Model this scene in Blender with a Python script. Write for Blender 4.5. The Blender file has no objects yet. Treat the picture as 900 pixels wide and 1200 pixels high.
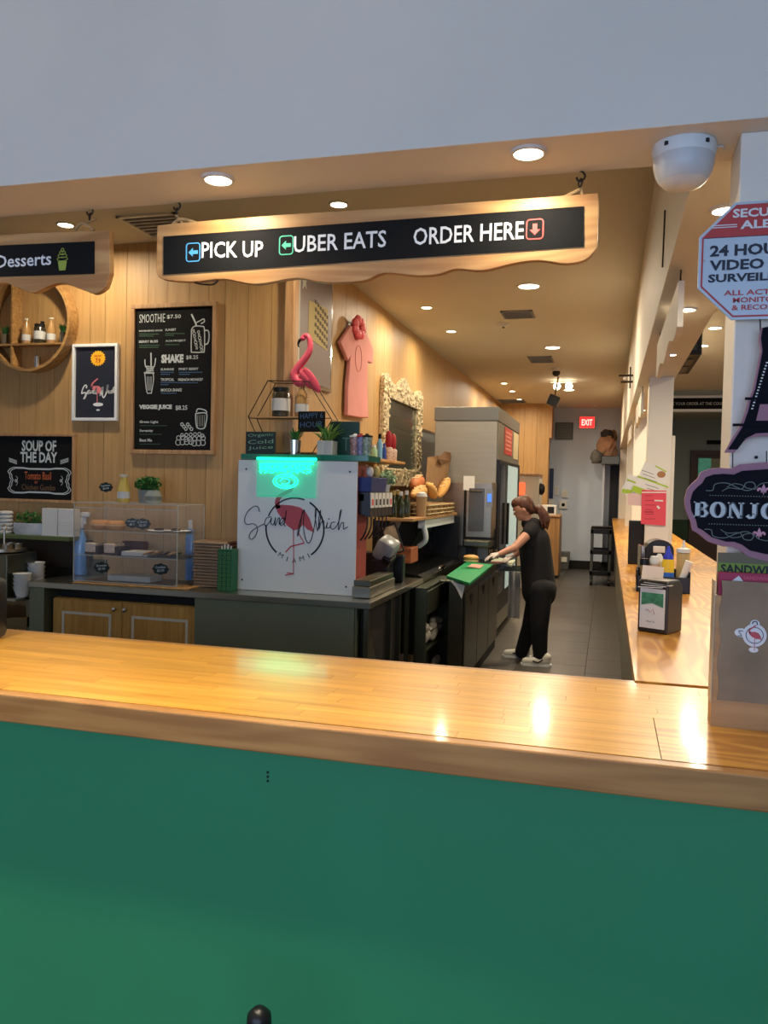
import bpy, bmesh, math, random
from mathutils import Vector, Matrix
random.seed(7)
PI = math.pi
C = bpy.context.scene.collection
S = bpy.context.scene

# ------------------------------------------------------------------ camera
CAM_H = 1.6
FPX = 951.0                                   # focal length in pixels of the 900 x 1200 frame
_yc = Vector((263, -24, FPX)).normalized()    # world +Y (down the kitchen aisle) in image axes
_xc = Vector((3450, 112, -FPX)).normalized()
_xc = (_xc - _yc * _xc.dot(_yc)).normalized()
_zc = -(_yc.cross(_xc))
cd = bpy.data.cameras.new('camera'); cam = bpy.data.objects.new('camera', cd); C.objects.link(cam)
cd.sensor_fit = 'VERTICAL'; cd.sensor_height = 24; cd.lens = FPX / 1200 * 24; cd.clip_start = .05
right = Vector((_xc[0], _yc[0], _zc[0])); down = Vector((_xc[1], _yc[1], _zc[1])); fwd = Vector((_xc[2], _yc[2], _zc[2]))
mw = Matrix.Identity(4)
for i in range(3):
    mw[i][0] = right[i]; mw[i][1] = -down[i]; mw[i][2] = -fwd[i]
mw[2][3] = CAM_H
cam.matrix_world = mw
S.camera = cam

def P(px, py, **k):
    """world point where the photograph's pixel (px,py) meets the plane X=, Y= or Z=."""
    (a, v), = k.items(); i = 'XYZ'.index(a)
    d = right * (px - 450) + down * (py - 600) + fwd * FPX
    o = Vector((0, 0, CAM_H)); t = (v - o[i]) / d[i]
    return o + d * t

# ------------------------------------------------------------------ world, daylight, exposure
S.view_settings.view_transform = 'Standard'; S.view_settings.look = 'None'
S.view_settings.gamma = 1; S.view_settings.use_curve_mapping = False
S.view_settings.exposure = -0.14
w = bpy.data.worlds.new('world'); S.world = w; w.use_nodes = True
w.node_tree.nodes['Background'].inputs[0].default_value = (.55, .72, 1, 1)
w.node_tree.nodes['Background'].inputs[1].default_value = .25

def area(name, loc, rot, sx, sy, power, col, parent=None, disk=False, spread=PI):
    l = bpy.data.lights.new(name, 'AREA'); l.energy = power; l.color = col
    l.shape = 'DISK' if disk else 'RECTANGLE'; l.size = sx
    if not disk: l.size_y = sy
    l.spread = spread
    o = bpy.data.objects.new(name, l); C.objects.link(o); o.location = loc; o.rotation_euler = rot
    return o
# unseen area lights: assumed daylight behind the viewer, added light on the dining side
area('assumed_daylight', (-.5, -3.9, 1.7), (PI / 2, 0, 0), 7.5, 2.4, 228, (.46, .63, 1))  # stands for assumed daylight; no window is built here
area('added_side_light', (5.35, 7.0, 1.9), (0, PI / 2, 0), 2.0, 9, 30, (.9, .95, 1))  # added unseen source; the right wall has no window
WARM = (1, .85, .63)

# ------------------------------------------------------------------ materials
def lin(c):
    return tuple(((v / 255) / 12.92 if v / 255 <= .04045 else ((v / 255 + .055) / 1.055) ** 2.4) for v in c) + (1,)
MATS = {}
def mat(name, c, rough=.5, metal=0, emit=0, alpha=None, trans=0, coat=0, spec=.5, noise=0, nscale=8, bump=0, stretch=(1, 1, 1), ecol=None, ior=1.45, rnd=0):
    if name in MATS: return MATS[name]
    m = bpy.data.materials.new(name); m.use_nodes = True; nt = m.node_tree; b = nt.nodes['Principled BSDF']
    col = lin(c)
    b.inputs['Base Color'].default_value = col; b.inputs['Roughness'].default_value = rough
    b.inputs['Metallic'].default_value = metal; b.inputs['Coat Weight'].default_value = coat
    b.inputs['Coat Roughness'].default_value = .12
    b.inputs['Specular IOR Level'].default_value = spec; b.inputs['IOR'].default_value = ior
    b.inputs['Transmission Weight'].default_value = trans
    if alpha is not None: b.inputs['Alpha'].default_value = alpha
    if emit:
        b.inputs['Emission Color'].default_value = lin(ecol or c); b.inputs['Emission Strength'].default_value = emit
    if noise or bump or rnd:
        tc = nt.nodes.new('ShaderNodeTexCoord'); mp = nt.nodes.new('ShaderNodeMapping'); mp.inputs['Scale'].default_value = stretch
        nz = nt.nodes.new('ShaderNodeTexNoise'); nz.inputs['Scale'].default_value = nscale; nz.inputs['Detail'].default_value = 5
        oi = nt.nodes.new('ShaderNodeObjectInfo')
        ad = nt.nodes.new('ShaderNodeVectorMath'); ad.operation = 'ADD'
        cb = nt.nodes.new('ShaderNodeMath'); cb.operation = 'MULTIPLY'; cb.inputs[1].default_value = 37 if rnd else 0
        nt.links.new(oi.outputs['Random'], cb.inputs[0]); nt.links.new(cb.outputs[0], ad.inputs[1])
        nt.links.new(tc.outputs['Object'], ad.inputs[0]); nt.links.new(ad.outputs[0], mp.inputs[0]); nt.links.new(mp.outputs[0], nz.inputs[0])
        if noise or rnd:
            mr = nt.nodes.new('ShaderNodeMapRange'); mr.inputs['From Min'].default_value = .3; mr.inputs['From Max'].default_value = .7
            mr.inputs['To Min'].default_value = 1 - noise; mr.inputs['To Max'].default_value = 1 + noise * .6
            nt.links.new(nz.outputs['Fac'], mr.inputs['Value'])
            rr = nt.nodes.new('ShaderNodeMapRange'); rr.inputs['To Min'].default_value = 1 - rnd; rr.inputs['To Max'].default_value = 1 + rnd * .5
            nt.links.new(oi.outputs['Random'], rr.inputs['Value'])
            mu = nt.nodes.new('ShaderNodeMath'); mu.operation = 'MULTIPLY'
            nt.links.new(mr.outputs[0], mu.inputs[0]); nt.links.new(rr.outputs[0], mu.inputs[1])
            vm = nt.nodes.new('ShaderNodeVectorMath'); vm.operation = 'SCALE'; vm.inputs[0].default_value = col[:3]
            nt.links.new(mu.outputs[0], vm.inputs['Scale']); nt.links.new(vm.outputs[0], b.inputs['Base Color'])
        if bump:
            bp = nt.nodes.new('ShaderNodeBump'); bp.inputs['Strength'].default_value = bump; bp.inputs['Distance'].default_value = .004
            nt.links.new(nz.outputs['Fac'], bp.inputs['Height']); nt.links.new(bp.outputs[0], b.inputs['Normal'])
    MATS[name] = m
    return m
def wood(name, light, dark, axis='X', scale=1, rough=.4, coat=0, rnd=0, rings=0):
    """grain runs along axis; rings > 0 adds cathedral figure"""
    if name in MATS: return MATS[name]
    m = bpy.data.materials.new(name); m.use_nodes = True; nt = m.node_tree; b = nt.nodes['Principled BSDF']
    tc = nt.nodes.new('ShaderNodeTexCoord'); oi = nt.nodes.new('ShaderNodeObjectInfo')
    sc = nt.nodes.new('ShaderNodeVectorMath'); sc.operation = 'SCALE'; sc.inputs[0].default_value = (13, 7, 5)
    nt.links.new(oi.outputs['Random'], sc.inputs['Scale'])
    ad = nt.nodes.new('ShaderNodeVectorMath'); nt.links.new(tc.outputs['Object'], ad.inputs[0]); nt.links.new(sc.outputs[0], ad.inputs[1])
    mp = nt.nodes.new('ShaderNodeMapping'); s = [30 * scale] * 3; s['XYZ'.index(axis)] = 1.6 * scale
    mp.inputs['Scale'].default_value = s; nt.links.new(ad.outputs[0], mp.inputs[0])
    nz = nt.nodes.new('ShaderNodeTexNoise'); nz.inputs['Scale'].default_value = 1.5; nz.inputs['Detail'].default_value = 7; nz.inputs['Distortion'].default_value = .3
    nt.links.new(mp.outputs[0], nz.inputs[0])
    cr = nt.nodes.new('ShaderNodeValToRGB'); cr.color_ramp.elements[0].position = .32; cr.color_ramp.elements[1].position = .68
    cr.color_ramp.elements[0].color = lin(dark); cr.color_ramp.elements[1].color = lin(light)
    fac = nz.outputs['Fac']
    if rings:
        mp2 = nt.nodes.new('ShaderNodeMapping'); s2 = [4.5] * 3; s2['XYZ'.index(axis)] = .7; mp2.inputs['Scale'].default_value = s2
        nt.links.new(ad.outputs[0], mp2.inputs[0])
        n2 = nt.nodes.new('ShaderNodeTexNoise'); n2.inputs['Scale'].default_value = 1.1; n2.inputs['Detail'].default_value = 1.5
        nt.links.new(mp2.outputs[0], n2.inputs[0])
        ml = nt.nodes.new('ShaderNodeMath'); ml.operation = 'MULTIPLY'; ml.inputs[1].default_value = 90; nt.links.new(n2.outputs['Fac'], ml.inputs[0])
        sn = nt.nodes.new('ShaderNodeMath'); sn.operation = 'SINE'; nt.links.new(ml.outputs[0], sn.inputs[0])
        mr = nt.nodes.new('ShaderNodeMapRange'); mr.inputs['From Min'].default_value = -1; mr.inputs['To Min'].default_value = -rings; mr.inputs['To Max'].default_value = rings * .4
        nt.links.new(sn.outputs[0], mr.inputs['Value'])
        a2 = nt.nodes.new('ShaderNodeMath'); a2.operation = 'ADD'; nt.links.new(fac, a2.inputs[0]); nt.links.new(mr.outputs[0], a2.inputs[1]); fac = a2.outputs[0]
    nt.links.new(fac, cr.inputs[0])
    rr = nt.nodes.new('ShaderNodeMapRange'); rr.inputs['To Min'].default_value = 1 - rnd; rr.inputs['To Max'].default_value = 1 + rnd * .5
    nt.links.new(oi.outputs['Random'], rr.inputs['Value'])
    vm = nt.nodes.new('ShaderNodeVectorMath'); vm.operation = 'SCALE'; nt.links.new(cr.outputs[0], vm.inputs[0]); nt.links.new(rr.outputs[0], vm.inputs['Scale'])
    nt.links.new(vm.outputs[0], b.inputs['Base Color'])
    b.inputs['Roughness'].default_value = rough; b.inputs['Coat Weight'].default_value = coat; b.inputs['Coat Roughness'].default_value = .1
    MATS[name] = m
    return m

paint = mat('white_paint', (224, 218, 204), .6, noise=.03, nscale=3)
ceilm = mat('ceiling_paint', (206, 198, 178), .7, noise=.02, nscale=2)
backm = mat('pale_blue_grey_paint', (200, 212, 228), .6, noise=.03, nscale=3)
dinm = mat('dim_grey_green_paint', (150, 156, 146), .7)
greenm = mat('green_panel_paint', (50, 140, 92), .55, noise=.05, nscale=2.5)
wallwood = wood('wall_oak', (192, 153, 98), (176, 137, 84), 'Z', 1, .5, rnd=.07)
stavem = wood('butcher_block', (228, 172, 72), (202, 142, 50), 'X', 1, .3, coat=.28, rnd=.14)
pinem = wood('pine_top', (226, 170, 74), (188, 126, 48), 'Y', .6, .32, coat=.2, rings=.26)
pinex = wood('pine_top_cross', (224, 166, 70), (188, 124, 48), 'X', .6, .32, coat=.2, rings=.26)
edgem = wood('pine_edge', (188, 138, 78), (160, 110, 58), 'X', .8, .35, coat=.2, rings=.1)
signwood = wood('sign_pine', (200, 158, 100), (166, 118, 66), 'X', .5, .45, rings=.12)
frameoak = wood('frame_oak', (190, 150, 104), (160, 118, 76), 'Z', 1.5, .5)
doorwood = wood('cabinet_wood', (214, 164, 82), (190, 138, 60), 'Z', .8, .4, rings=.1)
roundwood = wood('round_shelf_wood', (190, 148, 90), (150, 108, 60), 'X', 1, .5)
board = mat('chalkboard', (19, 20, 21), .8, spec=.2)
board2 = mat('green_black_board', (20, 38, 36), .5)
white = mat('white_print', (225, 228, 228), .6)
offw = mat('white_plastic', (215, 215, 210), .4)
chalk = mat('chalk', (200, 208, 205), .8)
bluep = mat('blue_print', (80, 165, 225), .6)
mintp = mat('mint_print', (80, 200, 160), .6)
redp = mat('red_print', (225, 80, 75), .6)
bluechalk = mat('blue_chalk', (62, 92, 128), .8)
greench = mat('green_chalk', (60, 90, 68), .8)
orangech = mat('orange_chalk', (205, 105, 60), .8)
yelgreen = mat('cupcake_green', (150, 170, 70), .7)
steel = mat('brushed_steel', (176, 164, 142), .3, 1, noise=.06, nscale=4, stretch=(1, 1, 30))
steeltop = mat('steel_top', (172, 170, 158), .28, 1, noise=.08, nscale=5)
steeld = mat('dark_steel', (112, 112, 96), .35, 1, noise=.08, nscale=4)
fridgem = mat('fridge_steel', (160, 156, 142), .42, .6, noise=.06, nscale=3, stretch=(1, 1, 12))
chrome = mat('chrome', (200, 200, 200), .12, 1)
black = mat('black_plastic', (22, 22, 23), .35)
blackm = mat('matte_black', (18, 18, 19), .7)
iron = mat('dark_iron', (60, 50, 42), .5, .7)
rope = mat('jute_rope', (176, 146, 100), .9, noise=.3, nscale=60)
grout = mat('grout', (70, 68, 64), .9)
tilem = mat('floor_tile', (80, 75, 68), .38, noise=.12, nscale=5, rnd=.1)
glass = mat('clear_acrylic', (240, 245, 245), .05, alpha=.045, spec=.8)
glassg = mat('tinted_glass', (60, 110, 100), .08, alpha=.55, spec=.8)
mirrorm = mat('mirror_glass', (120, 128, 118), .12, .75)
whitemetal = mat('white_metal', (214, 222, 222), .35)
pink = mat('flamingo_pink', (226, 86, 108), .45)
pinkl = mat('logo_pink', (190, 84, 92), .6)
inkb = mat('black_ink', (24, 26, 30), .6)
neon = mat('led_green', (30, 255, 205), .4, emit=4, ecol=(20, 255, 195))
neons = mat('led_green_soft', (110, 225, 200), .3, emit=.32, ecol=(10, 225, 165), alpha=.3)
kraft = mat('kraft_paper', (168, 132, 92), .85, noise=.12, nscale=18)
kraftl = mat('light_kraft', (176, 142, 100), .85, noise=.08, nscale=25)
leaf = mat('leaf_green', (58, 118, 52), .55, noise=.3, nscale=30)
leafl = mat('light_leaf', (112, 150, 70), .55, noise=.2, nscale=30)
skin = mat('skin', (196, 140, 112), .5)
hairm = mat('brown_hair', (88, 50, 32), .5, noise=.4, nscale=60, stretch=(1, 1, .2))
cloth = mat('black_cloth', (20, 20, 23), .85, noise=.15, nscale=20)
glovem = mat('clear_glove', (205, 190, 180), .4)
lightm = mat('lamp_lens', (255, 248, 235), .4, emit=18, ecol=(255, 236, 205))
ringm = mat('lamp_ring', (210, 205, 195), .4)
papm = mat('paper', (226, 224, 216), .7)
tealm = mat('teal_glass_shelf', (20, 120, 100), .1, alpha=.85, spec=.8)

# ------------------------------------------------------------------ mesh builder
WM = {}                                       # world matrix of each parent
class MB:
    def __init__(s): s.v = []; s.f = []
    def add(s, vs, fs, m=None):
        n = len(s.v)
        s.v += [(m @ Vector(p)) if m is not None else Vector(p) for p in vs]
        s.f += [tuple(i + n for i in f) for f in fs]
        return s
    def box(s, x0, x1, y0, y1, z0, z1, m=None):
        return s.add([(x0, y0, z0), (x1, y0, z0), (x1, y1, z0), (x0, y1, z0), (x0, y0, z1), (x1, y0, z1), (x1, y1, z1), (x0, y1, z1)],
                     [(0, 3, 2, 1), (4, 5, 6, 7), (0, 1, 5, 4), (1, 2, 6, 5), (2, 3, 7, 6), (3, 0, 4, 7)], m)
    def lathe(s, c, prof, seg=20, m=None, caps=True, ax='Z'):
        vs = []
        for r, h in prof:
            for i in range(seg):
                a = 2 * PI * i / seg; x, y = r * math.cos(a), r * math.sin(a)
                p = {'Z': (x, y, h), 'Y': (x, h, -y), 'X': (h, x, y)}[ax]
                vs.append((c[0] + p[0], c[1] + p[1], c[2] + p[2]))
        fs = []
        for j in range(len(prof) - 1):
            for i in range(seg):
                k = (i + 1) % seg
                fs.append((j * seg + i, j * seg + k, (j + 1) * seg + k, (j + 1) * seg + i))
        if caps:
            fs.append(tuple(reversed(range(seg)))); fs.append(tuple((len(prof) - 1) * seg + i for i in range(seg)))
        return s.add(vs, fs, m)
    def cyl(s, c, r, h, seg=20, ax='Z', m=None): return s.lathe(c, [(r, 0), (r, h)], seg, m, ax=ax)
    def ball(s, c, r, seg=14, m=None):
        if not hasattr(r, '__len__'): r = (r, r, r)
        vs = []; fs = []; rings = max(5, seg // 2)
        for j in range(1, rings):
            t = PI * j / rings
            for i in range(seg):
                a = 2 * PI * i / seg
                vs.append((c[0] + r[0] * math.sin(t) * math.cos(a), c[1] + r[1] * math.sin(t) * math.sin(a), c[2] - r[2] * math.cos(t)))
        for j in range(rings - 2):
            for i in range(seg):
                k = (i + 1) % seg; fs.append((j * seg + i, j * seg + k, (j + 1) * seg + k, (j + 1) * seg + i))
        vs += [(c[0], c[1], c[2] - r[2]), (c[0], c[1], c[2] + r[2])]
        b = len(vs) - 2; t = (rings - 2) * seg
        for i in range(seg):
            k = (i + 1) % seg; fs.append((b, k, i)); fs.append((b + 1, t + i, t + k))
        return s.add(vs, fs, m)
    def tube(s, pts, r, seg=8, m=None):
        pts = [Vector(p) for p in pts]; n = len(pts); rr = r if hasattr(r, '__len__') else [r] * n
        vs = []; fs = []; up = None
        for i, p in enumerate(pts):
            t = (pts[min(i + 1, n - 1)] - pts[max(i - 1, 0)]).normalized()
            if up is None:
                up = Vector((0, 0, 1)) if abs(t.z) < .9 else Vector((1, 0, 0))
            a = t.cross(up).normalized(); b = a.cross(t).normalized(); up = b
            for k in range(seg):
                q = 2 * PI * k / seg; vs.append(p + (a * math.cos(q) + b * math.sin(q)) * rr[i])
        for i in range(n - 1):
            for k in range(seg):
                j = (k + 1) % seg; fs.append((i * seg + k, (i + 1) * seg + k, (i + 1) * seg + j, i * seg + j))
        fs.append(tuple(range(seg))); fs.append(tuple(reversed([(n - 1) * seg + k for k in range(seg)])))
        return s.add(vs, fs, m)
    def prism(s, poly, y0, y1, m=None):
        """polygon in X-Z, extruded from y0 to y1"""
        n = len(poly)
        vs = [(x, y0, z) for x, z in poly] + [(x, y1, z) for x, z in poly]
        fs = [tuple(range(n)), tuple(reversed(range(n, 2 * n)))]
        fs += [(i, i + n, (i + 1) % n + n, (i + 1) % n) for i in range(n)]
        return s.add(vs, fs, m)
    def stroke(s, pts, wd, y, th=.0012, m=None):
        """flat painted line in X-Z, standing th proud of y towards -Y"""
        pts = [Vector((p[0], p[1])) for p in pts]; n = len(pts); L = []; R = []
        ww = wd if hasattr(wd, '__len__') else [wd] * n
        for i in range(n):
            t = pts[min(i + 1, n - 1)] - pts[max(i - 1, 0)]
            if t.length < 1e-9: t = Vector((1, 0))
            t.normalize(); nn = Vector((-t.y, t.x)) * ww[i] / 2
            L.append(pts[i] + nn); R.append(pts[i] - nn)
        vs = [(p.x, y - th, p.y) for p in L] + [(p.x, y - th, p.y) for p in R] + [(p.x, y, p.y) for p in L] + [(p.x, y, p.y) for p in R]
        fs = []
        for i in range(n - 1):
            fs += [(i, n + i, n + i + 1, i + 1), (2 * n + i, i, i + 1, 2 * n + i + 1), (n + i, 3 * n + i, 3 * n + i + 1, n + i + 1)]
        return s.add(vs, fs, m)
    def build(s, name, material, parent=None, bev=0, smooth=False, local=False, sub=0):
        me = bpy.data.meshes.new(name)
        vs = s.v; org = None
        if parent is not None:
            if not local:
                inv = WM[parent.name].inverted(); vs = [inv @ p for p in vs]
        else:
            xs = [p.x for p in vs]; ys = [p.y for p in vs]; zs = [p.z for p in vs]
            org = Vector(((min(xs) + max(xs)) / 2, (min(ys) + max(ys)) / 2, min(zs))); vs = [p - org for p in vs]
        me.from_pydata([tuple(p) for p in vs], [], s.f)
        if bev:
            bm = bmesh.new(); bm.from_mesh(me)
            bmesh.ops.recalc_face_normals(bm, faces=bm.faces)
            es = [e for e in bm.edges if len(e.link_faces) == 2 and e.calc_face_angle(0) > .6]
            bmesh.ops.bevel(bm, geom=es, offset=bev, segments=2, affect='EDGES', profile=.5, clamp_overlap=True)
            bm.to_mesh(me); bm.free()
        if smooth:
            me.polygons.foreach_set('use_smooth', [True] * len(me.polygons)); me.set_sharp_from_angle(angle=.7)
        me.materials.append(material)
        o = bpy.data.objects.new(name, me); C.objects.link(o)
        if parent is not None: o.parent = parent; WM[o.name] = WM[parent.name]
        else: o.location = org; WM[o.name] = Matrix.Translation(org)
        return o
def bx(name, material, parent, x0, x1, y0, y1, z0, z1, bev=0):
    return MB().box(x0, x1, y0, y1, z0, z1).build(name, material, parent, bev)
def thing(name, label, cat, loc=(0, 0, 0), rotz=0, group=None, parent=None):
    o = bpy.data.objects.new(name, None); C.objects.link(o); o.empty_display_size = .05
    o.location = loc; o.rotation_euler = (0, 0, rotz); o['label'] = label; o['category'] = cat
    if group: o['group'] = group
    WM[o.name] = Matrix.Translation(Vector(loc)) @ Matrix.Rotation(rotz, 4, 'Z')
    return o
def tag(o, label, cat, group=None):
    o['label'] = label; o['category'] = cat
    if group: o['group'] = group
    return o
def struct(o): o['kind'] = 'structure'; return o
def copy_tree(o, loc, rotz=None, label=None, group=None):
    r = o.copy(); C.objects.link(r); r.location = loc
    if rotz is not None: r.rotation_euler = (0, 0, rotz)
    if label: r['label'] = label
    if group: r['group'] = group
    for ch in list(o.children):
        c = ch.copy(); C.objects.link(c); c.parent = r
        for g in list(ch.children):
            d = g.copy(); C.objects.link(d); d.parent = c
    WM[r.name] = Matrix.Translation(Vector(loc)) @ Matrix.Rotation(r.rotation_euler[2], 4, 'Z')
    return r
def text(s, x0, x1, z0, z1, y, material, parent, name='lettering', bold=0, th=.001, shear=0, slope=0, local=False, mtx=None, keep=False):
    """mesh lettering filling x0..x1 by z0..z1 on plane y, facing -Y"""
    cu = bpy.data.curves.new('t', 'FONT'); cu.body = s; cu.size = 1; cu.offset = bold; cu.shear = shear; cu.resolution_u = 2
    to = bpy.data.objects.new('t', cu); C.objects.link(to)
    dg = bpy.context.evaluated_depsgraph_get(); me = bpy.data.meshes.new_from_object(to.evaluated_get(dg))
    bpy.data.objects.remove(to); bpy.data.curves.remove(cu)
    b = MB(); xs = [v.co.x for v in me.vertices]; ys = [v.co.y for v in me.vertices]
    if not xs: return None
    ax, bxx, ay, by = min(xs), max(xs), min(ys), max(ys)
    vs = []
    for v in me.vertices:
        u = (v.co.x - ax) / (bxx - ax); t = (v.co.y - ay) / (by - ay)
        x = x0 + u * (x1 - x0); vs.append((x, y - th, z0 + t * (z1 - z0) + slope * (x - x0)))
    b.add(vs, [tuple(p.vertices) for p in me.polygons], mtx)
    bpy.data.meshes.remove(me)
    return b.build(name, material, parent, local=local)
def circ(cx, cz, rx, rz=None, n=24, a0=0, a1=2 * PI):
    rz = rz or rx
    return [(cx + rx * math.cos(a0 + (a1 - a0) * i / n), cz + rz * math.sin(a0 + (a1 - a0) * i / n)) for i in range(n + (0 if abs(a1 - a0 - 2 * PI) < 1e-6 else 1))]
def loop(pts): return list(pts) + [pts[0]]
def smooth_pts(pts, n=6):
    out = []
    pts = [Vector(p) for p in pts]
    for i in range(len(pts) - 1):
        p0 = pts[max(i - 1, 0)]; p1 = pts[i]; p2 = pts[i + 1]; p3 = pts[min(i + 2, len(pts) - 1)]
        for k in range(n):
            t = k / n
            out.append(tuple(.5 * ((2 * p1) + (p2 - p0) * t + (2 * p0 - 5 * p1 + 4 * p2 - p3) * t * t + (3 * p1 - p0 - 3 * p2 + p3) * t ** 3)))
    out.append(tuple(pts[-1]))
    return out
def rrect(x0, x1, z0, z1, r, n=4):
    out = []
    for cx, cz, a in ((x1 - r, z1 - r, 0), (x0 + r, z1 - r, PI / 2), (x0 + r, z0 + r, PI), (x1 - r, z0 + r, 3 * PI / 2)):
        out += [(cx + r * math.cos(a + PI / 2 * i / n), cz + r * math.sin(a + PI / 2 * i / n)) for i in range(n + 1)]
    return out
def scribble(mb, x0, x1, z0, z1, rows, wd, y, amp=.5, seed=1):
    rg = random.Random(seed); h = (z1 - z0) / rows
    for r in range(rows):
        zc = z1 - h * (r + .5); x = x0; pts = []
        xe = x1 - rg.random() * .25 * (x1 - x0)
        while x < xe:
            pts.append((x, zc + (rg.random() - .5) * h * amp)); x += h * .22 + rg.random() * h * .2
            if rg.random() < .16 and len(pts) > 2: mb.stroke(pts, wd, y); pts = []; x += h * .3
        if len(pts) > 1: mb.stroke(pts, wd, y)
    return mb
#@@
CEIL = 3.29; CT = 1.07; SOF = 2.437
# ------------------------------------------------------------------ room shell
struct(bx('floor', grout, None, -5.4, 5.6, -4.2, 21.2, -.1, -.008))
fl = bpy.data.objects['floor']
tm = MB().box(-.298, .298, -.298, .298, -.008, 0).build('tile', tilem, fl, .002, local=True)
tm.location = (0, 0, 0)
TS = .6; k = 0
for i in range(-4, 1):
    for j in range(0, 25):
        x = -.15 + (i + .5) * TS; y = 2.5 + (j + .5) * TS + (.3 if i % 2 else 0)
        if x > .3 or y > 17.0: continue
        o = tm if k == 0 else tm.copy()
        if k: C.objects.link(o); o.parent = fl
        o.location = Vector((x, y, 0)) - fl.location; k += 1
struct(bx('ceiling', ceilm, None, -5.4, 5.6, -4.2, 21.2, CEIL, CEIL + .1))
wm = struct(bx('wall_menu', wallwood, None, -5.4, -2.12, 5.165, 5.3, 0, CEIL))
rg = random.Random(3)
x = -2.12
pk = None
while x > -5.2:                                   # tongue-and-groove boards behind the menu
    w_ = rg.choice([.125, .15, .175])
    MB().box(x - w_ + .0015, x - .0015, 5.15, 5.165, 0, CEIL).build('plank', wallwood, wm)
    x -= w_
lw = struct(bx('wall_left', wallwood, None, -2.27, -2.135, 5.3, 17.2, 0, CEIL))
y = 5.16
while y < 17:
    w_ = .6 if y > 8 else .3
    MB().box(-2.135, -2.12, y + .0015, min(17.1, y + w_ - .0015), 0, CEIL).build('plank', wallwood, lw)
    y += w_
struct(MB().box(-2.125, -2.05, 5.08, 5.16, .9, CEIL).build('trim_1', frameoak, bev=.01)) # corner post
struct(bx('wall_back', backm, None, -2.27, .5, 17.1, 17.3, 0, CEIL))
struct(bx('baseboard_back', blackm, None, -1.16, .44, 17.06, 17.1, 0, .17, .005))
struct(bx('wall_far_dining', dinm, None, .44, 5.6, 19.6, 19.75, 0, CEIL))
struct(bx('wall_right', paint, None, 5.5, 5.6, -4.2, 20, 0, CEIL))
struct(bx('wall_front', paint, None, -5.4, 5.6, -4.2, -4.1, 0, CEIL))
struct(bx('wall_street_left', paint, None, -5.5, -5.4, -4.2, 5.3, 0, CEIL))
struct(bx('wall_dining_partition', dinm, None, .44, .52, 17.1, 19.6, 0, CEIL))
# bulkhead over the front counter and soffit beam above the side counter
struct(bx('wall_bulkhead', paint, None, -5.4, 5.5, 1.98, 2.215, SOF, CEIL, .002))
struct(bx('wall_beam', paint, None, .19, .445, 2.216, 17.1, SOF, CEIL, .002))
struct(bx('wall_dining_header', dinm, None, .445, 5.5, 14.2, 14.35, 2.93, CEIL))
def pillar(n, x0, x1, y0, y1, zt=SOF):
    o = struct(bx('pillar', paint, None, x0, x1, y0, y1, CT, zt, .004)); return o
pillar(0, .27, .44, 2.05, 2.21)
pillar(1, .262, .43, 6.2, 6.4)
pillar(2, .262, .43, 9.6, 9.8)
pillar(3, .262, .43, 13.0, 13.2)
pillar(4, .2, .43, 16.6, 17.09)
struct(MB().box(.435, .46, 6.3, 6.36, CT, 2.02).build('trim_2', paint, bev=.003))
# dining room far door with a window onto greenery
dbr = mat('dark_brown_wood', (74, 50, 34), .5)
d = struct(MB().box(1.77, 1.85, 19.45, 19.6, 0, 2.57).box(2.75, 2.83, 19.45, 19.6, 0, 2.57).box(1.85, 2.75, 19.45, 19.6, 2.47, 2.57).build('door_1', dbr))
bx('door_leaf', dbr, d, 1.85, 2.75, 19.5, 19.58, 0, 1.1)
MB().box(1.85, 1.93, 19.5, 19.58, 1.1, 2.47).box(2.67, 2.75, 19.5, 19.58, 1.1, 2.47).box(1.93, 2.67, 19.5, 19.58, 2.4, 2.47).build('door_frame', dbr, d)
bx('pane', mat('lit_window', (60, 105, 85), .1, emit=.35, ecol=(90, 165, 135), noise=1, nscale=9), d, 1.93, 2.2, 19.53, 19.55, 1.1, 2.4)
bx('curtain', mat('pale_curtain', (150, 150, 120), .7), d, 2.2, 2.67, 19.53, 19.55, 1.1, 2.4)
struct(bx('trim_3', mat('deep_green_paint', (42, 66, 34), .6), None, .53, 5.5, 19.56, 19.6, 0, 1.0))
t = thing('ceiling_sign', 'long black banner with white border telling guests to order at the counter', 'sign', (1.6, 14.19, 2.93))
bx('panel', board, t, .46, 4.2, 14.17, 14.2, 2.98, 3.16)
MB().box(.46, 4.2, 14.165, 14.2, 2.94, 2.98).box(.46, 4.2, 14.165, 14.2, 3.16, 3.2).build('border', white, t)
text('PLACE YOUR ORDER AT THE COUNTER', .84, 1.86, 3.045, 3.092, 14.169, chalk, t)
tag(bx('wall_plate', board, None, 2.1, 2.6, 19.5, 19.6, 2.72, 2.8), 'small black plaque on the wall above the far dining door', 'sign')

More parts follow.
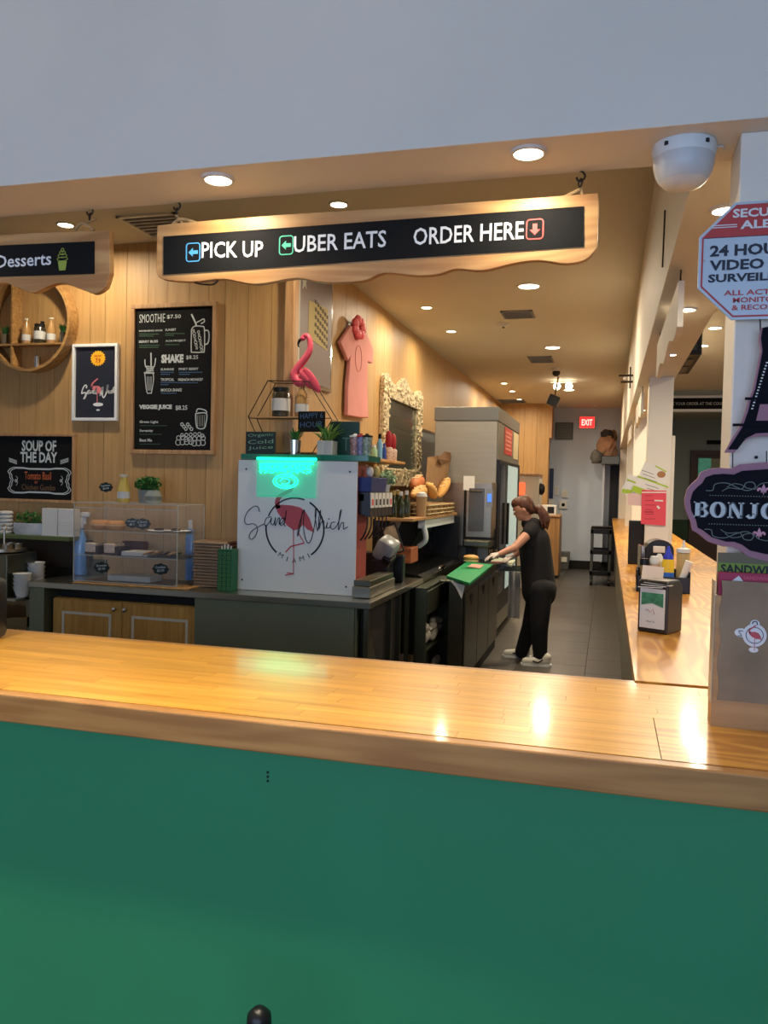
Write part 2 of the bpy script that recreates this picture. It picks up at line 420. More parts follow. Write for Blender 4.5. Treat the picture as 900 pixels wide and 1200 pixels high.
# ------------------------------------------------------------------ front counter
bc = thing('bar_counter', 'long butcher block bar counter on a green front panel', 'counter', (-1.2, 2.02, 0))
bx('front_panel', greenm, bc, -3.6, 1.2, 1.72, 1.76, .0, 1.0)
MB().box(-3.6, .12, 1.76, 2.36, .995, 1.04).box(-3.6, 1.2, 1.76, 2.36, .3, .34).box(-3.6, -3.5, 1.76, 2.36, 0, 1.0).box(.0, .08, 1.8, 2.36, 0, .995).build('frame', edgem, bc)
MB().box(-3.6, 1.2, 1.655, 1.69, 1.0, 1.0695).box(-3.6, .088, 2.345, 2.38, 1.0, 1.0695).build('edge_trim', edgem, bc, .004)
rg = random.Random(5); SW = .0438
b0 = None
for r in range(15):
    y0 = 1.691 + r * SW; x = .118 if y0 < 1.99 else .8
    x1 = x
    first = True
    while x1 > -3.55:
        ln = rg.uniform(.28, .62) * (rg.uniform(.4, 1) if first else 1); first = False
        MB().box(max(x1 - ln, -3.6) + .0004, x1 - .0004, y0 + .0003, y0 + SW - .0003, 1.04, CT).build('stave', stavem, bc)
        x1 -= ln
        if x1 < -2.6 and r > 0: ln = 1
bx('corner_board', pinex, bc, .1195, 1.2, 1.691, 1.9975, 1.04, CT)
MB().box(.801, 1.2, 1.9985, 2.38, 1.04, CT).build('corner_board', pinex, bc)
b = MB()
for i in range(3): b.cyl((P(314, 905 + 5 * i, Y=1.72).x, 1.7175, P(314, 905 + 5 * i, Y=1.72).z), .0028, .003, 10, 'Y')
b.build('screw_hole', blackm, bc)
sc_ = thing('side_counter', 'long honey coloured wooden counter running back along the kitchen aisle', 'counter', (.45, 9.5, 0))
yy = 2.381
for ln in (1.62, 2.4, 2.4, 2.4, 2.4, 3.4):
    MB().box(.088, .83, yy, yy + ln - .002, 1.03, CT).build('top_board', pinem, sc_, .001); yy += ln
MB().box(.1, .16, 2.385, 16.99, .98, 1.029).build('edge_trim', mat('side_edge', (196, 150, 88), .4), sc_, .004)
bx('base', mat('side_base', (120, 116, 100), .6), sc_, .16, .76, 2.385, 16.99, 0, 1.03)

# ------------------------------------------------------------------ round black stool top at the very bottom
t = thing('bar_stool', 'black round knob of a bar stool in front of green panel', 'stool', (-.652, 1.5, 0))
MB().lathe((-.652, 1.5, 0), [(.014, 0), (.014, .47), (.02, .485), (.026, .5), (.024, .52), (.012, .532), (.002, .534)], 18).build('post', black, t, smooth=True)
bx('foot', black, t, -.75, -.55, 1.4, 1.6, 0, .02, .005)

# ------------------------------------------------------------------ ceiling fixtures
def downlight(x, y, z, r, label, power, group, spread=3.0):
    t = thing('ceiling_light', label, 'light', (x, y, z), 0, group)
    MB().lathe((x, y, z - .008), [(r * 1.28, .008), (r * 1.25, .001), (r * 1.02, 0), (r * .96, .012)], 28, caps=False).build('ring', ringm, t, smooth=True)
    MB().lathe((x, y, z - .005), [(r, 0), (r, .004)], 24).build('lens', lightm, t)
    l = area('lamp', (x, y, z - .03), (0, 0, 0), r * 2, r * 2, power, WARM, disk=True, spread=spread)
    l.parent = t; l.location = (0, 0, -.02)
    return t
G1 = 'recessed lights under the front bulkhead'; G2 = 'large recessed lights down the kitchen ceiling'; G3 = 'small recessed lights near the wood wall'; G4 = 'recessed lights under the side soffit'
for px, py, lb in ((261, 213, 'bright recessed light under the bulkhead above the pick up sign'), (620, 180, 'recessed light under bulkhead above the end of order sign'), (-160, 250, 'recessed light under bulkhead beyond the left frame')):
    q = P(px, py, Z=SOF)
    downlight(q.x, 2.055, SOF, .036, lb, 3.2, G1)
for py, X, Y, lb in ((0, -.69, 6.857, 'nearest large recessed light in the kitchen ceiling'), (0, -.69, 9.835, 'second large recessed light down the kitchen ceiling'), (0, -.69, 14.0, 'third large recessed light before the exit sign')):
    downlight(X, Y, CEIL, .082, lb, 42, G2)
for X, Y, lb in ((-1.617, 4.676, 'small recessed light behind the centre of the big sign'), (-3.535, 4.684, 'small recessed light behind the desserts sign hook'),
                 (-1.7, 7.5, 'nearest of small recessed lights along the wood wall'), (-1.69, 8.681, 'second small recessed light along the wood wall'),
                 (-1.66, 13.05, 'third small recessed light above the fridge end'), (-1.65, 14.1, 'fourth small recessed light above the fridge end'), (-1.66, 15.4, 'last small recessed light beside wooden partition')):
    downlight(X, Y, CEIL, .048, lb, 17 if Y < 5 else 17, G3)
for X, Y, lb in ((.305, 2.584, 'recessed soffit light beside the blue faced pillar'), (.318, 3.94, 'second recessed soffit light behind hanging white sign'),
                 (.331, 5.2, 'third recessed soffit light before the first pillar'), (.299, 8.64, 'far recessed soffit light past the first pillar')):
    downlight(X, Y, SOF, .036, lb, 9, G4)
for X, Y, lb in ((.993, 8.892, 'dining ceiling light nearer to the pillar'), (.98, 9.942, 'dining ceiling light farther from the pillar')):
    downlight(X, Y, CEIL, .06, lb, 45, 'recessed lights in the dining ceiling')
for X, lb in ((-3.0, 'leftmost assumed guest side recessed light'), (-1.9, 'second assumed guest side recessed light from the left'), (-.8, 'rightmost assumed guest side recessed light')):  # unseen lamps, assumed for the light on counter and lower green panel
    downlight(X, 1.33, CEIL, .06, lb + ' above the bar counter', 11, 'assumed unseen lights over the guest side', 1.2)

for X, Y, lb in ((2.2, 5.0, 'added unseen dining fill light beyond the right frame, nearest the front'), (2.4, 12.0, 'added unseen dining fill light before the dining header'), (2.0, 16.8, 'added unseen dining fill light close to the far door')):  # added unseen lamps that brighten the beam, pillars and far dining room
    downlight(X, Y, CEIL, .06, lb, 50 if Y < 15 else 16, 'recessed lights in the dining ceiling')
def vent(px, py, Z, w_, d_, label, m=None):
    q = P(px, py, Z=Z); t = thing('ceiling_vent', label, 'vent', (q.x, q.y, Z))
    x0, x1, y0, y1 = q.x - w_ / 2, q.x + w_ / 2, q.y - d_ / 2, q.y + d_ / 2
    MB().box(x0, x1, y0, y0 + .02, Z - .012, Z).box(x0, x1, y1 - .02, y1, Z - .012, Z).box(x0, x0 + .02, y0, y1, Z - .012, Z).box(x1 - .02, x1, y0, y1, Z - .012, Z).build('frame', m or ringm, t)
    n = 7
    for i in range(n):
        yy = y0 + .03 + (y1 - y0 - .06) * i / (n - 1)
        MB().box(x0 + .02, x1 - .02, yy - .006, yy + .006, Z - .010, Z - .002).build('slat', m or ringm, t)
    bx('backing', mat('vent_dark', (60, 58, 55), .8), t, x0 + .02, x1 - .02, y0 + .02, y1 - .02, Z - .002, Z - .0005)
vg = mat('vent_grey', (120, 122, 125), .5)
vent(190, 263, CEIL, .42, .42, 'square slatted ceiling vent above the left end of the big sign')
vent(607, 368, CEIL, .3, .34, 'grey ceiling vent behind the nearest large light', vg)
vent(634, 421, CEIL, .3, .5, 'grey ceiling vent behind the second large light', vg)
vent(600, 470, CEIL, .5, .6, 'dark ceiling vent near the wooden partition', vg)
for px, py, lb in ((590, 379, 'round white smoke detector behind the near ceiling vent'), (697, 475, 'tiny detector on ceiling above the exit sign')):
    q = P(px, py, Z=CEIL)
    t = thing('smoke_detector', lb, 'detector', (q.x, q.y, CEIL), 0)
    MB().lathe((q.x, q.y, CEIL), [(.06, 0), (.06, -.015), (.045, -.035), (.01, -.04)], 20).build('cover', ringm, t, smooth=True)
    MB().lathe((q.x, q.y, CEIL), [(.015, -.039), (.013, -.046)], 12).build('sensor', board, t)
# small ceiling camera and a dark track spotlight with twin bulbs
q = P(652, 431, Z=CEIL)
t = thing('ceiling_camera', 'small dark camera hanging under the kitchen ceiling', 'camera', (q.x, q.y, CEIL))
MB().lathe(q, [(.07, 0), (.07, -.04), (.05, -.05)], 18).build('mount', ringm, t, smooth=True)
MB().ball((q.x, q.y, CEIL - .07), (.055, .055, .05)).build('dome', black, t, smooth=True)
q = P(660, 446, Z=CEIL)
t = thing('track_spotlight', 'twin bulb spotlight with a dark hanging head on the kitchen ceiling', 'spotlight', (q.x, q.y, CEIL))
bx('bar', ringm, t, q.x - .2, q.x + .2, q.y - .03, q.y + .03, CEIL - .03, CEIL, .004)
for s_ in (-.09, .09): MB().ball((q.x + s_, q.y - .02, CEIL - .09), .055).build('bulb', lightm, t, smooth=True)
MB().tube([(q.x - .05, q.y - .4, CEIL), (q.x - .09, q.y - .45, CEIL - .28)], .014).build('stem', rope, t)
MB().box(-.08, .08, -.07, .07, -.1, .06, Matrix.Translation((q.x - .1, q.y - .45, CEIL - .34)) @ Matrix.Rotation(.4, 4, 'Y')).build('head', black, t, .01)
for s_ in (-1, 1):
    pass
# dome security camera under the bulkhead
t = thing('dome_camera', 'white dome security camera under bulkhead beside the blue pillar', 'camera', (.15, 2.1, SOF))
MB().lathe((.15, 2.1, SOF), [(.073, 0), (.075, -.012), (.072, -.03), (.066, -.035)], 32).build('base', whitemetal, t, smooth=True)
MB().lathe((.15, 2.1, SOF), [(.071, -.030), (.070, -.05), (.065, -.068), (.056, -.084), (.050, -.088)], 32).build('housing', mat('camera_white', (196, 200, 200), .35), t, smooth=True)
MB().lathe((.15, 2.1, SOF), [(.054, -.086), (.044, -.096), (.022, -.103), (.002, -.105)], 32).build('lens_cover', ringm, t, smooth=True)
b = MB()
for a in (-2.2, -.9, .6, 2.2): b.cyl((.15 + .0745 * math.cos(a), 2.1 + .0745 * math.sin(a), SOF - .018), .005, .008, 8)
b.build('screw', blackm, t)
MB().tube(smooth_pts([(.215, 2.12, SOF - .002), (.235, 2.11, SOF - .004), (.243, 2.13, SOF - .003)], 5), .003).build('cable', ringm, t)

# ------------------------------------------------------------------ hanging wooden signs
def Q(px, py, Y=2.2): q = P(px, py, Y=Y); return (q.x, q.z)
def hook(t, px, py, ztop=SOF, Y=2.21, dx=0):
    x, z = Q(px, py, Y)
    pts = [(x, Y, ztop), (x, Y, z + .026), (x + .008, Y, z + .02), (x + .012, Y, z + .01), (x + .004, Y, z), (x - .006, Y, z + .002), (x - .01, Y, z + .01)]
    MB().tube(smooth_pts(pts, 4), .0028, 8).build('hook', iron, t, smooth=True)
    pts = [(x + .002, Y, z + .006), (x + .006, Y - .004, z - .004), (x, Y, z - .016), (x - .005, Y + .004, z - .004), (x + .002, Y, z + .006)]
    MB().tube(smooth_pts(pts, 4), .0022, 8).build('hook', iron, t, smooth=True)
SY = 2.19
t = thing('hanging_sign', 'big hanging wooden sign reading pick up, delivery and order here', 'sign', (-.7, SY, 2.2), 0, None)
bot = [(183, 318), (190, 327), (225, 330), (262, 327), (300, 333), (347, 326), (380, 331), (425, 329), (450, 320), (490, 323), (515, 321), (535, 315), (566, 317), (600, 309), (632, 305), (663, 309), (687, 304), (700, 290)]
top = [(702, 240), (701, 226), (620, 232), (450, 244), (320, 252), (200, 262), (184, 264)]
poly = [Q(*p_, SY)[:2] for p_ in smooth_pts([(a, b_) for a, b_ in bot], 4)] + [Q(*p_, SY) for p_ in top]
MB().prism(poly, SY, SY + .022).build('board', signwood, t, .002)
pn = [Q(192, 322, SY), Q(684, 289, SY), Q(684, 242, SY), Q(192, 277.5, SY)]
MB().prism(pn, SY - .003, SY).build('panel', board, t)
for s_, x0, x1, ya, yb in (('PICK UP', 237, 309, 293.5, 292), ('UBER EATS', 345, 453, 287, 280), ('ORDER HERE', 485, 614, 278, 270)):
    a = Q(x0, ya, SY); c_ = Q(x1, yb, SY)
    text(s_, a[0], c_[0], a[1] - .0235, a[1] + .0235, SY - .003, white, t, bold=.012, slope=(c_[1] - a[1]) / (c_[0] - a[0]))
for px0, px1, py0, py1, m_, kind in ((219, 235, 285, 307, bluep, 'l'), (328, 344, 276.5, 299, mintp, 'l'), (617, 637, 257, 281, redp, 'd')):
    a = Q(px0, py1, SY); c_ = Q(px1, py0, SY); cx, cz = (a[0] + c_[0]) / 2, (a[1] + c_[1]) / 2; h = (c_[1] - a[1]) / 2; w_ = (c_[0] - a[0]) / 2
    b = MB().stroke(loop(rrect(a[0], c_[0], a[1], c_[1], .008)), .003, SY - .003)
    if kind == 'l': pl = [(-.7, 0), (-.05, .6), (-.05, .25), (.7, .25), (.7, -.25), (-.05, -.25), (-.05, -.6)]
    else: pl = [(0, -.75), (.65, -.05), (.28, -.05), (.28, .7), (-.28, .7), (-.28, -.05), (-.65, -.05)]
    b.prism([(cx + u * w_, cz + v * h * .8) for u, v in pl], SY - .0042, SY - .003).build('arrow_icon', m_, t)
hook(t, 207, 246); hook(t, 680, 212)
MB().tube(smooth_pts([(*Q(680, 222),)[:1] + (SY + .01, Q(680, 222)[1]), (Q(672, 226)[0], SY + .01, Q(672, 226)[1]), (Q(662, 230)[0], SY + .01, Q(662, 231)[1])], 4), .005).tube([(Q(681, 222)[0], SY + .012, Q(681, 221)[1]), (Q(683, 232)[0], SY + .012, Q(683, 232)[1])], .004).build('rope', rope, t, smooth=True)
MB().tube(smooth_pts([(Q(200, 264)[0], SY + .01, Q(200, 266)[1]), (Q(212, 258)[0], SY + .008, Q(212, 257)[1]), (Q(232, 262)[0], SY + .01, Q(232, 262)[1])], 4), .005).tube([(Q(206, 252)[0], SY + .012, Q(206, 252)[1]), (Q(214, 260)[0], SY + .012, Q(214, 262)[1])], .004).build('rope', rope, t, smooth=True)
MB().tube(smooth_pts([(Q(222, 322)[0], SY + .012, Q(222, 322)[1]), (Q(228, 330)[0], SY + .012, Q(228, 331)[1]), (Q(250, 332)[0], SY + .012, Q(250, 333)[1]), (Q(258, 322)[0], SY + .012, Q(258, 322)[1])], 4), .0025).build('rope', iron, t, smooth=True)
t = thing('hanging_sign', 'hanging wooden desserts sign with a small cupcake drawing', 'sign', (-2.1, SY, 2.2))
bot = [(-300, 338), (-200, 350), (-60, 343), (0, 332), (18, 336), (38, 343), (60, 334), (75, 332), (95, 339), (112, 344), (124, 336)]
top = [(129, 320), (128, 270), (40, 273), (-100, 280), (-300, 288)]
MB().prism([Q(*p_, SY) for p_ in smooth_pts(bot, 4)] + [Q(*p_, SY) for p_ in top], SY, SY + .022).build('board', signwood, t, .002)
MB().prism([Q(-280, 333, SY), Q(111, 321, SY), Q(111, 283, SY), Q(-280, 300, SY)], SY - .003, SY).build('panel', board, t)
a = Q(-3, 308, SY); c_ = Q(61, 304, SY)
text('Desserts', a[0], c_[0], a[1] - .018, a[1] + .022, SY - .003, white, t, bold=.014, slope=(c_[1] - a[1]) / (c_[0] - a[0]))
cx, cz = Q(74, 305, SY)
b = MB().prism([(cx - .016, cz - .004), (cx + .016, cz - .004), (cx + .011, cz - .032), (cx - .011, cz - .032)], SY - .0042, SY - .003)
b.build('cupcake_cup', yelgreen, t)
b = MB()
for i, (r_, h_) in enumerate(((.019, .003), (.016, .013), (.011, .022), (.005, .03))): b.stroke(loop(circ(cx, cz + h_, r_, .006, 14)), .002, SY - .003)
b.build('cupcake_icing', yelgreen, t)
hook(t, 105, 252)
MB().tube(smooth_pts([(Q(88, 268)[0], SY + .01, Q(88, 270)[1]), (Q(97, 264)[0], SY + .008, Q(97, 262)[1]), (Q(110, 268)[0], SY + .01, Q(110, 270)[1])], 4), .005).tube([(Q(100, 262)[0], SY + .012, Q(100, 262)[1]), (Q(112, 256)[0], SY + .012, Q(112, 256)[1])], .003).build('rope', rope, t, smooth=True)
# blank-backed signs hung along the side counter
def side_sign(y0, y1, label):
    t = thing('hanging_sign', label, 'sign', (.235, (y0 + y1) / 2, 2.19))
    n = 24; bt = [(y0 + (y1 - y0) * i / n, 2.215 - .02 * math.sin(i / n * PI * 4.5) * (1 if 0 < i < n else 0)) for i in range(n + 1)]
    poly = bt + [(y1, 2.385), (y0, 2.385)]
    m_ = Matrix(((0, 1, 0, 0), (1, 0, 0, 0), (0, 0, 1, 0), (0, 0, 0, 1)))
    MB().prism(poly, .225, .247, m_).build('board', paint, t, .002)
    MB().box(.247, .25, y0 + .05, y1 - .05, 2.25, 2.35).build('panel', board, t)
    for yy in (y0 + .05, y1 - .05):
        pts = [(.236, yy, SOF), (.236, yy, 2.42), (.236, yy + .012, 2.405), (.236, yy, 2.39), (.236, yy - .01, 2.4)]
        MB().tube(smooth_pts(pts, 4), .003).build('hook', iron, t, smooth=True)
side_sign(3.2, 4.55, 'white backed sign hung from soffit nearest the blue pillar')
side_sign(6.7, 8.0, 'white backed hanging sign just past the first counter pillar')
side_sign(9.95, 11.3, 'farthest white backed hanging sign along the soffit')
t = thing('coat_hook', 'small dark metal hook on the kitchen face of the soffit beam', 'hook', (.19, 6.7, 2.6))
q = P(738, 440, X=.16)
MB().tube([(.19, q.y, q.z), (.06, q.y, q.z)], .01).tube([(.19, q.y, q.z - .06), (.08, q.y, q.z - .06)], .01).tube([(.165, q.y, q.z + .08), (.165, q.y, q.z - .12)], .007).build('bracket', iron, t)
MB().ball((.12, q.y, q.z - .03), .02).build('bulb', ringm, t)
b = MB().tube([(.186, 3.52, 2.75), (.184, 3.52, 2.52)], .0035)
tag(b.build('cable', iron), 'short dark wire on the kitchen side of the beam', 'cable')
#@@
# ------------------------------------------------------------------ pillar signs
def Y2(px, py): q = P(px, py, Y=2.0); return (q.x, q.z)
t = thing('security_sign', 'octagonal red and silver security alert sign on the blue pillar', 'sign', (.34, 2.03, 2.0))
x0, z1 = Y2(822, 237)[0], Y2(858, 236)[1]; z0 = Y2(850, 371)[1]; cx = x0 + .142; cz = (z0 + z1) / 2; hw = .142; hh = (z1 - z0) / 2 + .004; k_ = .075
oct_ = lambda g: [(cx - hw + g, cz - hh + k_ + g * .4), (cx - hw + k_ + g * .4, cz - hh + g), (cx + hw - k_ - g * .4, cz - hh + g), (cx + hw - g, cz - hh + k_ + g * .4), (cx + hw - g, cz + hh - k_ - g * .4), (cx + hw - k_ - g * .4, cz + hh - g), (cx - hw + k_ + g * .4, cz + hh - g), (cx - hw + g, cz + hh - k_ - g * .4)]
MB().prism(oct_(0), 2.02, 2.024).build('plate', mat('silver_sign', (182, 196, 206), .4, .2), t)
sr = mat('sign_red', (186, 62, 62), .5)
MB().stroke(loop(oct_(.008)), .004, 2.02).build('border', sr, t)
zb = cz + hh - .078
MB().prism([(cx - hw + .01, zb), (cx + hw - .01, zb), (cx + hw - .01, cz + hh - k_ - .004), (cx + hw - k_ - .004, cz + hh - .01), (cx - hw + k_ + .004, cz + hh - .01), (cx - hw + .01, cz + hh - k_ - .004)], 2.0188, 2.02).build('header_band', sr, t)
dk = mat('sign_navy', (30, 36, 52), .5)
text('SECURITY', cx - .072, cx + .075, cz + hh - .036, cz + hh - .016, 2.0185, white, t, bold=.03)
text('ALERT', cx - .055, cx + .055, cz + hh - .062, cz + hh - .043, 2.0185, white, t, bold=.03)
MB().box(cx - .115, cx - .062, 2.0175, 2.0185, cz + hh - .052, cz + hh - .05).box(cx - .115, cx - .062, 2.0175, 2.0185, cz + hh - .057, cz + hh - .055).box(cx + .062, cx + .115, 2.0175, 2.0185, cz + hh - .052, cz + hh - .05).box(cx + .062, cx + .115, 2.0175, 2.0185, cz + hh - .057, cz + hh - .055).build('stripe', white, t)
text('24 HOUR', cx - .118, cx + .05, cz + .012, cz + .038, 2.0195, dk, t, bold=.035)
text('VIDEO', cx - .118, cx - .002, cz - .02, cz + .004, 2.0195, dk, t, bold=.035)
text('SURVEILLANCE', cx - .12, cx + .115, cz - .047, cz - .028, 2.0195, dk, t, bold=.035)
text('ALL ACTIVITIES', cx - .085, cx + .085, cz - .078, cz - .066, 2.0195, sr, t, bold=.02)
text('MONITORED', cx - .065, cx + .06, cz - .095, cz - .083, 2.0195, sr, t, bold=.02)
text('& RECORDED', cx - .067, cx + .065, cz - .112, cz - .1, 2.0195, sr, t, bold=.02)
MB().cyl((cx - hw + .012, 2.017, cz + .004), .0025, .003, 8, 'Y').cyl((cx, 2.017, cz + hh - .006), .0025, .003, 8, 'Y').build('screw', chrome, t)

# bonjour plaque with iron tower cut-out above
t = thing('bonjour_sign', 'black pink edged plaque reading bonjour under a cut out iron tower', 'sign', (.34, 2.03, 1.5))
mauve = mat('mauve_edge', (158, 112, 128), .6); navy = mat('plaque_navy', (17, 19, 28), .85, spec=.2); swirl = mat('plaque_swirl', (112, 124, 118), .6)
cxb = .352
def mir(pts): return pts + [(2 * cxb - x, z) for x, z in reversed(pts)]
edge = [(895, 658), (878, 653), (868, 645), (858, 641), (848, 641), (830, 635), (818, 625), (812, 622), (810, 612), (804, 598), (802.5, 585), (806, 573), (812, 566), (818, 561), (822, 553), (832, 549), (845, 548), (858, 549), (868, 544), (880, 543), (895, 541)]
pl = [Y2(*p_) for p_ in edge]; pl[0] = (cxb, pl[0][1]); pl[-1] = (cxb, pl[-1][1])
MB().prism(mir(pl), 2.012, 2.024).build('plaque', mauve, t, .001)
ins = []
cz_ = (pl[0][1] + pl[-1][1]) / 2
for x, z in pl: ins.append((cxb - (cxb - x) * .93 if x < cxb - .001 else cxb, cz_ + (z - cz_) * .86))
MB().prism(mir(ins), 2.0105, 2.012).build('face', navy, t)
a = Y2(815, 601); h = .0195
def slab_word(dx, m_, y):
    b = MB(); z0_, H = cz_ - .017, .036; x_ = a[0] - .003 + dx; T = .0085
    for ch in 'BONJOUR':
        W_ = {'B': .030, 'O': .034, 'N': .034, 'J': .027, 'U': .033, 'R': .032}[ch]
        X = lambda u: x_ + u * W_
        Z = lambda v: z0_ + v * H
        bar = lambda u0, u1, v0, v1: b.box(X(u0), X(u1), y - .0006, y, Z(v0), Z(v1))
        if ch in 'BR':
            bar(.1, .42, 0, 1); bar(0, .5, 0, .08); bar(0, .5, .92, 1)
            b.stroke([(X(.4), Z(.95)), (X(.7), Z(.93)), (X(.84), Z(.75)), (X(.7), Z(.56)), (X(.4), Z(.52))], [.003, .005, T, .005, .003], y, .0006)
            if ch == 'B': b.stroke([(X(.4), Z(.52)), (X(.76), Z(.48)), (X(.92), Z(.27)), (X(.76), Z(.06)), (X(.4), Z(.04))], [.003, .005, T, .005, .003], y, .0006)
            else: b.stroke([(X(.5), Z(.5)), (X(.72), Z(.3)), (X(.95), Z(0))], [.005, T, T], y, .0006)
        elif ch == 'O':
            pts = circ(X(.5), Z(.5), W_ * .36, H * .46, 24); b.stroke(loop(pts), [.003 + .0065 * abs(math.cos(2 * PI * i / 24)) for i in range(25)], y, .0006)
        elif ch == 'N':
            bar(.1, .2, 0, 1); bar(.78, .88, 0, 1); bar(0, .34, .92, 1); bar(.66, 1, .92, 1); bar(0, .32, 0, .08); b.stroke([(X(.2), Z(.97)), (X(.78), Z(.03))], T, y, .0006)
        elif ch == 'J':
            bar(.5, .82, .25, 1); bar(.34, .96, .92, 1); b.stroke([(X(.66), Z(.3)), (X(.58), Z(.08)), (X(.3), Z(.04)), (X(.12), Z(.2))], [T, .006, .005, .008], y, .0006)
        elif ch == 'U':
            bar(.1, .38, .25, 1); bar(0, .48, .92, 1); bar(.78, .88, .25, 1); bar(.68, 1, .92, 1); b.stroke([(X(.24), Z(.28)), (X(.35), Z(.06)), (X(.6), Z(.03)), (X(.8), Z(.15)), (X(.83), Z(.28))], [T, .006, .004, .003, .003], y, .0006)
        x_ += W_ + .0045
    b.build('lettering', m_, t)
slab_word(.003, mat('plaque_shadow', (90, 100, 106), .6), 2.0104)
slab_word(0, mat('plaque_white', (190, 202, 205), .6), 2.0096)
b = MB()
for zz in (cz_ + .034, cz_ - .032):
    for i in range(44): 
        x_ = cxb - .125 + i * .25 / 43; b.box(x_ - .0012, x_ + .0012, 2.009, 2.0105, zz - .001, zz + .001)
for sg in (1, -1):
    for sx in (1, -1):
        f_ = lambda pts: [(cxb + sx * u, cz_ + sg * v) for u, v in pts]
        b.stroke(f_(smooth_pts([(-.135, .045), (-.12, .046), (-.115, .06), (-.09, .063), (-.065, .052), (-.045, .047), (-.03, .055), (-.035, .066), (-.05, .064), (-.05, .054), (-.03, .05)], 5)), .0016, 2.0105)
        b.stroke(f_(smooth_pts([(-.09, .053), (-.075, .062), (-.055, .058), (-.06, .05), (-.085, .052), (-.1, .044)], 5)), .0014, 2.0105)
        b.stroke(f_(smooth_pts([(-.03, .05), (-.02, .062), (-.005, .066), (0, .066)], 5)), .0014, 2.0105)
b.build('scrollwork', swirl, t)
b = MB()
def fleur(cx, cz, s): 
    b.prism([(cx, cz + 1.2 * s), (cx + .3 * s, cz + .5 * s), (cx + .15 * s, cz - .2 * s), (cx, cz - .9 * s), (cx - .15 * s, cz - .2 * s), (cx - .3 * s, cz + .5 * s)], 2.0092, 2.0105)
    for q_ in (-1, 1): b.stroke([(cx + q_ * u * s, cz + v * s) for u, v in smooth_pts([(.1, -.3), (.35, .1), (.7, .35), (.95, .1), (.8, -.1)], 4)], .35 * s, 2.0105)
    b.box(cx - .45 * s, cx + .45 * s, 2.0092, 2.0105, cz - .38 * s, cz - .2 * s)
fleur(cxb - .012, cz_ + .048, .0125); fleur(cxb - .028 + .01, cz_ - .052, .0125)
b.build('fleur', mat('fleur_pink', (205, 150, 170), .6), t)
# tower
tl = [(900, 380), (893, 383), (891, 395), (893, 410), (889, 430), (884, 455), (878, 470), (875, 482), (868, 500), (858, 515), (850, 530), (862, 530), (872, 517), (885, 511), (900, 510)]
pt = [Y2(*p_) for p_ in tl]; pt[0] = (cxb, pt[0][1]); pt[-1] = (cxb, pt[-1][1])
MB().prism([(cxb - (cxb - x), z) for x, z in mir(pt)], 2.014, 2.024).build('tower_backing', mauve, t)
ps = [(cxb - max(0, (cxb - x) * .95 - .002), z + (.007 if i > 9 else 0)) for i, (x, z) in enumerate(pt)]
b = MB().prism(mir(ps), 2.0125, 2.014)
b.build('tower', navy, t)
b = MB()
for i in range(16):
    z = Y2(0, 0)[1]; zz = Y2(890, 425 + i * 3.6)[1]; wx = .021 + .0018 * i
    b.box(cxb - wx + .004, cxb - wx + .008, 2.0115, 2.0125, zz, zz + .003); b.box(cxb + wx - .008, cxb + wx - .004, 2.0115, 2.0125, zz, zz + .003)
b.build('rivet_light', white, t)
b = MB()
for py, wx in ((466, .058), (497, .082)):
    zz = Y2(880, py)[1]; b.box(cxb - wx, cxb + wx, 2.009, 2.014, zz - .004, zz + .002)
b.build('tower_deck', navy, t)
zz = Y2(880, 482)[1]; MB().prism([(cxb - .033, zz - .02), (cxb + .033, zz - .02), (cxb + .026, zz + .017), (cxb - .026, zz + .017)], 2.0112, 2.0125).build('tower_window', mauve, t)
MB().tube([(*Y2(860, 530)[:1], 2.018, Y2(860, 530)[1]), (Y2(860, 551)[0], 2.018, Y2(860, 551)[1])], .0012).tube([(Y2(900, 528)[0], 2.018, Y2(900, 528)[1]), (Y2(900, 551)[0], 2.018, Y2(900, 551)[1])], .0012).tube([(Y2(893, 365)[0], 2.022, Y2(893, 371)[1]), (Y2(893, 385)[0], 2.018, Y2(893, 386)[1])], .0016).build('wire', iron, t)
q = Y2(890, 535); t = MB().lathe((q[0], 2.046, q[1]), [(.003, 0), (.004, -.004)], 10, ax='Y')
tag(t.build('screw', blackm), 'small dark screw head in the blue pillar face', 'screw')

# ------------------------------------------------------------------ box with menus, beside the pillar
q = P(830, 845, Z=CT); x0 = q.x; y0 = 1.985; zt = CT + .36
t = thing('menu_box', 'open wooden box with a stained kraft sleeve and flamingo sticker', 'box', (x0 + .08, y0 + .02, CT))
bxw = wood('box_wood', (190, 146, 92), (166, 122, 72), 'X', .6, .5)
MB().box(x0, x0 + .18, y0 - .01, y0 - .004, CT, CT + .3).box(x0, x0 + .18, y0 + .04, y0 + .046, CT, CT + .3).box(x0, x0 + .006, y0 - .004, y0 + .04, CT, CT + .3).box(x0 + .174, x0 + .18, y0 - .004, y0 + .04, CT, CT + .3).box(x0 + .006, x0 + .174, y0 - .004, y0 + .04, CT, CT + .006).build('box_body', bxw, t)
n = 12; ex = []
for i in range(n + 1): ex.append((x0 + .012 + .003 * math.sin(i * 1.3), CT + .062 + .273 * i / n))
sl = [(x0 + .19, CT + .06)] + ex + [(x0 + .19, CT + .333)]
slm = mat('stained_kraft', (146, 128, 104), .8, noise=.22, nscale=9)
MB().prism(sl, y0 - .0125, y0 - .0102).build('kraft_sleeve', slm, t)
MB().box(x0 - .002, x0, y0 - .012, y0 + .04, CT + .055, CT + .333).build('clear_side', mat('yellowed_plastic', (206, 192, 160), .3, alpha=.8), t)
cx, cz = x0 + .085, CT + .215
st = circ(cx, cz, .025, .026, 26)
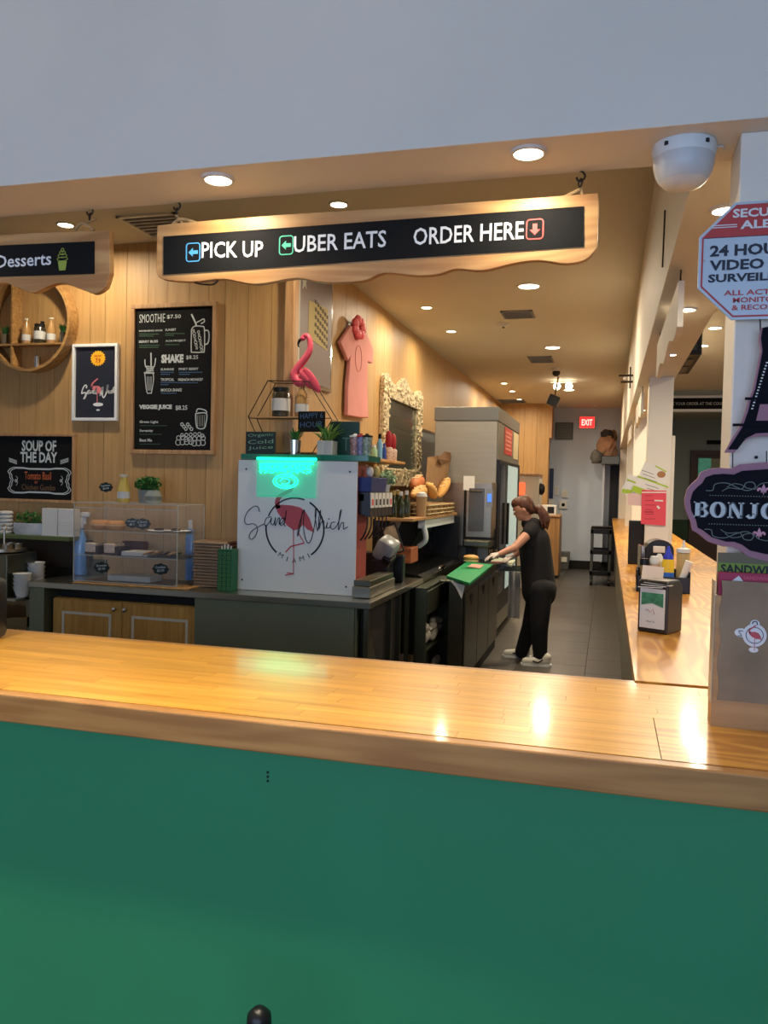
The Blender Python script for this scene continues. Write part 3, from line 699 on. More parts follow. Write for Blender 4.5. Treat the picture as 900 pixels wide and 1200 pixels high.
MB().prism(st, y0 - .014, y0 - .0125).prism(circ(cx - .028, cz + .004, .014, .01, 14), y0 - .0138, y0 - .0126).prism(circ(cx, cz + .026, .01, .009, 14), y0 - .0138, y0 - .0126).prism(circ(cx - .001, cz - .033, .01, .006, 14), y0 - .0138, y0 - .0126).build('sticker', white, t)
def flamingo_2d(mb, cx, cz, s, y, m=None):
    """body and legs of the round-logo flamingo: s = body half length"""
    mb.prism([(cx + u * s, cz + v * s) for u, v in [(-.85, .55), (-.5, .45), (0, .5), (.45, .35), (.75, -.05), (1.0, -.75), (.55, -.6), (.15, -.65), (-.1, -.5), (-.45, -.35), (-.8, 0), (-.95, .3)]], y - .0012, y, m)
    mb.stroke([(cx + u * s, cz + v * s) for u, v in smooth_pts([(-.82, .25), (-.88, .7), (-.55, 1.05), (-.1, 1.4), (.1, 1.55)], 5)], [s * .22 * (1.1 - .4 * i / 20) for i in range(21)], y, .0012, m)
inkn = MB().stroke(loop(circ(cx, cz, .018, n=26)), .0012, y0 - .014)
inkn.stroke(smooth_pts([(cx - .024, cz + .008), (cx - .033, cz + .008), (cx - .03, cz + .002), (cx - .027, cz - .003), (cx - .035, cz - .003)], 4), .0013, y0 - .0138)
inkn.stroke(smooth_pts([(cx + .005, cz + .024), (cx + .003, cz + .031), (cx - .004, cz + .03), (cx - .005, cz + .025)], 4), .002, y0 - .0138)
inkn.build('sticker_ring', inkb, t)
b = MB(); flamingo_2d(b, cx + .001, cz + .001, .014, y0 - .0142); b.box(cx, cx + .001, y0 - .0152, y0 - .014, cz - .034, cz - .008); b.build('sticker_flamingo', pinkl, t)
t = thing('menu_stack', 'menus with green lettered header standing in the kraft box', 'menu', (x0 + .1, y0 + .03, CT))
bx('card', mat('olive_card', (112, 106, 84), .7), t, x0 + .008, x0 + .172, y0 + .028, y0 + .036, CT + .012, CT + .395)
bx('header_band', mat('lime_band', (120, 150, 50), .6), t, x0 + .009, x0 + .172, y0 + .0265, y0 + .028, CT + .345, CT + .372)
text('SANDWHICH', x0 + .014, x0 + .17, CT + .348, CT + .369, y0 + .0265, inkb, t, bold=.03)
t = thing('menu_stack', 'crimson menu with pale lettering leaning in front of the olive menus', 'menu', (x0 + .1, y0 + .01, CT))
bx('card', mat('crimson_card', (168, 34, 74), .5), t, x0 + .008, x0 + .172, y0 + .002, y0 + .02, CT + .01, CT + .352)
text('SANDWHICH MENU', x0 + .06, x0 + .165, CT + .338, CT + .346, y0 + .002, pink, t)
MB().prism([(x0 + .035, CT + .333), (x0 + .05, CT + .346), (x0 + .06, CT + .333)], y0 + .0005, y0 + .002).build('logo_mark', white, t)

# ------------------------------------------------------------------ counter things on the right
def napkin(x, y, w_, d_, h_, rz, label, face=True, m=None):
    t = thing('napkin_dispenser', label, 'dispenser', (x, y, CT), rz)
    pr = [(-d_ / 2, 0), (d_ / 2, 0), (d_ / 2, h_ * .86), (d_ / 2 - .03, h_), (-d_ / 2 + .01, h_), (-d_ / 2, h_ * .96)]
    M_ = Matrix(((0, 1, 0, 0), (1, 0, 0, 0), (0, 0, 1, 0), (0, 0, 0, 1)))
    MB().prism(pr, -w_ / 2, w_ / 2, M_).build('body', m or mat('brown_black', (46, 40, 34), .3), t, .012, local=True)
    if face:
        MB().box(-w_ / 2 + .01, w_ / 2 - .01, -d_ / 2 - .003, -d_ / 2 - .0005, .018, h_ * .84).build('card', papm, t, local=True)
        MB().prism([(-w_ / 2 + .016, h_ * .76), (w_ / 2 - .016, h_ * .76), (w_ / 2 - .016, h_ * .5), (.0, h_ * .57), (-w_ / 2 + .016, h_ * .52)], -d_ / 2 - .0042, -d_ / 2 - .003).build('card_picture', mat('green_photo', (70, 140, 100), .6, noise=.4, nscale=60), t, local=True)
        b = MB(); scribble(b, -.025, .025, h_ * .34, h_ * .46, 1, .0014, -d_ / 2 - .003, 1.2, 5); b.build('card_print', pinkl, t, local=True)
        b = MB(); scribble(b, -.02, .022, h_ * .2, h_ * .24, 1, .0012, -d_ / 2 - .003, .8, 6); b.build('card_line', inkb, t, local=True)
        for i in range(3):
            MB().box(-w_ / 2 + .012, w_ / 2 - .012 + .004 * i, -d_ / 2 - .012 + .006 * i, -d_ / 2 + .03, h_ * (.86 + .035 * i), h_ * (.87 + .035 * i), Matrix.Rotation(.05 * (i - 1), 4, 'Y')).build('napkin', papm, t, local=True)
        bx('lens_side', chrome, None, 0, .001, 0, .001, 0, .001) if False else None
    return t
napkin(.205, 3.27, .118, .135, .2, -.48, 'black napkin dispenser with green picture card, nearest on the side counter')
nd = thing('napkin_dispenser', 'chrome sided black napkin dispenser with rounded top near the pillar', 'dispenser', (.31, 5.35, CT), .1)
M_ = Matrix(((0, 1, 0, 0), (1, 0, 0, 0), (0, 0, 1, 0), (0, 0, 0, 1)))
def arch(w_, h_, n=10): return [(-w_, 0), (w_, 0), (w_, h_ - w_ * .8)] + [(w_ * math.cos(PI * i / n), h_ - w_ * .8 + w_ * .8 * math.sin(PI * i / n)) for i in range(1, n)] + [(-w_, h_ - w_ * .8)]
MB().prism(arch(.085, .24), -.07, .07).build('body', black, nd, .004, local=True)
MB().box(-.112, -.086, -.07, .07, 0, .2).build('side_plate', chrome, nd, .006, local=True)
MB().box(-.04, .03, -.078, -.071, .16, .2).build('napkin', papm, nd, .003, local=True)
# condiment caddy
cdx, cdy = .30, 4.62
t = thing('condiment_caddy', 'black open condiment caddy behind the napkin dispenser with the card', 'caddy', (cdx, cdy, CT), 0)
x0c, x1c, y0c, y1c = cdx - .14, cdx + .13, cdy - .09, cdy + .09
MB().box(x0c, x1c, y0c, y0c + .006, CT, CT + .085).box(x0c, x1c, y1c - .006, y1c, CT, CT + .115).box(x0c, x0c + .006, y0c, y1c, CT, CT + .115).box(x1c - .006, x1c, y0c, y1c, CT, CT + .115).box(x0c, x1c, y0c, y1c, CT, CT + .005).build('tray', black, t, .001)
tg = tag(MB().box(-.055, .055, -.001, .001, -.05, .04, Matrix.Translation((cdx - .06, y0c - .006, CT + .1)) @ Matrix.Rotation(.08, 4, 'Y') @ Matrix.Rotation(.1, 4, 'Z')).build('paper_slip', papm), 'white paper packets hanging over the front of the black caddy', 'paper')
def bottle(x, y, z, prof, m, cap, capm, label, lab=None, name='sauce_bottle', group=None, cat='bottle', content=None, seg=16):
    t = thing(name, label, cat, (x, y, z), 0, group)
    MB().lathe((x, y, z), prof, seg).build('body', m, t, smooth=True)
    if cap: MB().lathe((x, y, z), cap, seg).build('cap', capm, t, smooth=True)
    if lab: MB().lathe((x, y, z), [(lab[0], lab[1]), (lab[0], lab[2])], seg, caps=False).build('sticker', lab[3], t, smooth=True)
    return t
bottle(cdx + .02, cdy - .03, CT + .006, [(.03, 0), (.032, .01), (.032, .15), (.026, .17)], mat('yellow_plastic', (228, 190, 40), .4), [(.027, .17), (.027, .182), (.016, .2), (.008, .23), (.004, .24)], mat('blue_cap', (40, 60, 190), .4), 'yellow squeeze bottle with pointed blue cap in the caddy', (.0325, .02, .1, mat('blue_label', (50, 110, 200), .5)))
bottle(cdx + .1, cdy + .02, CT + .006, [(.032, 0), (.034, .01), (.034, .2), (.028, .205)], mat('translucent_squeeze', (190, 165, 110), .35), [(.036, .205), (.036, .225), (.01, .232), (.005, .27)], offw, 'tall squeeze bottle with a white nozzle top standing at caddy back')
bottle(cdx - .1, cdy + .0, CT + .006, [(.02, 0), (.022, .01), (.022, .13)], mat('spice_brown', (160, 130, 95), .4), [(.023, .13), (.023, .165)], black, 'small spice jar with black lid at the left of caddy')
bottle(cdx - .045, cdy - .0, CT + .006, [(.026, 0), (.027, .01), (.027, .14)], mat('salt_pink', (205, 170, 140), .4), [(.028, .14), (.03, .155), (.022, .18)], offw, 'shaker with pinkish body and white lid in the caddy')
bottle(cdx - .02, cdy + .05, CT + .006, [(.026, 0), (.027, .01), (.027, .15)], offw, [(.028, .15), (.01, .19)], offw, 'white squeeze bottle behind the shakers in the caddy')
MB_ = MB().tube([(cdx + .075, cdy - .05, CT + .02), (cdx + .125, cdy - .06, CT + .17)], [.016, .022], 10)
tag(MB_.build('straw_bundle', papm), 'bundle of paper wrapped straws leaning at right in the caddy', 'straws')
# menu holder, papers
t = thing('menu_holder', 'black upright box holding folded menus beside the first pillar', 'holder', (.2, 6.28, CT))
q0 = P(737, 637, Z=CT); 
MB().box(.155, .258, 6.22, 6.35, CT, CT + .32).build('body', blackm, t, .005)
def card(name, label, pts, Y, m, th=.004, lines=None):
    b = MB().prism([(P(a, b_, Y=Y).x, P(a, b_, Y=Y).z) for a, b_ in pts], Y, Y + th)
    t = thing(name, label, 'leaflet', (P(*pts[0], Y=Y).x, Y, P(*pts[0], Y=Y).z)); b.build('sheet', m, t)
    if lines: lines(t)
    return t
lime = mat('lime_ink', (168, 196, 50), .6); greyp = mat('grey_ink', (120, 116, 110), .7); bun = mat('bun_ink', (170, 120, 80), .7)
def ln1(t):
    for (a, b_, c_, d_), w_ in (((757, 561, 771, 571), 5), ((751, 554, 775, 572), .1)):
        pass
    f_ = lambda u, v: (P(u, v, Y=6.195).x, P(u, v, Y=6.195).z)
    MB().stroke([f_(747, 558), f_(783, 571)], .012, 6.195).stroke([f_(768, 546), f_(781, 553)], .01, 6.195).stroke([f_(741, 572), f_(755, 577)], .045, 6.195).build('green_band', lime, t)
    b = MB()
    for k in range(5): b.stroke([f_(752 + k * 1.5, 551 + k * 4.5 + (k > 2) * 3), f_(766 + k * 2, 556 + k * 4.5 + (k > 2) * 3)], .004, 6.195)
    b.build('print', greyp, t)
    MB().prism([(f_(775, 556)[0] + .03 * math.cos(a_) , f_(775, 556)[1] + .024 * math.sin(a_)) for a_ in [i * PI / 6 for i in range(12)]], 6.1935, 6.195).build('picture', bun, t)
card('leaflet', 'tilted leaflet with lime bands and a burger picture on first pillar', [(740, 577), (756, 541), (783, 553), (779, 571), (775, 580)], 6.195, papm, lines=ln1)
def ln2(t):
    f_ = lambda u, v: (P(u, v, Y=6.2).x, P(u, v, Y=6.2).z)
    MB().stroke([f_(735, 562), f_(748, 567)], .012, 6.2).stroke([f_(729, 575), f_(741, 577)], .03, 6.2).build('green_band', lime, t)
card('leaflet', 'smaller tilted leaflet half behind the lime banded leaflet', [(727, 577), (737, 555), (750, 560), (745, 580), (735, 580)], 6.2, papm, lines=ln2)
card('leaflet', 'white leaflet with red print behind the pink price sheet', [(736, 578), (736, 592), (752, 593), (752, 578)], 6.195, mat('pinkish_paper', (222, 190, 180), .7))
def ln3(t):
    f_ = lambda u, v: (P(u, v, Y=6.189).x, P(u, v, Y=6.189).z)
    b = MB()
    b.stroke([f_(752, 577), f_(781, 577)], .008, 6.189); b.stroke([f_(767, 586.5), f_(777, 587)], .01, 6.189); b.stroke([f_(770, 593), f_(773, 596)], .014, 6.189)
    b.build('print', papm, t)
    b = MB()
    b.stroke([f_(755, 600), f_(766, 600)], .006, 6.189)
    for k in range(6): b.stroke([f_(756, 581 + 5.4 * k), f_(764 + 2 * (k % 3), 581 + 5.4 * k)], .003, 6.189)
    b.build('text_rows', mat('dark_red_ink', (130, 35, 45), .7), t)
card('price_sheet', 'pink price sheet taped to the front of the first pillar', [(752, 574), (751, 614), (780, 616), (781, 575)], 6.189, mat('coral_paper', (222, 78, 92), .7), lines=ln3)

# black flask at the left end of the bar counter
t = thing('napkin_dispenser', 'black rounded dispenser with chrome cap at left end of bar counter', 'dispenser', (-1.99, 2.19, CT))
MB().box(-2.08, -1.905, 2.12, 2.26, CT, CT + .2).build('body', black, t, .022, True)
MB().cyl((-1.93, 2.115, CT + .165), .014, .01, 16, 'Y').build('cap', chrome, t)

# security: speaker under dining ceiling
t = thing('wall_speaker', 'long dark grey speaker bracket on the dining side of soffit', 'speaker', (.52, 7.0, 2.9))
MB().box(.446, .68, 6.9, 8.0, 2.70, 2.98).build('body', black, t, .01)
MB().box(.48, .64, 6.893, 6.9, 2.74, 2.94).box(.5, .64, 7.1, 7.4, 2.694, 2.6995).box(.5, .64, 7.5, 7.8, 2.694, 2.6995).build('grille', mat('dark_grille', (70, 70, 70), .6), t)
#@@
# ------------------------------------------------------------------ things on the menu wall
WY = 5.149
def W(px, py, Y=WY): q = P(px, py, Y=Y); return (q.x, q.z)
def framed(name, label, cat, pts, fw, fm, pm, dep=.03):
    x0 = (W(*pts[0])[0] + W(*pts[2])[0]) / 2; x1 = (W(*pts[1])[0] + W(*pts[3])[0]) / 2
    z1 = (W(*pts[0])[1] + W(*pts[1])[1]) / 2; z0 = (W(*pts[2])[1] + W(*pts[3])[1]) / 2
    t = thing(name, label, cat, ((x0 + x1) / 2, WY, z0))
    b = MB()
    b.box(x0, x1, WY - dep, WY, z1 - fw, z1).box(x0, x1, WY - dep, WY, z0, z0 + fw).box(x0, x0 + fw, WY - dep, WY, z0 + fw, z1 - fw).box(x1 - fw, x1, WY - dep, WY, z0 + fw, z1 - fw)
    b.build('frame', fm, t, .003)
    bx('panel', pm, t, x0 + fw, x1 - fw, WY - dep * .4, WY - .002, z0 + fw, z1 - fw)
    return t, x0, x1, z0, z1, WY - dep * .4
t, x0, x1, z0, z1, fy = framed('menu_board', 'tall chalkboard menu of smoothies, shakes and veggie juice in oak frame', 'menu board', [(158, 357), (257, 355), (152, 531), (252, 534)], .03, frameoak, board)
def mb_(u, v): # crop pixel (0..726,0..1200 of region 150..265 x 350..540) -> wall
    return W(150 + u * 115 / 726, 350 + v * 190 / 1200, fy)
def mt(s, u0, v0, u1, v1, m_=chalk, bold=.02):
    a = mb_(u0, v1); c_ = mb_(u1, v0); text(s, a[0], c_[0], a[1], c_[1], fy, m_, t, bold=bold)
mt('SMOOTHIE', 84, 110, 275, 180, bold=-.005); mt('$7.50', 288, 116, 392, 152, bold=.015)
mt('MORNING KICK', 82, 228, 258, 246); mt('SUNSET', 276, 220, 356, 240)
mt('BERRY BLISS', 82, 306, 222, 328); mt('ACAI PROJECT', 278, 302, 428, 324)
mt('SHAKE', 246, 410, 412, 478, bold=.06); mt('$8.25', 430, 418, 520, 452, bold=.01)
mt('SUNRISE', 242, 514, 340, 532); mt('PINKY BERRY', 376, 510, 522, 530)
mt('TROPICAL', 242, 588, 342, 610); mt('FRENCH MONKEY', 372, 588, 556, 610); mt('MOCCA SHAKE', 244, 664, 398, 688)
mt('VEGGIE JUICE', 82, 784, 326, 826, bold=.06); mt('$8.25', 352, 790, 440, 828, bold=.015)
mt('Green Light', 86, 902, 224, 926); mt('Serenity', 86, 968, 186, 990); mt('Beet Me', 86, 1036, 178, 1058)
b = MB(); g_ = MB()
for u0, u1, v in ((82, 228, 262), (82, 190, 276), (276, 420, 258), (276, 340, 272), (82, 235, 345), (82, 225, 360), (276, 380, 340)):
    a = mb_(u0, v); c_ = mb_(u1, v); g_.stroke([a, c_], .006, fy)
for u0, u1, v in ((242, 340, 545), (242, 310, 560), (376, 550, 545), (376, 460, 560), (242, 370, 620), (242, 300, 636), (372, 520, 622), (244, 360, 700)):
    a = mb_(u0, v); c_ = mb_(u1, v); b.stroke([a, c_], .006, fy)
for u0, u1, v in ((86, 290, 940), (86, 250, 1004), (86, 240, 1076)):
    a = mb_(u0, v); c_ = mb_(u1, v); g_.stroke([a, c_], .004, fy)
b.build('blue_chalk_lines', bluechalk, t); g_.build('green_chalk_lines', greench, t)
b = MB()
def cs(pts, w_=.005): b.stroke([mb_(*p_) for p_ in smooth_pts(pts, 4)], w_, fy)
cs([(470, 230), (468, 380), (480, 396), (550, 396), (565, 380), (565, 225), (545, 205), (490, 205), (470, 230)], .007)
cs([(565, 235), (595, 240), (600, 290), (590, 330), (567, 340)], .009); cs([(470, 115), (500, 180), (505, 205)], .012); cs([(500, 180), (530, 165), (560, 150), (565, 170), (540, 185)], .007)
for i in range(14):
    a = mb_(485 + (i * 37) % 70, 235 + i * 11); b.stroke(loop(circ(a[0], a[1], .007 + .002 * (i % 3), n=7)), .004, fy)
b.build('jar_drawing', chalk, t)['kind'] = 'stuff'; b = MB()
cs([(125, 560), (140, 690), (165, 697), (175, 690), (188, 560), (125, 545), (125, 560)], .006); cs([(120, 550), (195, 550)], .01); cs([(170, 400), (172, 520)], .01); cs([(125, 450), (130, 500), (160, 530)], .007); cs([(205, 440), (195, 500), (165, 530)], .007)
for i in range(5): cs([(140 + 9 * i, 575), (146 + 6 * i, 680)], .002)
for i in range(4): cs([(135, 500 + 12 * i), (190, 505 + 10 * i)], .006)
b.build('sundae_drawing', chalk, t)['kind'] = 'stuff'; b = MB()
cs([(500, 850), (505, 930), (520, 960), (560, 960), (575, 930), (580, 850), (500, 850)], .008); cs([(505, 840), (520, 815), (570, 825), (585, 845)], .008)
for i in range(5): cs([(512 + 14 * i, 860), (516 + 12 * i, 945)], .002)
for i in range(22):
    u = 345 + (i * 61) % 215; v = 1000 + (i * 29) % 85
    if u < 380 and v < 1020: continue
    a = mb_(u, v); b.stroke(loop(circ(a[0], a[1], .012 + .004 * (i % 3), n=9)), .005, fy)
for i in range(6):
    a = mb_(400 + 14 * i, 930 + (i * 17) % 50); b.stroke(loop(circ(a[0], a[1], .011, n=7)), .006, fy)
b.build('fruit_drawing', chalk, t)['kind'] = 'stuff'

t, x0, x1, z0, z1, fy = framed('soup_board', 'chalkboard for the soup of the day in light oak frame', 'chalkboard', [(-4, 508), (90, 508), (-4, 589), (90, 588)], .022, frameoak, board)
def sb(u, v): return W(u * 250 / 900, 400 + v * 200 / 720, fy)
def st_(s, u0, v0, u1, v1, m_=chalk, bold=.03, slope=0):
    a = sb(u0, v1); c_ = sb(u1, v0); text(s, a[0], c_[0], a[1], c_[1], fy, m_, t, bold=bold, slope=slope)
st_('SOUP OF', 92, 418, 238, 464); st_('THE DAY', 86, 468, 242, 510)
st_('Tomato Basil', 104, 552, 216, 582, orangech, .0); st_('or', 146, 590, 160, 600, orangech, 0); st_('Chicken Gumbo', 92, 606, 234, 626, mat('brown_chalk', (120, 90, 60), .8), 0)
b = MB()
for k_ in (1, .93):
    c0 = sb(165, 588); hw, hh = abs(sb(298, 588)[0] - c0[0]) * k_, abs(sb(165, 648)[1] - c0[1]) * k_
    pts = []
    for i in range(40):
        a = 2 * PI * i / 40; r = 1 + (.07 if abs(math.sin(2 * a)) > .75 else 0) - (.05 if abs(math.sin(2 * a)) < .25 and abs(math.cos(a)) > .5 else 0)
        pts.append((c0[0] + hw * max(-.95, min(.95, 1.1 * math.cos(a))) * r, c0[1] + hh * max(-.85, min(.85, 1.25 * math.sin(a))) * r))
    b.stroke(loop(pts), .006, fy)
for sx, uu in ((1, 55), (-1, 272)):
    c0 = sb(uu, 505)
    for i in range(4): b.stroke([(c0[0] - .035, c0[1] + .012 - sx * .006 * 0 - .008 * i + sx * .01), (c0[0] + .035, c0[1] + .012 - .008 * i - sx * .01)], .004, fy)
for uu in (68, 258):
    c0 = sb(uu, 588)
    b.stroke(loop(circ(c0[0], c0[1], .01, n=10)), .004, fy); b.stroke(smooth_pts([(c0[0], c0[1] + .035), (c0[0] + .014, c0[1] + .015), (c0[0], c0[1]), (c0[0] + .014, c0[1] - .015), (c0[0], c0[1] - .035)], 4), .003, fy)
b.build('chalk_drawing', chalk, t)['kind'] = 'stuff'

t, x0, x1, z0, z1, fy = framed('flamingo_picture', 'small white framed flamingo poster with a yellow price burst', 'picture', [(88, 403), (141, 404), (86, 492), (139, 495)], .022, white, mat('poster_navy', (40, 44, 56), .35))
cx = (x0 + x1) / 2; hgt = z1 - z0
c0 = W(115, 420, fy)
pts = []
for i in range(36): r = .062 if i % 2 else .05; pts.append((c0[0] + r * 1.05 * math.cos(i * PI / 18), c0[1] + r * .95 * math.sin(i * PI / 18)))
MB().prism(pts, fy - .002, fy).build('price_burst', mat('burst_yellow', (250, 185, 40), .5), t)
text('NOW', c0[0] - .03, c0[0] + .03, c0[1] + .008, c0[1] + .026, fy - .002, mat('burst_red', (190, 60, 20), .6), t, bold=.03)
text('7.9', c0[0] - .02, c0[0] + .022, c0[1] - .034, c0[1] + .0, fy - .002, mat('burst_red', (190, 60, 20), .6), t, bold=.03)
b = MB(); c1 = W(114, 456, fy); flamingo_2d(b, c1[0], c1[1], .05, fy); b.box(c1[0] - .002, c1[0] + .003, fy - .0012, fy, c1[1] - .12, c1[1] - .02); b.build('flamingo', mat('poster_pink', (214, 120, 126), .6), t)
b = MB()
def script_logo(b, cx, cz, s, y, w_):
    """hand lettered word pair drawn as pen strokes, s = half width"""
    def k(pts): b.stroke([(cx + u * s, cz + v * s) for u, v in smooth_pts(pts, 5)], w_, y, .0012)
    k([(-.74, .26), (-.70, .36), (-.78, .42), (-.90, .30), (-.97, .12), (-.98, .0), (-.86, .04), (-.76, .02), (-.80, -.14), (-.87, -.26), (-.80, -.22), (-.72, -.04), (-.66, .08)])
    k([(-.66, .08), (-.56, .16), (-.55, .10), (-.62, .02), (-.63, -.02), (-.56, .06), (-.53, .14), (-.52, .04), (-.49, .0), (-.44, .08), (-.42, .16), (-.43, .04), (-.41, .06), (-.35, .14), (-.33, .1), (-.34, .0), (-.28, .02), (-.21, .12), (-.26, .12), (-.30, .04), (-.25, .0), (-.18, .14), (-.13, .32), (-.17, .12), (-.17, -.02), (-.12, .02)])
    k([(.16, .30), (.20, .24), (.19, .08), (.10, -.08), (.07, -.1), (.10, .0), (.20, .22), (.24, .32), (.22, .1), (.20, -.06), (.24, -.18), (.30, -.2), (.40, -.04), (.46, .2), (.48, .42), (.46, .3), (.44, .12)])
    k([(.44, .12), (.47, .30), (.52, .42), (.50, .26), (.47, .06), (.50, .1), (.55, .14), (.56, .04), (.60, .02), (.64, .12), (.63, .04), (.67, .04), (.73, .13), (.70, .12), (.68, .04), (.74, .03), (.80, .16), (.86, .32), (.82, .1), (.83, .04), (.88, .12), (.90, .04), (.97, .08), (1.0, .02)])
script_logo(b, W(116, 461, fy)[0], W(116, 461, fy)[1], .145, fy - .0012, .009)
b.build('script_lettering', white, t)
c2 = W(115, 474, fy); MB().prism(circ(c2[0], c2[1], .042, .014, 18), fy - .0014, fy).prism(circ(c2[0], c2[1] - .04, .015, .006, 12), fy - .0014, fy).build('white_stand', white, t)

# round shelf
rc = W(38, 382, 5.0); R_ = .292
rcx, rcz = P(32, 377, Y=5.045).x, P(32, 377, Y=5.045).z
t = thing('round_shelf', 'round wooden wall shelf with a divider and crossing shelf', 'shelf', (rcx, WY, rcz - .3))
b = MB(); n = 56; F0 = 5.045; vs = []; fs = []
for ro, yy in ((.36, F0), (.36, WY), (.338, WY), (.338, F0)):
    vs += [(rcx + ro * math.cos(2 * PI * i / n), yy, rcz + ro * math.sin(2 * PI * i / n)) for i in range(n)]
for j in range(4):
    for i in range(n): k = (i + 1) % n; fs.append((j * n + i, j * n + k, ((j + 1) % 4) * n + k, ((j + 1) % 4) * n + i))
b.add(vs, fs).build('hoop', roundwood, t, smooth=True)
sz = 2.576; sx = -4.261
hw = math.sqrt(max(.001, .338 ** 2 - (sz - rcz) ** 2)) - .002
bx('shelf_board', roundwood, t, rcx - hw, rcx + hw, F0 + .002, WY, sz - .007, sz + .007)
hv = math.sqrt(.338 ** 2 - (sx - rcx) ** 2) - .002
MB().box(sx - .007, sx + .007, F0 + .002, WY, sz + .008, rcz + hv).box(sx - .007, sx + .007, F0 + .002, WY, rcz - hv, sz - .008).build('divider', roundwood, t)
zs = sz + .0075
amber = mat('amber_sauce', (176, 136, 84), .25, coat=.4); lidw = mat('cream_lid', (205, 195, 170), .4); labw = mat('white_label', (205, 205, 200), .6); jarb = mat('dark_jar', (52, 48, 36), .2, coat=.5)
def sauce(px, Y, z, lb, s=1, grp=None, h=.185, r=.032):
    x = P(px, 390, Y=Y).x
    return bottle(x, Y, z, [(r * .95, 0), (r, .004), (r, h * .55), (r * .5, h * .78), (r * .42, h * .93)], amber, [(r * .55, h * .93), (r * .55, h)], lidw, lb, (r * 1.02, h * .12, h * .36, labw), group=grp)
sauce(31  , 5.085, zs, 'left tan sauce bottle in the round shelf', grp='sauce bottles in the round shelf')
sauce(60  , 5.085, zs, 'right tan sauce bottle in the round shelf', grp='sauce bottles in the round shelf')
def jar(x, Y, z, lb, r=.025, h=.075):
    return bottle(x, Y, z, [(r * .9, 0), (r, .004), (r, h * .8), (r * .85, h * .86)], jarb, [(r * .9, h * .86), (r * .9, h)], black, lb, (r * 1.02, h * .2, h * .62, labw), name='jar', cat='jar')
jar(P(46, 390, Y=5.08).x  , 5.085, zs, 'dark jar with a white label between two sauce bottles', .042, .14)
jar(P(49, 390, Y=5.125).x, 5.13, zs, 'dark jar behind the labelled jar in the round shelf', .016, .17)
def tin_plant(x, Y, z, lb, plant=True, r=.024, h=.075):
    t = thing('potted_plant' if plant else 'tin_pot', lb, 'plant' if plant else 'pot', (x, Y, z))
    MB().lathe((x, Y, z), [(r * .85, 0), (r, h), (r * .9, h - .002), (r * .8, h - .006)], 16).build('pot', chrome, t, smooth=True)
    if plant: tuft(t, x, Y, z + h - .006, r * 1.3, .075, leaf, 40, .01)
    return t
def tuft(t, x, y, z, r, h, m_, n, wd=.006, droop=.3, seed=None, name='foliage'):
    rg = random.Random(seed if seed is not None else int(abs(x * 1000) + abs(y * 77)))
    b = MB()
    for i in range(n):
        a = rg.random() * 2 * PI; l = h * (.6 + .5 * rg.random()); ou = r * (.5 + rg.random()) ; r0 = r * .35 * rg.random()
        p0 = Vector((x + r0 * math.cos(a), y + r0 * math.sin(a), z)); p2 = p0 + Vector((ou * math.cos(a), ou * math.sin(a), l * (1 - droop * rg.random())))
        p1 = (p0 + p2) / 2 + Vector((0, 0, l * .18)); s_ = Vector((-math.sin(a), math.cos(a), 0)) * wd / 2
        b.add([p0 - s_ * .6, p0 + s_ * .6, p1 + s_, p1 - s_, p2], [(0, 1, 2, 3), (3, 2, 4)])
    return b.build(name, m_, t)
def bush(t, x, y, z, rx, ry, rz, m_, n, ls=.012, name='foliage', seed=1):
    rg = random.Random(seed); b = MB()
    for i in range(n):
        u = rg.uniform(-1, 1); a = rg.random() * 2 * PI; q = math.sqrt(1 - u * u); k = rg.uniform(.45, 1)
        c_ = Vector((x + rx * q * math.cos(a) * k, y + ry * q * math.sin(a) * k, z + rz * u * k))
        m4 = Matrix.Translation(c_) @ Matrix.Rotation(rg.random() * 6, 4, 'Z') @ Matrix.Rotation(rg.uniform(-.9, .9), 4, 'X') @ Matrix.Rotation(rg.uniform(-.9, .9), 4, 'Y')
        s_ = ls * rg.uniform(.7, 1.2)
        b.add([(-s_ * .5, 0, 0), (0, -s_, .15 * s_), (s_ * .5, 0, 0), (0, s_, .15 * s_), (0, 0, .25 * s_)], [(0, 1, 4), (1, 2, 4), (2, 3, 4), (3, 0, 4)], m4)
    return b.build(name, m_, t)
tin_plant(P(6, 390, Y=5.08).x  , 5.085, zs, 'small plant in a steel tin left of the divider in round shelf')
tin_plant(P(74, 390, Y=5.08).x - .004  , 5.085, zs, 'small plant in a steel tin right of the sauce bottles in round shelf')
zb = rcz - math.sqrt(.338 ** 2 - (P(43, 428, Y=5.08).x - rcx) ** 2) + .006
tin_plant(P(43, 428, Y=5.08).x, 5.085, zb, 'bare steel tin standing at the bottom of the round shelf', False, .026, .08)

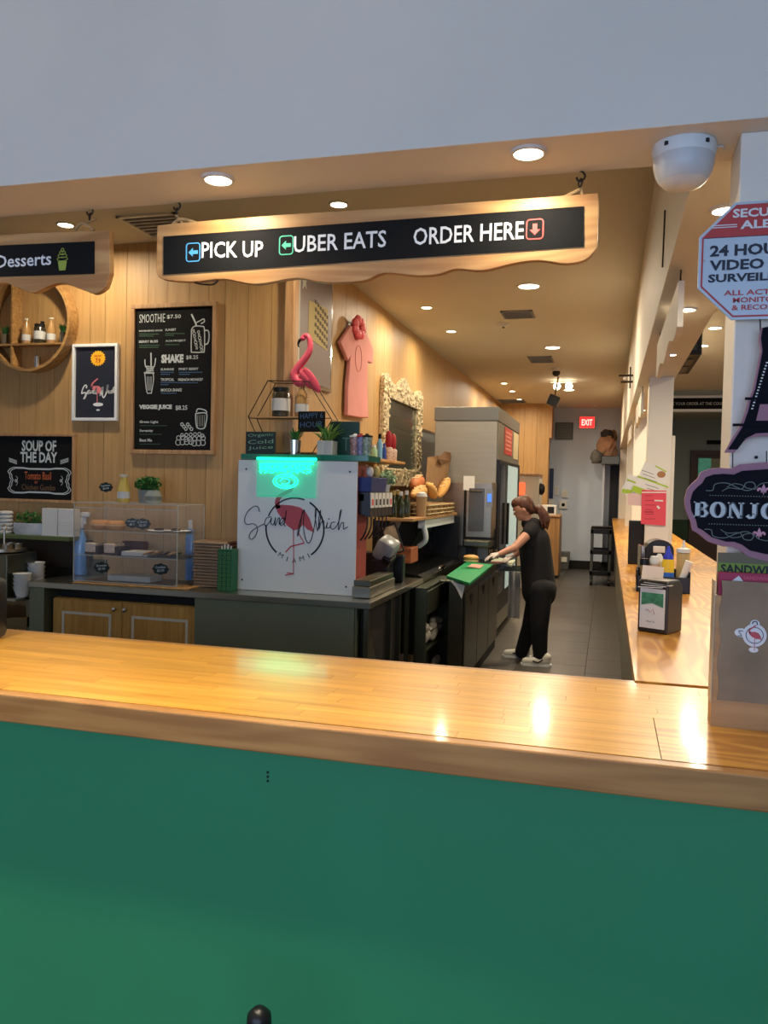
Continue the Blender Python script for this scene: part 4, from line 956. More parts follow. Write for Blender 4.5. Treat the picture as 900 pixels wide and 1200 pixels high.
# ------------------------------------------------------------------ ledge at the far left
lg = MB().box(-5.3, -3.68, 4.95, 5.149, 1.155, 1.185)
tag(lg.build('wall_ledge', mat('olive_ledge', (96, 108, 62), .5), bev=.003), 'olive green ledge along the wall under the soup board', 'ledge')
tag(bx('ledge_support', mat('dark_brown_panel', (52, 38, 26), .6), None, -5.3, -3.62, 5.1, 5.149, .95, 1.154), 'dark brown panel under the olive green ledge', 'panel')
def L(px, py, Y=5.02): return P(px, py, Y=Y)
q = L(34, 627); t = thing('planter', 'long white marbled planter of small green leaves on the ledge', 'planter', (q.x, 5.04, 1.185))
x0, x1 = L(14, 615).x, L(53, 615).x
marble = mat('white_marble', (205, 208, 208), .4, noise=.2, nscale=12)
MB().lathe(((x0 + x1) / 2, 5.04, 1.185), [(.9, 0), (1, .02), (1, .085), (.93, .085), (.9, .07)], 24, Matrix.Translation(((x0 + x1) / 2, 5.04, 0)) @ Matrix.Diagonal(((x1 - x0) / 2, .05, 1, 1)) @ Matrix.Translation((-(x0 + x1) / 2, -5.04, 0))).build('pot', marble, t, smooth=True)
bush(t, (x0 + x1) / 2, 5.04, 1.30, (x1 - x0) / 2 * 1.0, .05, .055, leaf, 260, .016)
for i, (a, c_) in enumerate(((53, 71), (72, 90))):
    xa, xb = L(a, 600).x, L(c_, 600).x
    b = MB()
    for k in range(12): b.box(xa + .001 * (k % 2), xb - .001 * (k % 3), 4.985, 5.06, 1.186 + .0165 * k, 1.186 + .0165 * k + .0155)
    tag(b.build('napkin_stack', papm), ('left' if i == 0 else 'right') + ' stack of white paper napkins on the green ledge', 'napkins', 'white napkin stacks on the ledge')
for i in range(2):
    x = L(5 - 18 * i, 610).x; z = 1.186
    t = thing('lid_stack', ('nearest' if i == 0 else 'farther') + ' stack of white plastic lids left of marbled planter', 'lids', (x, 5.04, z), 0, 'lid stacks on the ledge')
    for k in range(6): MB().lathe((x, 5.04, z + .028 * k), [(.045, 0), (.05, .006), (.05, .015), (.038, .026), (.02, .027)], 20).build('lid', offw, t, smooth=True)
# ------------------------------------------------------------------ stainless service counter
t = thing('service_counter', 'stainless steel L shaped service counter behind the bar', 'counter', (-2.6, 4.9, 0))
CX1 = -1.351
sl = -.0
MB().box(-3.77, CX1, 4.64, 5.148, .86, .9).box(-2.118, CX1, 5.15, 6.08, .86, .9).build('worktop', steeltop, t, .004)
PSm = mat('panel_steel', (128, 132, 108), .45, .45, noise=.05, nscale=3)
bx('side_panel', PSm, t, -3.77, -3.655, 4.66, 5.14, 0, .86)
bx('front_panel', PSm, t, -2.53, -1.46, 4.67, 4.69, 0, .86)
bx('end_panel', PSm, t, -1.47, -1.45, 4.69, 5.78, .1, .86)
for ly in (4.67, 5.2, 5.45, 5.7): bx('leg', steeld, t, -1.40, -1.37, ly, ly + .03, 0, .86)
MB().box(-1.43, -1.40, 4.72, 5.5, .1, .84).build('void_shade', mat('void_shade_black', (24, 22, 20), .7), t)  # near-black slab paints in the shade of the open space under the worktop
MB().add([(-1.385, 4.72, .1), (-1.385, 5.18, .1), (-1.385, 4.74, .72), (-1.38, 4.72, .1), (-1.38, 5.18, .1), (-1.38, 4.74, .72)], [(0, 1, 2), (5, 4, 3), (0, 3, 4, 1), (1, 4, 5, 2), (2, 5, 3, 0)]).build('brace', steeld, t)
MB().box(-5.3, -3.775, 5.12, 5.148, .8, 1.1).build('splash', steeld, t)
MB().box(-3.9, -3.5, 5.125, 5.148, .9, 1.02).build('splash', steeld, t)
MB().box(-2.72, -2.712, 4.66, 5.12, .9005, .9015, ).build('joint', chrome, t)
text('SMEG', P(398, 722, Y=4.67).x, P(420, 722, Y=4.67).x, .735, .752, 4.67, mat('faint_mark', (140, 146, 136), .5), t) if False else None
xa, xb = P(62, 700, Y=4.7).x, P(234, 712, Y=4.7).x
cb = thing('base_cabinet', 'wooden base cabinet with two panelled doors under steel counter', 'cabinet', ((xa + xb) / 2, 4.75, 0))
zt = P(62, 700, Y=4.7).z
MB().box(xa, xb, 4.72, 5.1, .05, zt).build('body', doorwood, cb, .002)
MB().box(xa, xb, 4.74, 5.1, 0, .05).build('plinth', blackm, cb)
xm = P(143, 705, Y=4.7).x
for i, (a, c_) in enumerate(((xa + .003, xm - .002), (xm + .002, xb - .003))):
    d = bx('door', doorwood, cb, a, c_, 4.7, 4.719, .06, zt - .005, .003)
    g_ = .075; b = MB(); zz0, zz1 = .15, zt - .085
    b.box(a + g_, c_ - g_, 4.692, 4.6995, zz1 - .018, zz1).box(a + g_, c_ - g_, 4.692, 4.6995, zz0, zz0 + .018).box(a + g_, a + g_ + .018, 4.692, 4.6995, zz0 + .018, zz1 - .018).box(c_ - g_ - .018, c_ - g_, 4.692, 4.6995, zz0 + .018, zz1 - .018)
    b.build('moulding', mat('grey_moulding', (220, 212, 190), .5), d)
    kx = c_ - .045 if i == 0 else a + .03
    MB().lathe((kx, 4.7, zt - .05), [(.006, 0), (.006, -.012), (.015, -.018), (.014, -.026), (.004, -.029)], 16, ax='Y').build('knob', chrome, d, smooth=True)
bx('gap_shade', blackm, cb, xa + .02, xb - .02, 4.76, 5.1, zt + .001, .855)  # black block stands in for the shade between cabinet and worktop
# left steel stand with bowls
t = thing('steel_stand', 'low two tier steel stand left of the service counter', 'stand', (-4.1, 4.7, 0))
bx('top_shelf', steeltop, t, -4.7, -3.79, 4.55, 5.08, .77, .79, .003)
MB().add([(-4.7, 4.5, .58), (-3.95, 4.5, .58), (-3.79, 4.66, .58), (-3.79, 5.08, .58), (-4.7, 5.08, .58), (-4.7, 4.5, .65), (-3.95, 4.5, .65), (-3.79, 4.66, .65), (-3.79, 5.08, .65), (-4.7, 5.08, .65)],
         [(4, 3, 2, 1, 0), (5, 6, 7, 8, 9), (0, 1, 6, 5), (1, 2, 7, 6), (2, 3, 8, 7), (3, 4, 9, 8), (4, 0, 5, 9)]).build('lower_shelf', steel, t, .003)
for lx, ly, lz in ((-4.68, 4.56, .77), (-3.83, 4.7, .77), (-4.68, 5.03, .77), (-3.83, 5.03, .77)): bx('leg', steeld, t, lx, lx + .03, ly, ly + .03, 0, lz)
bwm = mat('white_bowl', (214, 214, 208), .3)
def bowl_stack(px, py, n, r, lb, Y):
    q = P(px, py, Y=Y)
    for k in range(n):
        z = .7905 + .030 * k
        tag(MB().lathe((q.x, Y, z), [(r * .6, 0), (r * .62, .003), (r * .95, .065), (r, .068), (r * .9, .066), (r * .56, .008)], 24, caps=True).build('bowl', bwm, smooth=True),
            ('bottom' if k == 0 else 'top' if k == n - 1 else ['second', 'third', 'fourth', 'fifth'][k - 1]) + ' white bowl of the ' + lb, 'bowl', 'white bowls stacked on steel stand')
bowl_stack(26, 690, 4, .062, 'shorter left stack', 4.66)
bowl_stack(42, 682, 6, .062, 'taller right stack', 4.84)
t = thing('condiment_tray', 'round steel tray of small sauce pots with a centre handle', 'tray', (P(8, 650, Y=4.75).x, 4.75, 1.0))
cx = P(5, 650, Y=4.75).x
bx('stand', steeld, t, cx - .3, cx + .15, 4.6, 4.9, .791, 1.075, .005)
MB().lathe((cx, 4.75, 1.076), [(.11, 0), (.14, .01), (.14, .03), (.13, .028)], 28).build('tray', steel, t, smooth=True)
for a in range(5): MB().lathe((cx + .08 * math.cos(a * 1.256 + .6), 4.75 + .08 * math.sin(a * 1.256 + .6), 1.087), [(.035, 0), (.038, .05), (.034, .05), (.033, .03)], 16).build('pot', steel, t, smooth=True)
MB().tube([(cx, 4.75, 1.08), (cx, 4.75, 1.24)], .007).tube(loop([(cx + .02 * math.cos(i), 4.75, 1.25 + .02 * math.sin(i)) for i in [k * PI / 6 for k in range(12)]]), .004).build('handle', steel, t, smooth=True)

# ------------------------------------------------------------------ pastry case
GX0, GX1, GY0, GY1, GZ0, GZ1 = -3.47, -2.69, 4.72, 5.08, .912, 1.44
t = thing('pastry_case', 'clear acrylic three tier pastry case on the steel counter', 'display case', ((GX0 + GX1) / 2, 4.9, .9))
e = .005
MB().box(GX0, GX0 + e, GY0, GY1, GZ0, GZ1).build('side_panel', glass, t)
MB().box(GX1 - e, GX1, GY0, GY1, GZ0, GZ1).build('side_panel', glass, t)
MB().box(GX0 + e, GX1 - e, GY0, GY0 + e, GZ0, GZ1 - .03).build('front_panel', glass, t)
MB().box(GX0 + e, GX1 - e, GY1 - e, GY1, GZ0, GZ1).build('back_panel', glass, t)
MB().box(GX0, GX1, GY0, GY1, GZ1, GZ1 + e).build('top_panel', glass, t)
SH = (GZ0, 1.09, 1.255)
edgeac = mat('acrylic_edge', (225, 225, 210), .2, alpha=.5)
MB().box(GX0, GX1, GY0, GY1, GZ0 - e, GZ0).build('shelf', glass, t)
for z in SH[1:]:
    MB().box(GX0 + e, GX1 - e, GY0 + .01, GY1 - .01, z - e, z).build('shelf', glass, t)
b = MB()
for z in (GZ0 + .003, SH[1], SH[2], GZ1 - .03, GZ1 + .004): b.box(GX0, GX1, GY0 - .002, GY0 + .001, z - .0025, z + .0025)
for x in (GX0, GX1):
    for y in (GY0, GY1): b.box(x - .0025, x + .0025, y - .0025, y + .0025, GZ0, GZ1)
    b.box(x - .0025, x + .0025, GY0, GY1, GZ1, GZ1 + .005)
b.box(GX0, GX1, GY1 - .002, GY1 + .001, GZ1, GZ1 + .005)
b.build('edge', edgeac, t)
cl_ = MB().box(-3.46, -2.60, 4.69, 5.11, .9005, .9065)
tag(cl_.build('board_mat', mat('tan_mat', (170, 130, 80), .8, noise=.2, nscale=20), bev=.002), 'tan mat under the clear pastry case', 'mat')
def plate_(x, y, z, lb, m_=white):
    return tag(MB().lathe((x, y, z), [(.05, 0), (.085, .01), (.088, .012), (.05, .004)], 24).build('plate', m_, smooth=True), lb, 'plate', 'plates in the pastry case')
def cx_(px, Y=4.88): return P(px, 640, Y=Y).x
bagm = mat('bagel_crust', (196, 138, 80), .6, noise=.2, nscale=18)
for px, lb in ((119, 'left bagel on the top tier of pastry case'), (137, 'right bagel on the top tier of pastry case')):
    x = cx_(px); n = 20; b = MB(); vs = []; fs = []
    for i in range(n):
        a = 2 * PI * i / n
        for j in range(10):
            c_ = 2 * PI * j / 10; rr = .038 + .03 * math.cos(c_); vs.append((x + rr * math.cos(a), 4.86 + rr * math.sin(a), SH[2] + .034 + .033 * math.sin(c_)))
    for i in range(n):
        for j in range(10): fs.append((i * 10 + j, ((i + 1) % n) * 10 + j, ((i + 1) % n) * 10 + (j + 1) % 10, i * 10 + (j + 1) % 10))
    t2 = thing('bagel', lb, 'bagel', (x, 4.86, SH[2]), 0, 'bagels in the pastry case')
    b.add(vs, fs).build('crust', bagm, t2, smooth=True)
    b = MB().lathe((x, 4.86, SH[2] + .021), [(.0675, .01), (.068, .018)], 20).build('cut_line', mat('bagel_inside', (228, 200, 150), .7), t2, smooth=True)
plate_(cx_(188), 4.88, SH[2], 'white plate of dark cookies on the top tier right')
plate_(cx_(205), 4.92, SH[2], 'white plate half hidden at top right of the pastry case')
choc = mat('chocolate', (60, 34, 26), .5, noise=.4, nscale=40); cook = mat('cookie', (170, 124, 72), .7, noise=.2, nscale=40); crumb = mat('crumb_topping', (222, 200, 180), .8, noise=.7, nscale=120)
def cookie(x, y, z, lb, m_, r=.034, tilt=0, g='cookies in the pastry case'):
    return tag(MB().lathe((0, 0, 0), [(r * .9, 0), (r, .005), (r * .9, .011), (r * .4, .014), (.001, .0145)], 18, Matrix.Translation((x, y, z)) @ Matrix.Rotation(tilt, 4, 'Y')).build('cookie', m_, smooth=True), lb, 'cookie', g)
cookie(cx_(187), 4.87, SH[2] + .012, 'dark chocolate cookie on the front white plate', choc)
cookie(cx_(203), 4.91, SH[2] + .012, 'dark chocolate cookie on the rear white plate', choc)
for k, px in enumerate((118, 140)):
    x = cx_(px); t2 = thing('cake_slab', ('left' if k == 0 else 'right') + ' crumb topped chocolate cake slab on the middle tier', 'cake', (x, 4.85, SH[1]), 0, 'chocolate cake slabs in the pastry case')
    MB().box(x - .056, x + .05, 4.78, 4.93, SH[1], SH[1] + .06).build('sponge', choc, t2, .006)
    MB().box(x - .054, x + .03, 4.774, 4.9, SH[1] + .015, SH[1] + .078).build('topping', crumb, t2, .008)
t2 = tag(bx('cake_box', mat('maroon_box', (74, 30, 24), .6), None, cx_(135), cx_(160), 4.96, 5.03, SH[1], SH[1] + .085, .003), 'dark maroon box at the back of the middle tier', 'box')
for k, px in enumerate((180, 188, 198, 206, 212)):
    cookie(cx_(px), 4.82 + .02 * (k % 2), SH[1] + .018, ['leftmost', 'second', 'third', 'fourth', 'rightmost'][k] + ' leaning cookie on the middle tier', [cook, cook, choc, cook, choc][k], .042, -.35)
tag(bx('tray', mat('white_tray', (200, 200, 196), .5), None, cx_(150), cx_(180), 4.8, 4.95, SH[1], SH[1] + .03, .004), 'pale plastic tray in the middle of the middle tier', 'tray')
tag(bx('tray', mat('clear_tray', (190, 194, 188), .3), None, cx_(132), cx_(182), 4.82, 4.98, GZ0, GZ0 + .04, .006), 'long pale tray on the bottom tier of pastry case', 'tray')
def price_tag(px, py, Y, lb, words, s=1.0):
    q = P(px, py, Y=Y); t2 = thing('price_tag', lb, 'price tag', (q.x, Y, q.z), 0, 'black scalloped price tags')
    pts = []
    for i in range(40):
        a = 2 * PI * i / 40; r = 1 + .08 * math.cos(8 * a); pts.append((q.x + .058 * s * r * math.cos(a), q.z + .036 * s * r * math.sin(a)))
    MB().prism(pts, Y, Y + .004).build('plate', board2, t2)
    text(words[0], q.x - .038 * s, q.x + .038 * s, q.z + .002, q.z + .018 * s, Y, chalk, t2, bold=.01, slope=.1)
    text(words[1], q.x - .025 * s, q.x + .028 * s, q.z - .021 * s, q.z - .003, Y, chalk, t2, bold=.01, slope=.1)
price_tag(119, 665, GY0 - .007, 'scalloped tag at lower left front of the pastry case', ('Brownie', '$3.95'))
price_tag(188, 667, GY0 - .007, 'scalloped tag at lower right front of the pastry case', ('Cookies', '$2.50'))
price_tag(155, 613, 4.80, 'left scalloped tag behind the top tier front', ('Bagel', '$3'), .9)
price_tag(167, 614, 4.79, 'right scalloped tag overlapping another on the top tier', ('Choc', '$2.50'), 1.0)
price_tag(124, 571, 4.9, 'scalloped tag standing on top of the pastry case', ('Lemon', '$6.00'), .9)
ZT = GZ1 + e
q = P(145, 578, Y=4.92)
bottle(q.x, 4.92, ZT, [(.042, 0), (.044, .01), (.044, .09), (.026, .15), (.024, .175)], mat('lemon_drink', (205, 180, 90), .25, coat=.4), [(.028, .175), (.028, .195)], lidw, 'tall yellow sauce bottle on top of the pastry case', (.0448, .03, .075, labw), name='juice_bottle')
q = P(172, 578, Y=4.95)
t2 = thing('potted_plant', 'bushy green plant in a grey pot on the pastry case', 'plant', (q.x, 4.97, ZT))
MB().lathe((q.x - .02, 4.97, ZT), [(.045, 0), (.055, .09), (.05, .09), (.045, .07)], 20).build('pot', mat('grey_pot', (130, 134, 126), .5), t2, smooth=True)
bush(t2, q.x, 4.97, ZT + .13, .105, .06, .06, leaf, 420, .017, seed=4)
q = P(180, 578, Y=4.84)
t2 = thing('glass_jar', 'round clear glass jar with a wide band before the bushy plant', 'jar', (q.x, 4.84, ZT))
MB().lathe((q.x, 4.84, ZT), [(.045, 0), (.058, .02), (.058, .055), (.042, .08), (.042, .09)], 22).build('body', mat('jar_glass', (190, 200, 190), .1, alpha=.5, spec=.8), t2, smooth=True)
MB().lathe((q.x, 4.84, ZT), [(.0585, .022), (.0585, .052)], 22, caps=False).build('sticker', mat('dim_label', (120, 126, 116), .6), t2, smooth=True)
# spray bottles
blq = mat('blue_liquid', (110, 165, 225), .2, coat=.4)
q = P(94, 670, Z=.9); 
t2 = thing('spray_bottle', 'spray bottle of blue cleaner behind the left end of pastry case', 'bottle', (-3.62, 5.1, .9))
qx = P(95, 640, Y=5.1).x
MB().lathe((qx, 5.1, .905), [(.045, 0), (.047, .01), (.047, .2), (.036, .27), (.018, .32), (.018, .34)], 18).build('body', blq, t2, smooth=True)
MB().lathe((qx, 5.1, 1.245), [(.02, 0), (.024, .04), (.02, .08)], 14).build('neck', offw, t2, smooth=True)
MB().box(qx - .05, qx + .07, 5.085, 5.115, 1.325, 1.36).box(qx + .02, qx + .04, 5.09, 5.11, 1.27, 1.325).build('trigger', offw, t2, .008)
q = P(222, 640, Y=5.09)
t2 = thing('soap_bottle', 'blue liquid bottle behind the right end of pastry case', 'bottle', (q.x, 5.1, .9))
MB().box(q.x - .03, q.x + .025, 5.08, 5.125, .91, 1.27).build('body', blq, t2, .01, True)
MB().cyl((q.x, 5.1, 1.271), .015, .06, 14).build('neck', offw, t2, smooth=True)

# kraft container stacks
x0, x1 = P(234, 640, Y=4.95).x, P(274, 640, Y=4.95).x
bt = mat('brown_tray', (146, 122, 98), .8, noise=.15, nscale=30)
for k in range(15):
    dx = .006 * math.sin(k * 2.1); z = .902 + .0205 * k
    o = MB().add([(x0 + dx, 4.86, z + .004), (x1 + dx, 4.86, z + .004), (x1 + dx, 5.07, z + .004), (x0 + dx, 5.07, z + .004), (x0 + dx + .008, 4.868, z + .018), (x1 + dx - .008, 4.868, z + .018), (x1 + dx - .008, 5.06, z + .018), (x0 + dx + .008, 5.06, z + .018), (x0 + dx + .012, 4.872, z), (x1 + dx - .012, 4.872, z), (x1 + dx - .012, 5.06, z), (x0 + dx + .012, 5.06, z)],
         [(8, 11, 10, 9), (4, 5, 6, 7), (0, 1, 5, 4), (1, 2, 6, 5), (2, 3, 7, 6), (3, 0, 4, 7), (8, 9, 1, 0), (9, 10, 2, 1), (10, 11, 3, 2), (11, 8, 0, 3)]).build('takeout_box', bt)
    tag(o, ['bottom', 'second', 'third', 'fourth', 'fifth', 'sixth', 'seventh', 'eighth', 'ninth', 'tenth', 'eleventh', 'twelfth', 'thirteenth', 'fourteenth', 'topmost'][k] + ' brown takeout box counted up from the counter in the tall stack', 'box', 'brown takeout boxes in one tall stack')
# green straw box
x0, x1 = P(260, 650, Y=4.8).x, P(276, 650, Y=4.8).x
t2 = thing('straw_box', 'dark green patterned box of white straws left of the logo panel', 'box', ((x0 + x1) / 2, 4.8, .9))
MB().box(x0, x1, 4.74, 4.84, .901, 1.17).build('carton', mat('green_carton', (20, 92, 56), .5), t2, .002)
b = MB()
for i in range(9):
    for j in range(3): 
        cx, cz = x0 + .018 + j * (x1 - x0 - .036) / 2, .92 + i * .028
        b.stroke(loop(circ(cx, cz, .008, .01, 8)), .002, 4.74)
b.build('pattern', mat('gold_pattern', (120, 170, 80), .6), t2)
for i in range(5): MB().tube([(x0 + .015 + .014 * i, 4.77 + .01 * (i % 3), 1.15), (x0 + .015 + .015 * i, 4.77 + .012 * (i % 3), 1.19 + .01 * (i % 2))], .004, 6).build('straw', offw, t2)
#@@
# ------------------------------------------------------------------ beverage station with logo panel
SWP = Matrix(((0, 1, 0, 0), (1, 0, 0, 0), (0, 0, 1, 0), (0, 0, 0, 1)))     # (Y, X, z) -> (X, Y, z)
t = thing('beverage_station', 'drinks dispenser behind a white panel with round flamingo logo', 'dispenser', (-1.93, 5.0, .9))
PX0, PX1 = -2.338, -1.521
MB().box(PX0, PX1, 4.87, 4.878, .902, 1.75).build('logo_panel', mat('panel_white', (224, 230, 228), .4), t, .001)
redc = mat('dull_red_cabinet', (158, 70, 62), .5)
MB().box(PX0 + .03, -1.532, 4.89, 5.14, .905, 1.735).build('cabinet', redc, t, .004)
MB().box(PX0 + .01, -1.53, 4.879, 4.889, .905, 1.74).build('side_frame', whitemetal, t)
MB().box(PX0 + .02, -1.45, 4.86, 5.143, 1.752, 1.79).build('glass_top', tealm, t, .003)
FY = 4.87
def F(u, v): q = P(250 + u / 4.09, 500 + v / 4.09, Y=FY); return (q.x, q.z)
b = MB(); cx, cz = F(390, 490); r = abs(F(530, 490)[0] - cx)
b.stroke(circ(cx, cz, r, n=30, a0=-.95, a1=1.05), .011, FY); b.stroke(circ(cx, cz, r, n=26, a0=1.25, a1=2.75), .009, FY); b.stroke(circ(cx, cz, r, n=20, a0=3.05, a1=4.05), .011, FY)
b.build('logo_ring', inkb, t)
b = MB(); b.prism([F(*p_) for p_ in [(298, 378), (330, 374), (380, 378), (418, 388), (440, 405), (462, 440), (484, 508), (450, 492), (430, 470), (408, 492), (385, 497), (352, 472), (330, 440), (308, 412)]], FY - .0012, FY)
b.stroke(smooth_pts([F(*p_) for p_ in [(312, 392), (306, 362), (318, 336), (345, 318), (372, 304), (378, 285), (368, 262), (352, 258)]], 5), [.034 - .0004 * i * 1.6 for i in range(36)], FY)
b.stroke([F(384, 490), F(385, 600), F(384, 708)], .006, FY); b.stroke(smooth_pts([F(*p_) for p_ in [(404, 500), (420, 530), (436, 556)]], 4), .006, FY); b.stroke([F(436, 558), F(372, 574), F(346, 602)], .009, FY)
b.stroke([F(345, 712), F(384, 704)], .009, FY); b.stroke([F(384, 704), F(352, 700)], .006, FY)
b.build('logo_flamingo', pinkl, t)
b = MB()
def pen(pts, w_=.0054): b.stroke([F(*p_) for p_ in smooth_pts(pts, 5)], w_, FY - .0012)
pen([(222, 408), (215, 386), (196, 382), (165, 408), (150, 445), (160, 468), (192, 466), (212, 484), (204, 520), (184, 540), (172, 526), (190, 496), (244, 466)])
pen([(278, 432), (256, 438), (246, 462), (252, 476), (270, 458), (280, 436), (276, 462), (288, 470), (296, 446), (298, 436), (296, 470), (300, 470), (312, 440), (318, 440), (316, 466), (328, 462), (342, 440)])
pen([(346, 438), (328, 440), (320, 462), (326, 474), (342, 456), (350, 402), (346, 438), (340, 470), (348, 476)])
pen([(440, 404), (428, 408), (420, 460), (408, 516), (404, 520), (412, 470), (432, 405), (438, 400)])
pen([(438, 402), (432, 460), (438, 520), (452, 556), (466, 548), (480, 500), (492, 430), (492, 386), (488, 420), (494, 470), (500, 500)])
pen([(500, 500), (512, 450), (514, 400), (506, 440), (506, 490), (516, 462), (530, 452), (530, 486), (540, 484)])
pen([(540, 484), (548, 458), (544, 484), (556, 484), (560, 478)]); pen([(586, 458), (568, 460), (562, 480), (574, 492), (592, 476)])
pen([(592, 476), (606, 440), (614, 398), (606, 420), (600, 494), (612, 466), (624, 460), (624, 490), (634, 486), (646, 480)])
d_ = F(554, 442); b.prism(circ(d_[0], d_[1], .005, n=8), FY - .0022, FY - .0012)
b.build('logo_script', inkb, t)
for ch, u, v, rot in (('M', 324, 616, -.55), ('I', 354, 634, -.25), ('A', 387, 641, 0), ('M', 424, 632, .3), ('I', 457, 618, .5)):
    a = F(u, v); w_ = .003 if ch == 'I' else (.016 if ch == 'M' else .014); h_ = .015
    text(ch, -w_, w_, -h_, h_, 0, inkb, t, bold=.0, mtx=Matrix.Translation((a[0], FY, a[1])) @ Matrix.Rotation(-rot, 4, 'Y'))
b = MB()
for u, v in ((158, 203), (655, 216), (138, 733), (636, 768)):
    a = F(u, v); b.cyl((a[0], FY - .003, a[1]), .006, .003, 12, 'Y')
b.build('bolt', inkb, t)
# soda heads on the right side
HX = -1.53
MB().box(HX, HX + .04, 4.93, 5.47, 1.50, 1.55).build('head_rail', black, t, .004)
for k in range(6):
    y = 4.93 + .09 * k
    n_ = MB().add([(HX, y, 1.42), (HX + .08, y, 1.40), (HX + .075, y, 1.56), (HX, y, 1.56), (HX, y + .086, 1.42), (HX + .08, y + .086, 1.40), (HX + .075, y + .086, 1.56), (HX, y + .086, 1.56)],
        [(0, 1, 2, 3), (7, 6, 5, 4), (0, 4, 5, 1), (1, 5, 6, 2), (2, 6, 7, 3), (3, 7, 4, 0)]).build('soda_head', black, t, .003)
    cxx = HX + .079
    MB().box(cxx - .004, cxx + .004, y + .006, y + .076, 1.46, 1.556).build('flavour_card', papm, n_)
    MB().box(cxx + .0041, cxx + .005, y + .022, y + .06, 1.475, 1.515).build('card_mark', redp if k in (0, 5) else inkb, n_)
    MB().tube(smooth_pts([(HX + .05, y + .04, 1.41), (HX + .05, y + .04, 1.34), (HX + .03, y + .035, 1.28), (HX + .01, y + .03, 1.25)], 4), .0055, 8).build('nozzle', black, n_, smooth=True)
MB().box(-1.519, -1.40, 4.80, 5.4, .902, .972).build('drip_tray', mat('pale_steel', (150, 146, 132), .35, .8), t, .005)
MB().box(-1.515, -1.405, 4.82, 5.38, .973, 1.01).build('drip_grille', steeld, t, .004)
t2 = thing('led_sign', 'small green glowing acrylic sign with a coffee cup outline', 'sign', (-2.03, 4.85, 1.6))
a = F(212, 335); c_ = F(498, 160)
bx('acrylic', neons, t2, a[0], c_[0], 4.852, 4.856, a[1], c_[1], 0)
MB().box(a[0], c_[0], 4.846, 4.862, c_[1] - .004, c_[1] + .012).build('led_bar', neon, t2)
b = MB(); FYo = FY; FY = 4.852
for v_, w_ in ((182, .012), (196, .012), (210, .010)):
    scribble(b, F(225, 0)[0], F(500, 0)[0], F(0, v_ + 8)[1], F(0, v_ - 8)[1], 1, w_ * .55, FY, 1.0, v_)
b.stroke([F(222, 180), F(480, 178)], .012, FY); b.stroke([F(225, 205), F(470, 203)], .006, FY)
b.stroke(loop(circ(*F(346, 262), .085, .045, 24)), .005, FY); b.stroke(loop(circ(*F(346, 262), .066, .032, 24)), .0035, FY)
b.stroke(smooth_pts([F(320, 262), F(335, 248), F(356, 252), F(366, 264), F(350, 276), F(328, 274)], 4), .004, FY)
b.build('glowing_lines', neon, t2)
b = MB(); b.stroke([F(215, 332), F(495, 336)], .012, FY); b.stroke([F(496, 165), F(496, 335)], .004, FY); b.stroke([F(213, 165), F(213, 335)], .004, FY); b.build('lit_edge', neons, t2)
FY = FYo
l = area('led_glow', (F(355, 0)[0], 4.844, F(0, 175)[1]), (PI * .5, 0, PI), .62, .02, .55, (.03, 1, .7))

# ------------------------------------------------------------------ things on the glass top
GZ = 1.791
def G(px, py, Y=4.98): return P(px, py, Y=Y)
def chalk_card(px0, py0, px1, py1, Y, lb, txt, colour, m_, tilt=0, cat='sign', z=None):
    a, c_ = G(px0, py1, Y), G(px1, py0, Y)
    t = thing('chalk_sign', lb, cat, ((a.x + c_.x) / 2, Y, a.z))
    zb = a.z if z is None else z
    bx('board', m_, t, a.x, c_.x, Y, Y + .008, zb, c_.z, .001)
    h = (c_.z - zb)
    for i, s_ in enumerate(txt):
        n = len(txt); z1 = c_.z - h * (.1 + .85 * i / n); z0_ = z1 - h * .55 / n
        text(s_, a.x + .015, c_.x - .015, z0_, z1, Y, colour[i % len(colour)], t, bold=0, slope=.05)
    return t
chalk_card(288, 506, 323, 531, 4.9, 'small dark chalk card at the left end of the glass top', ['Organic', 'Cold', 'Juice'], [mat('card_chalk', (120, 160, 138), .8)], board2, z=GZ)
t = chalk_card(349, 482, 381, 506, 4.9, 'small hanging chalk card between the wire shelf and the cube plant', ['HAPPY 6', 'HOUR'], [bluechalk, bluechalk], board)
x_ = G(386, 500, 4.94).x
tb = thing('letter_board', 'dark green board with outlined letters behind the white cube plant', 'sign', (x_, 5.08, GZ))
a, c_ = G(386, 532, 5.08), G(421, 494, 5.08)
MB().box(a.x, c_.x, 5.08, 5.1, GZ, c_.z).build('board', mat('deep_green_board', (14, 52, 46), .4), tb, .002)
q0, q1 = G(401, 528, 5.08), G(421, 513, 5.08)
text('TR', q0.x, c_.x - .004, q0.z, q1.z, 5.08, mat('outline_green', (70, 110, 100), .6), tb, bold=-.01)
# pots
x_ = G(345.5, 520, 4.95).x
tin_plant(x_, 4.95, GZ, 'small sprouting plant in a galvanised pot on the glass top', False, .042, .095)
o = bpy.data.objects[-1] if False else None
pot = [ob for ob in C.objects if ob.get('label', '').startswith('small sprouting')][0]
pot.name = 'potted_sprout'; WM[pot.name] = Matrix.Translation(pot.location); pot['category'] = 'plant'
tuft(pot, x_, 4.95, GZ + .08, .06, .11, leaf, 22, .014)
x_ = G(383, 520, 4.93).x
t = thing('potted_plant', 'spiky green plant in a white cube pot on the glass top', 'plant', (x_, 4.94, GZ))
MB().box(x_ - .052, x_ + .052, 4.89, 4.99, GZ, GZ + .09).build('pot', mat('cube_pot', (196, 196, 190), .6), t, .003)
tuft(t, x_, 4.94, GZ + .088, .09, .12, leafl, 60, .016, .5)
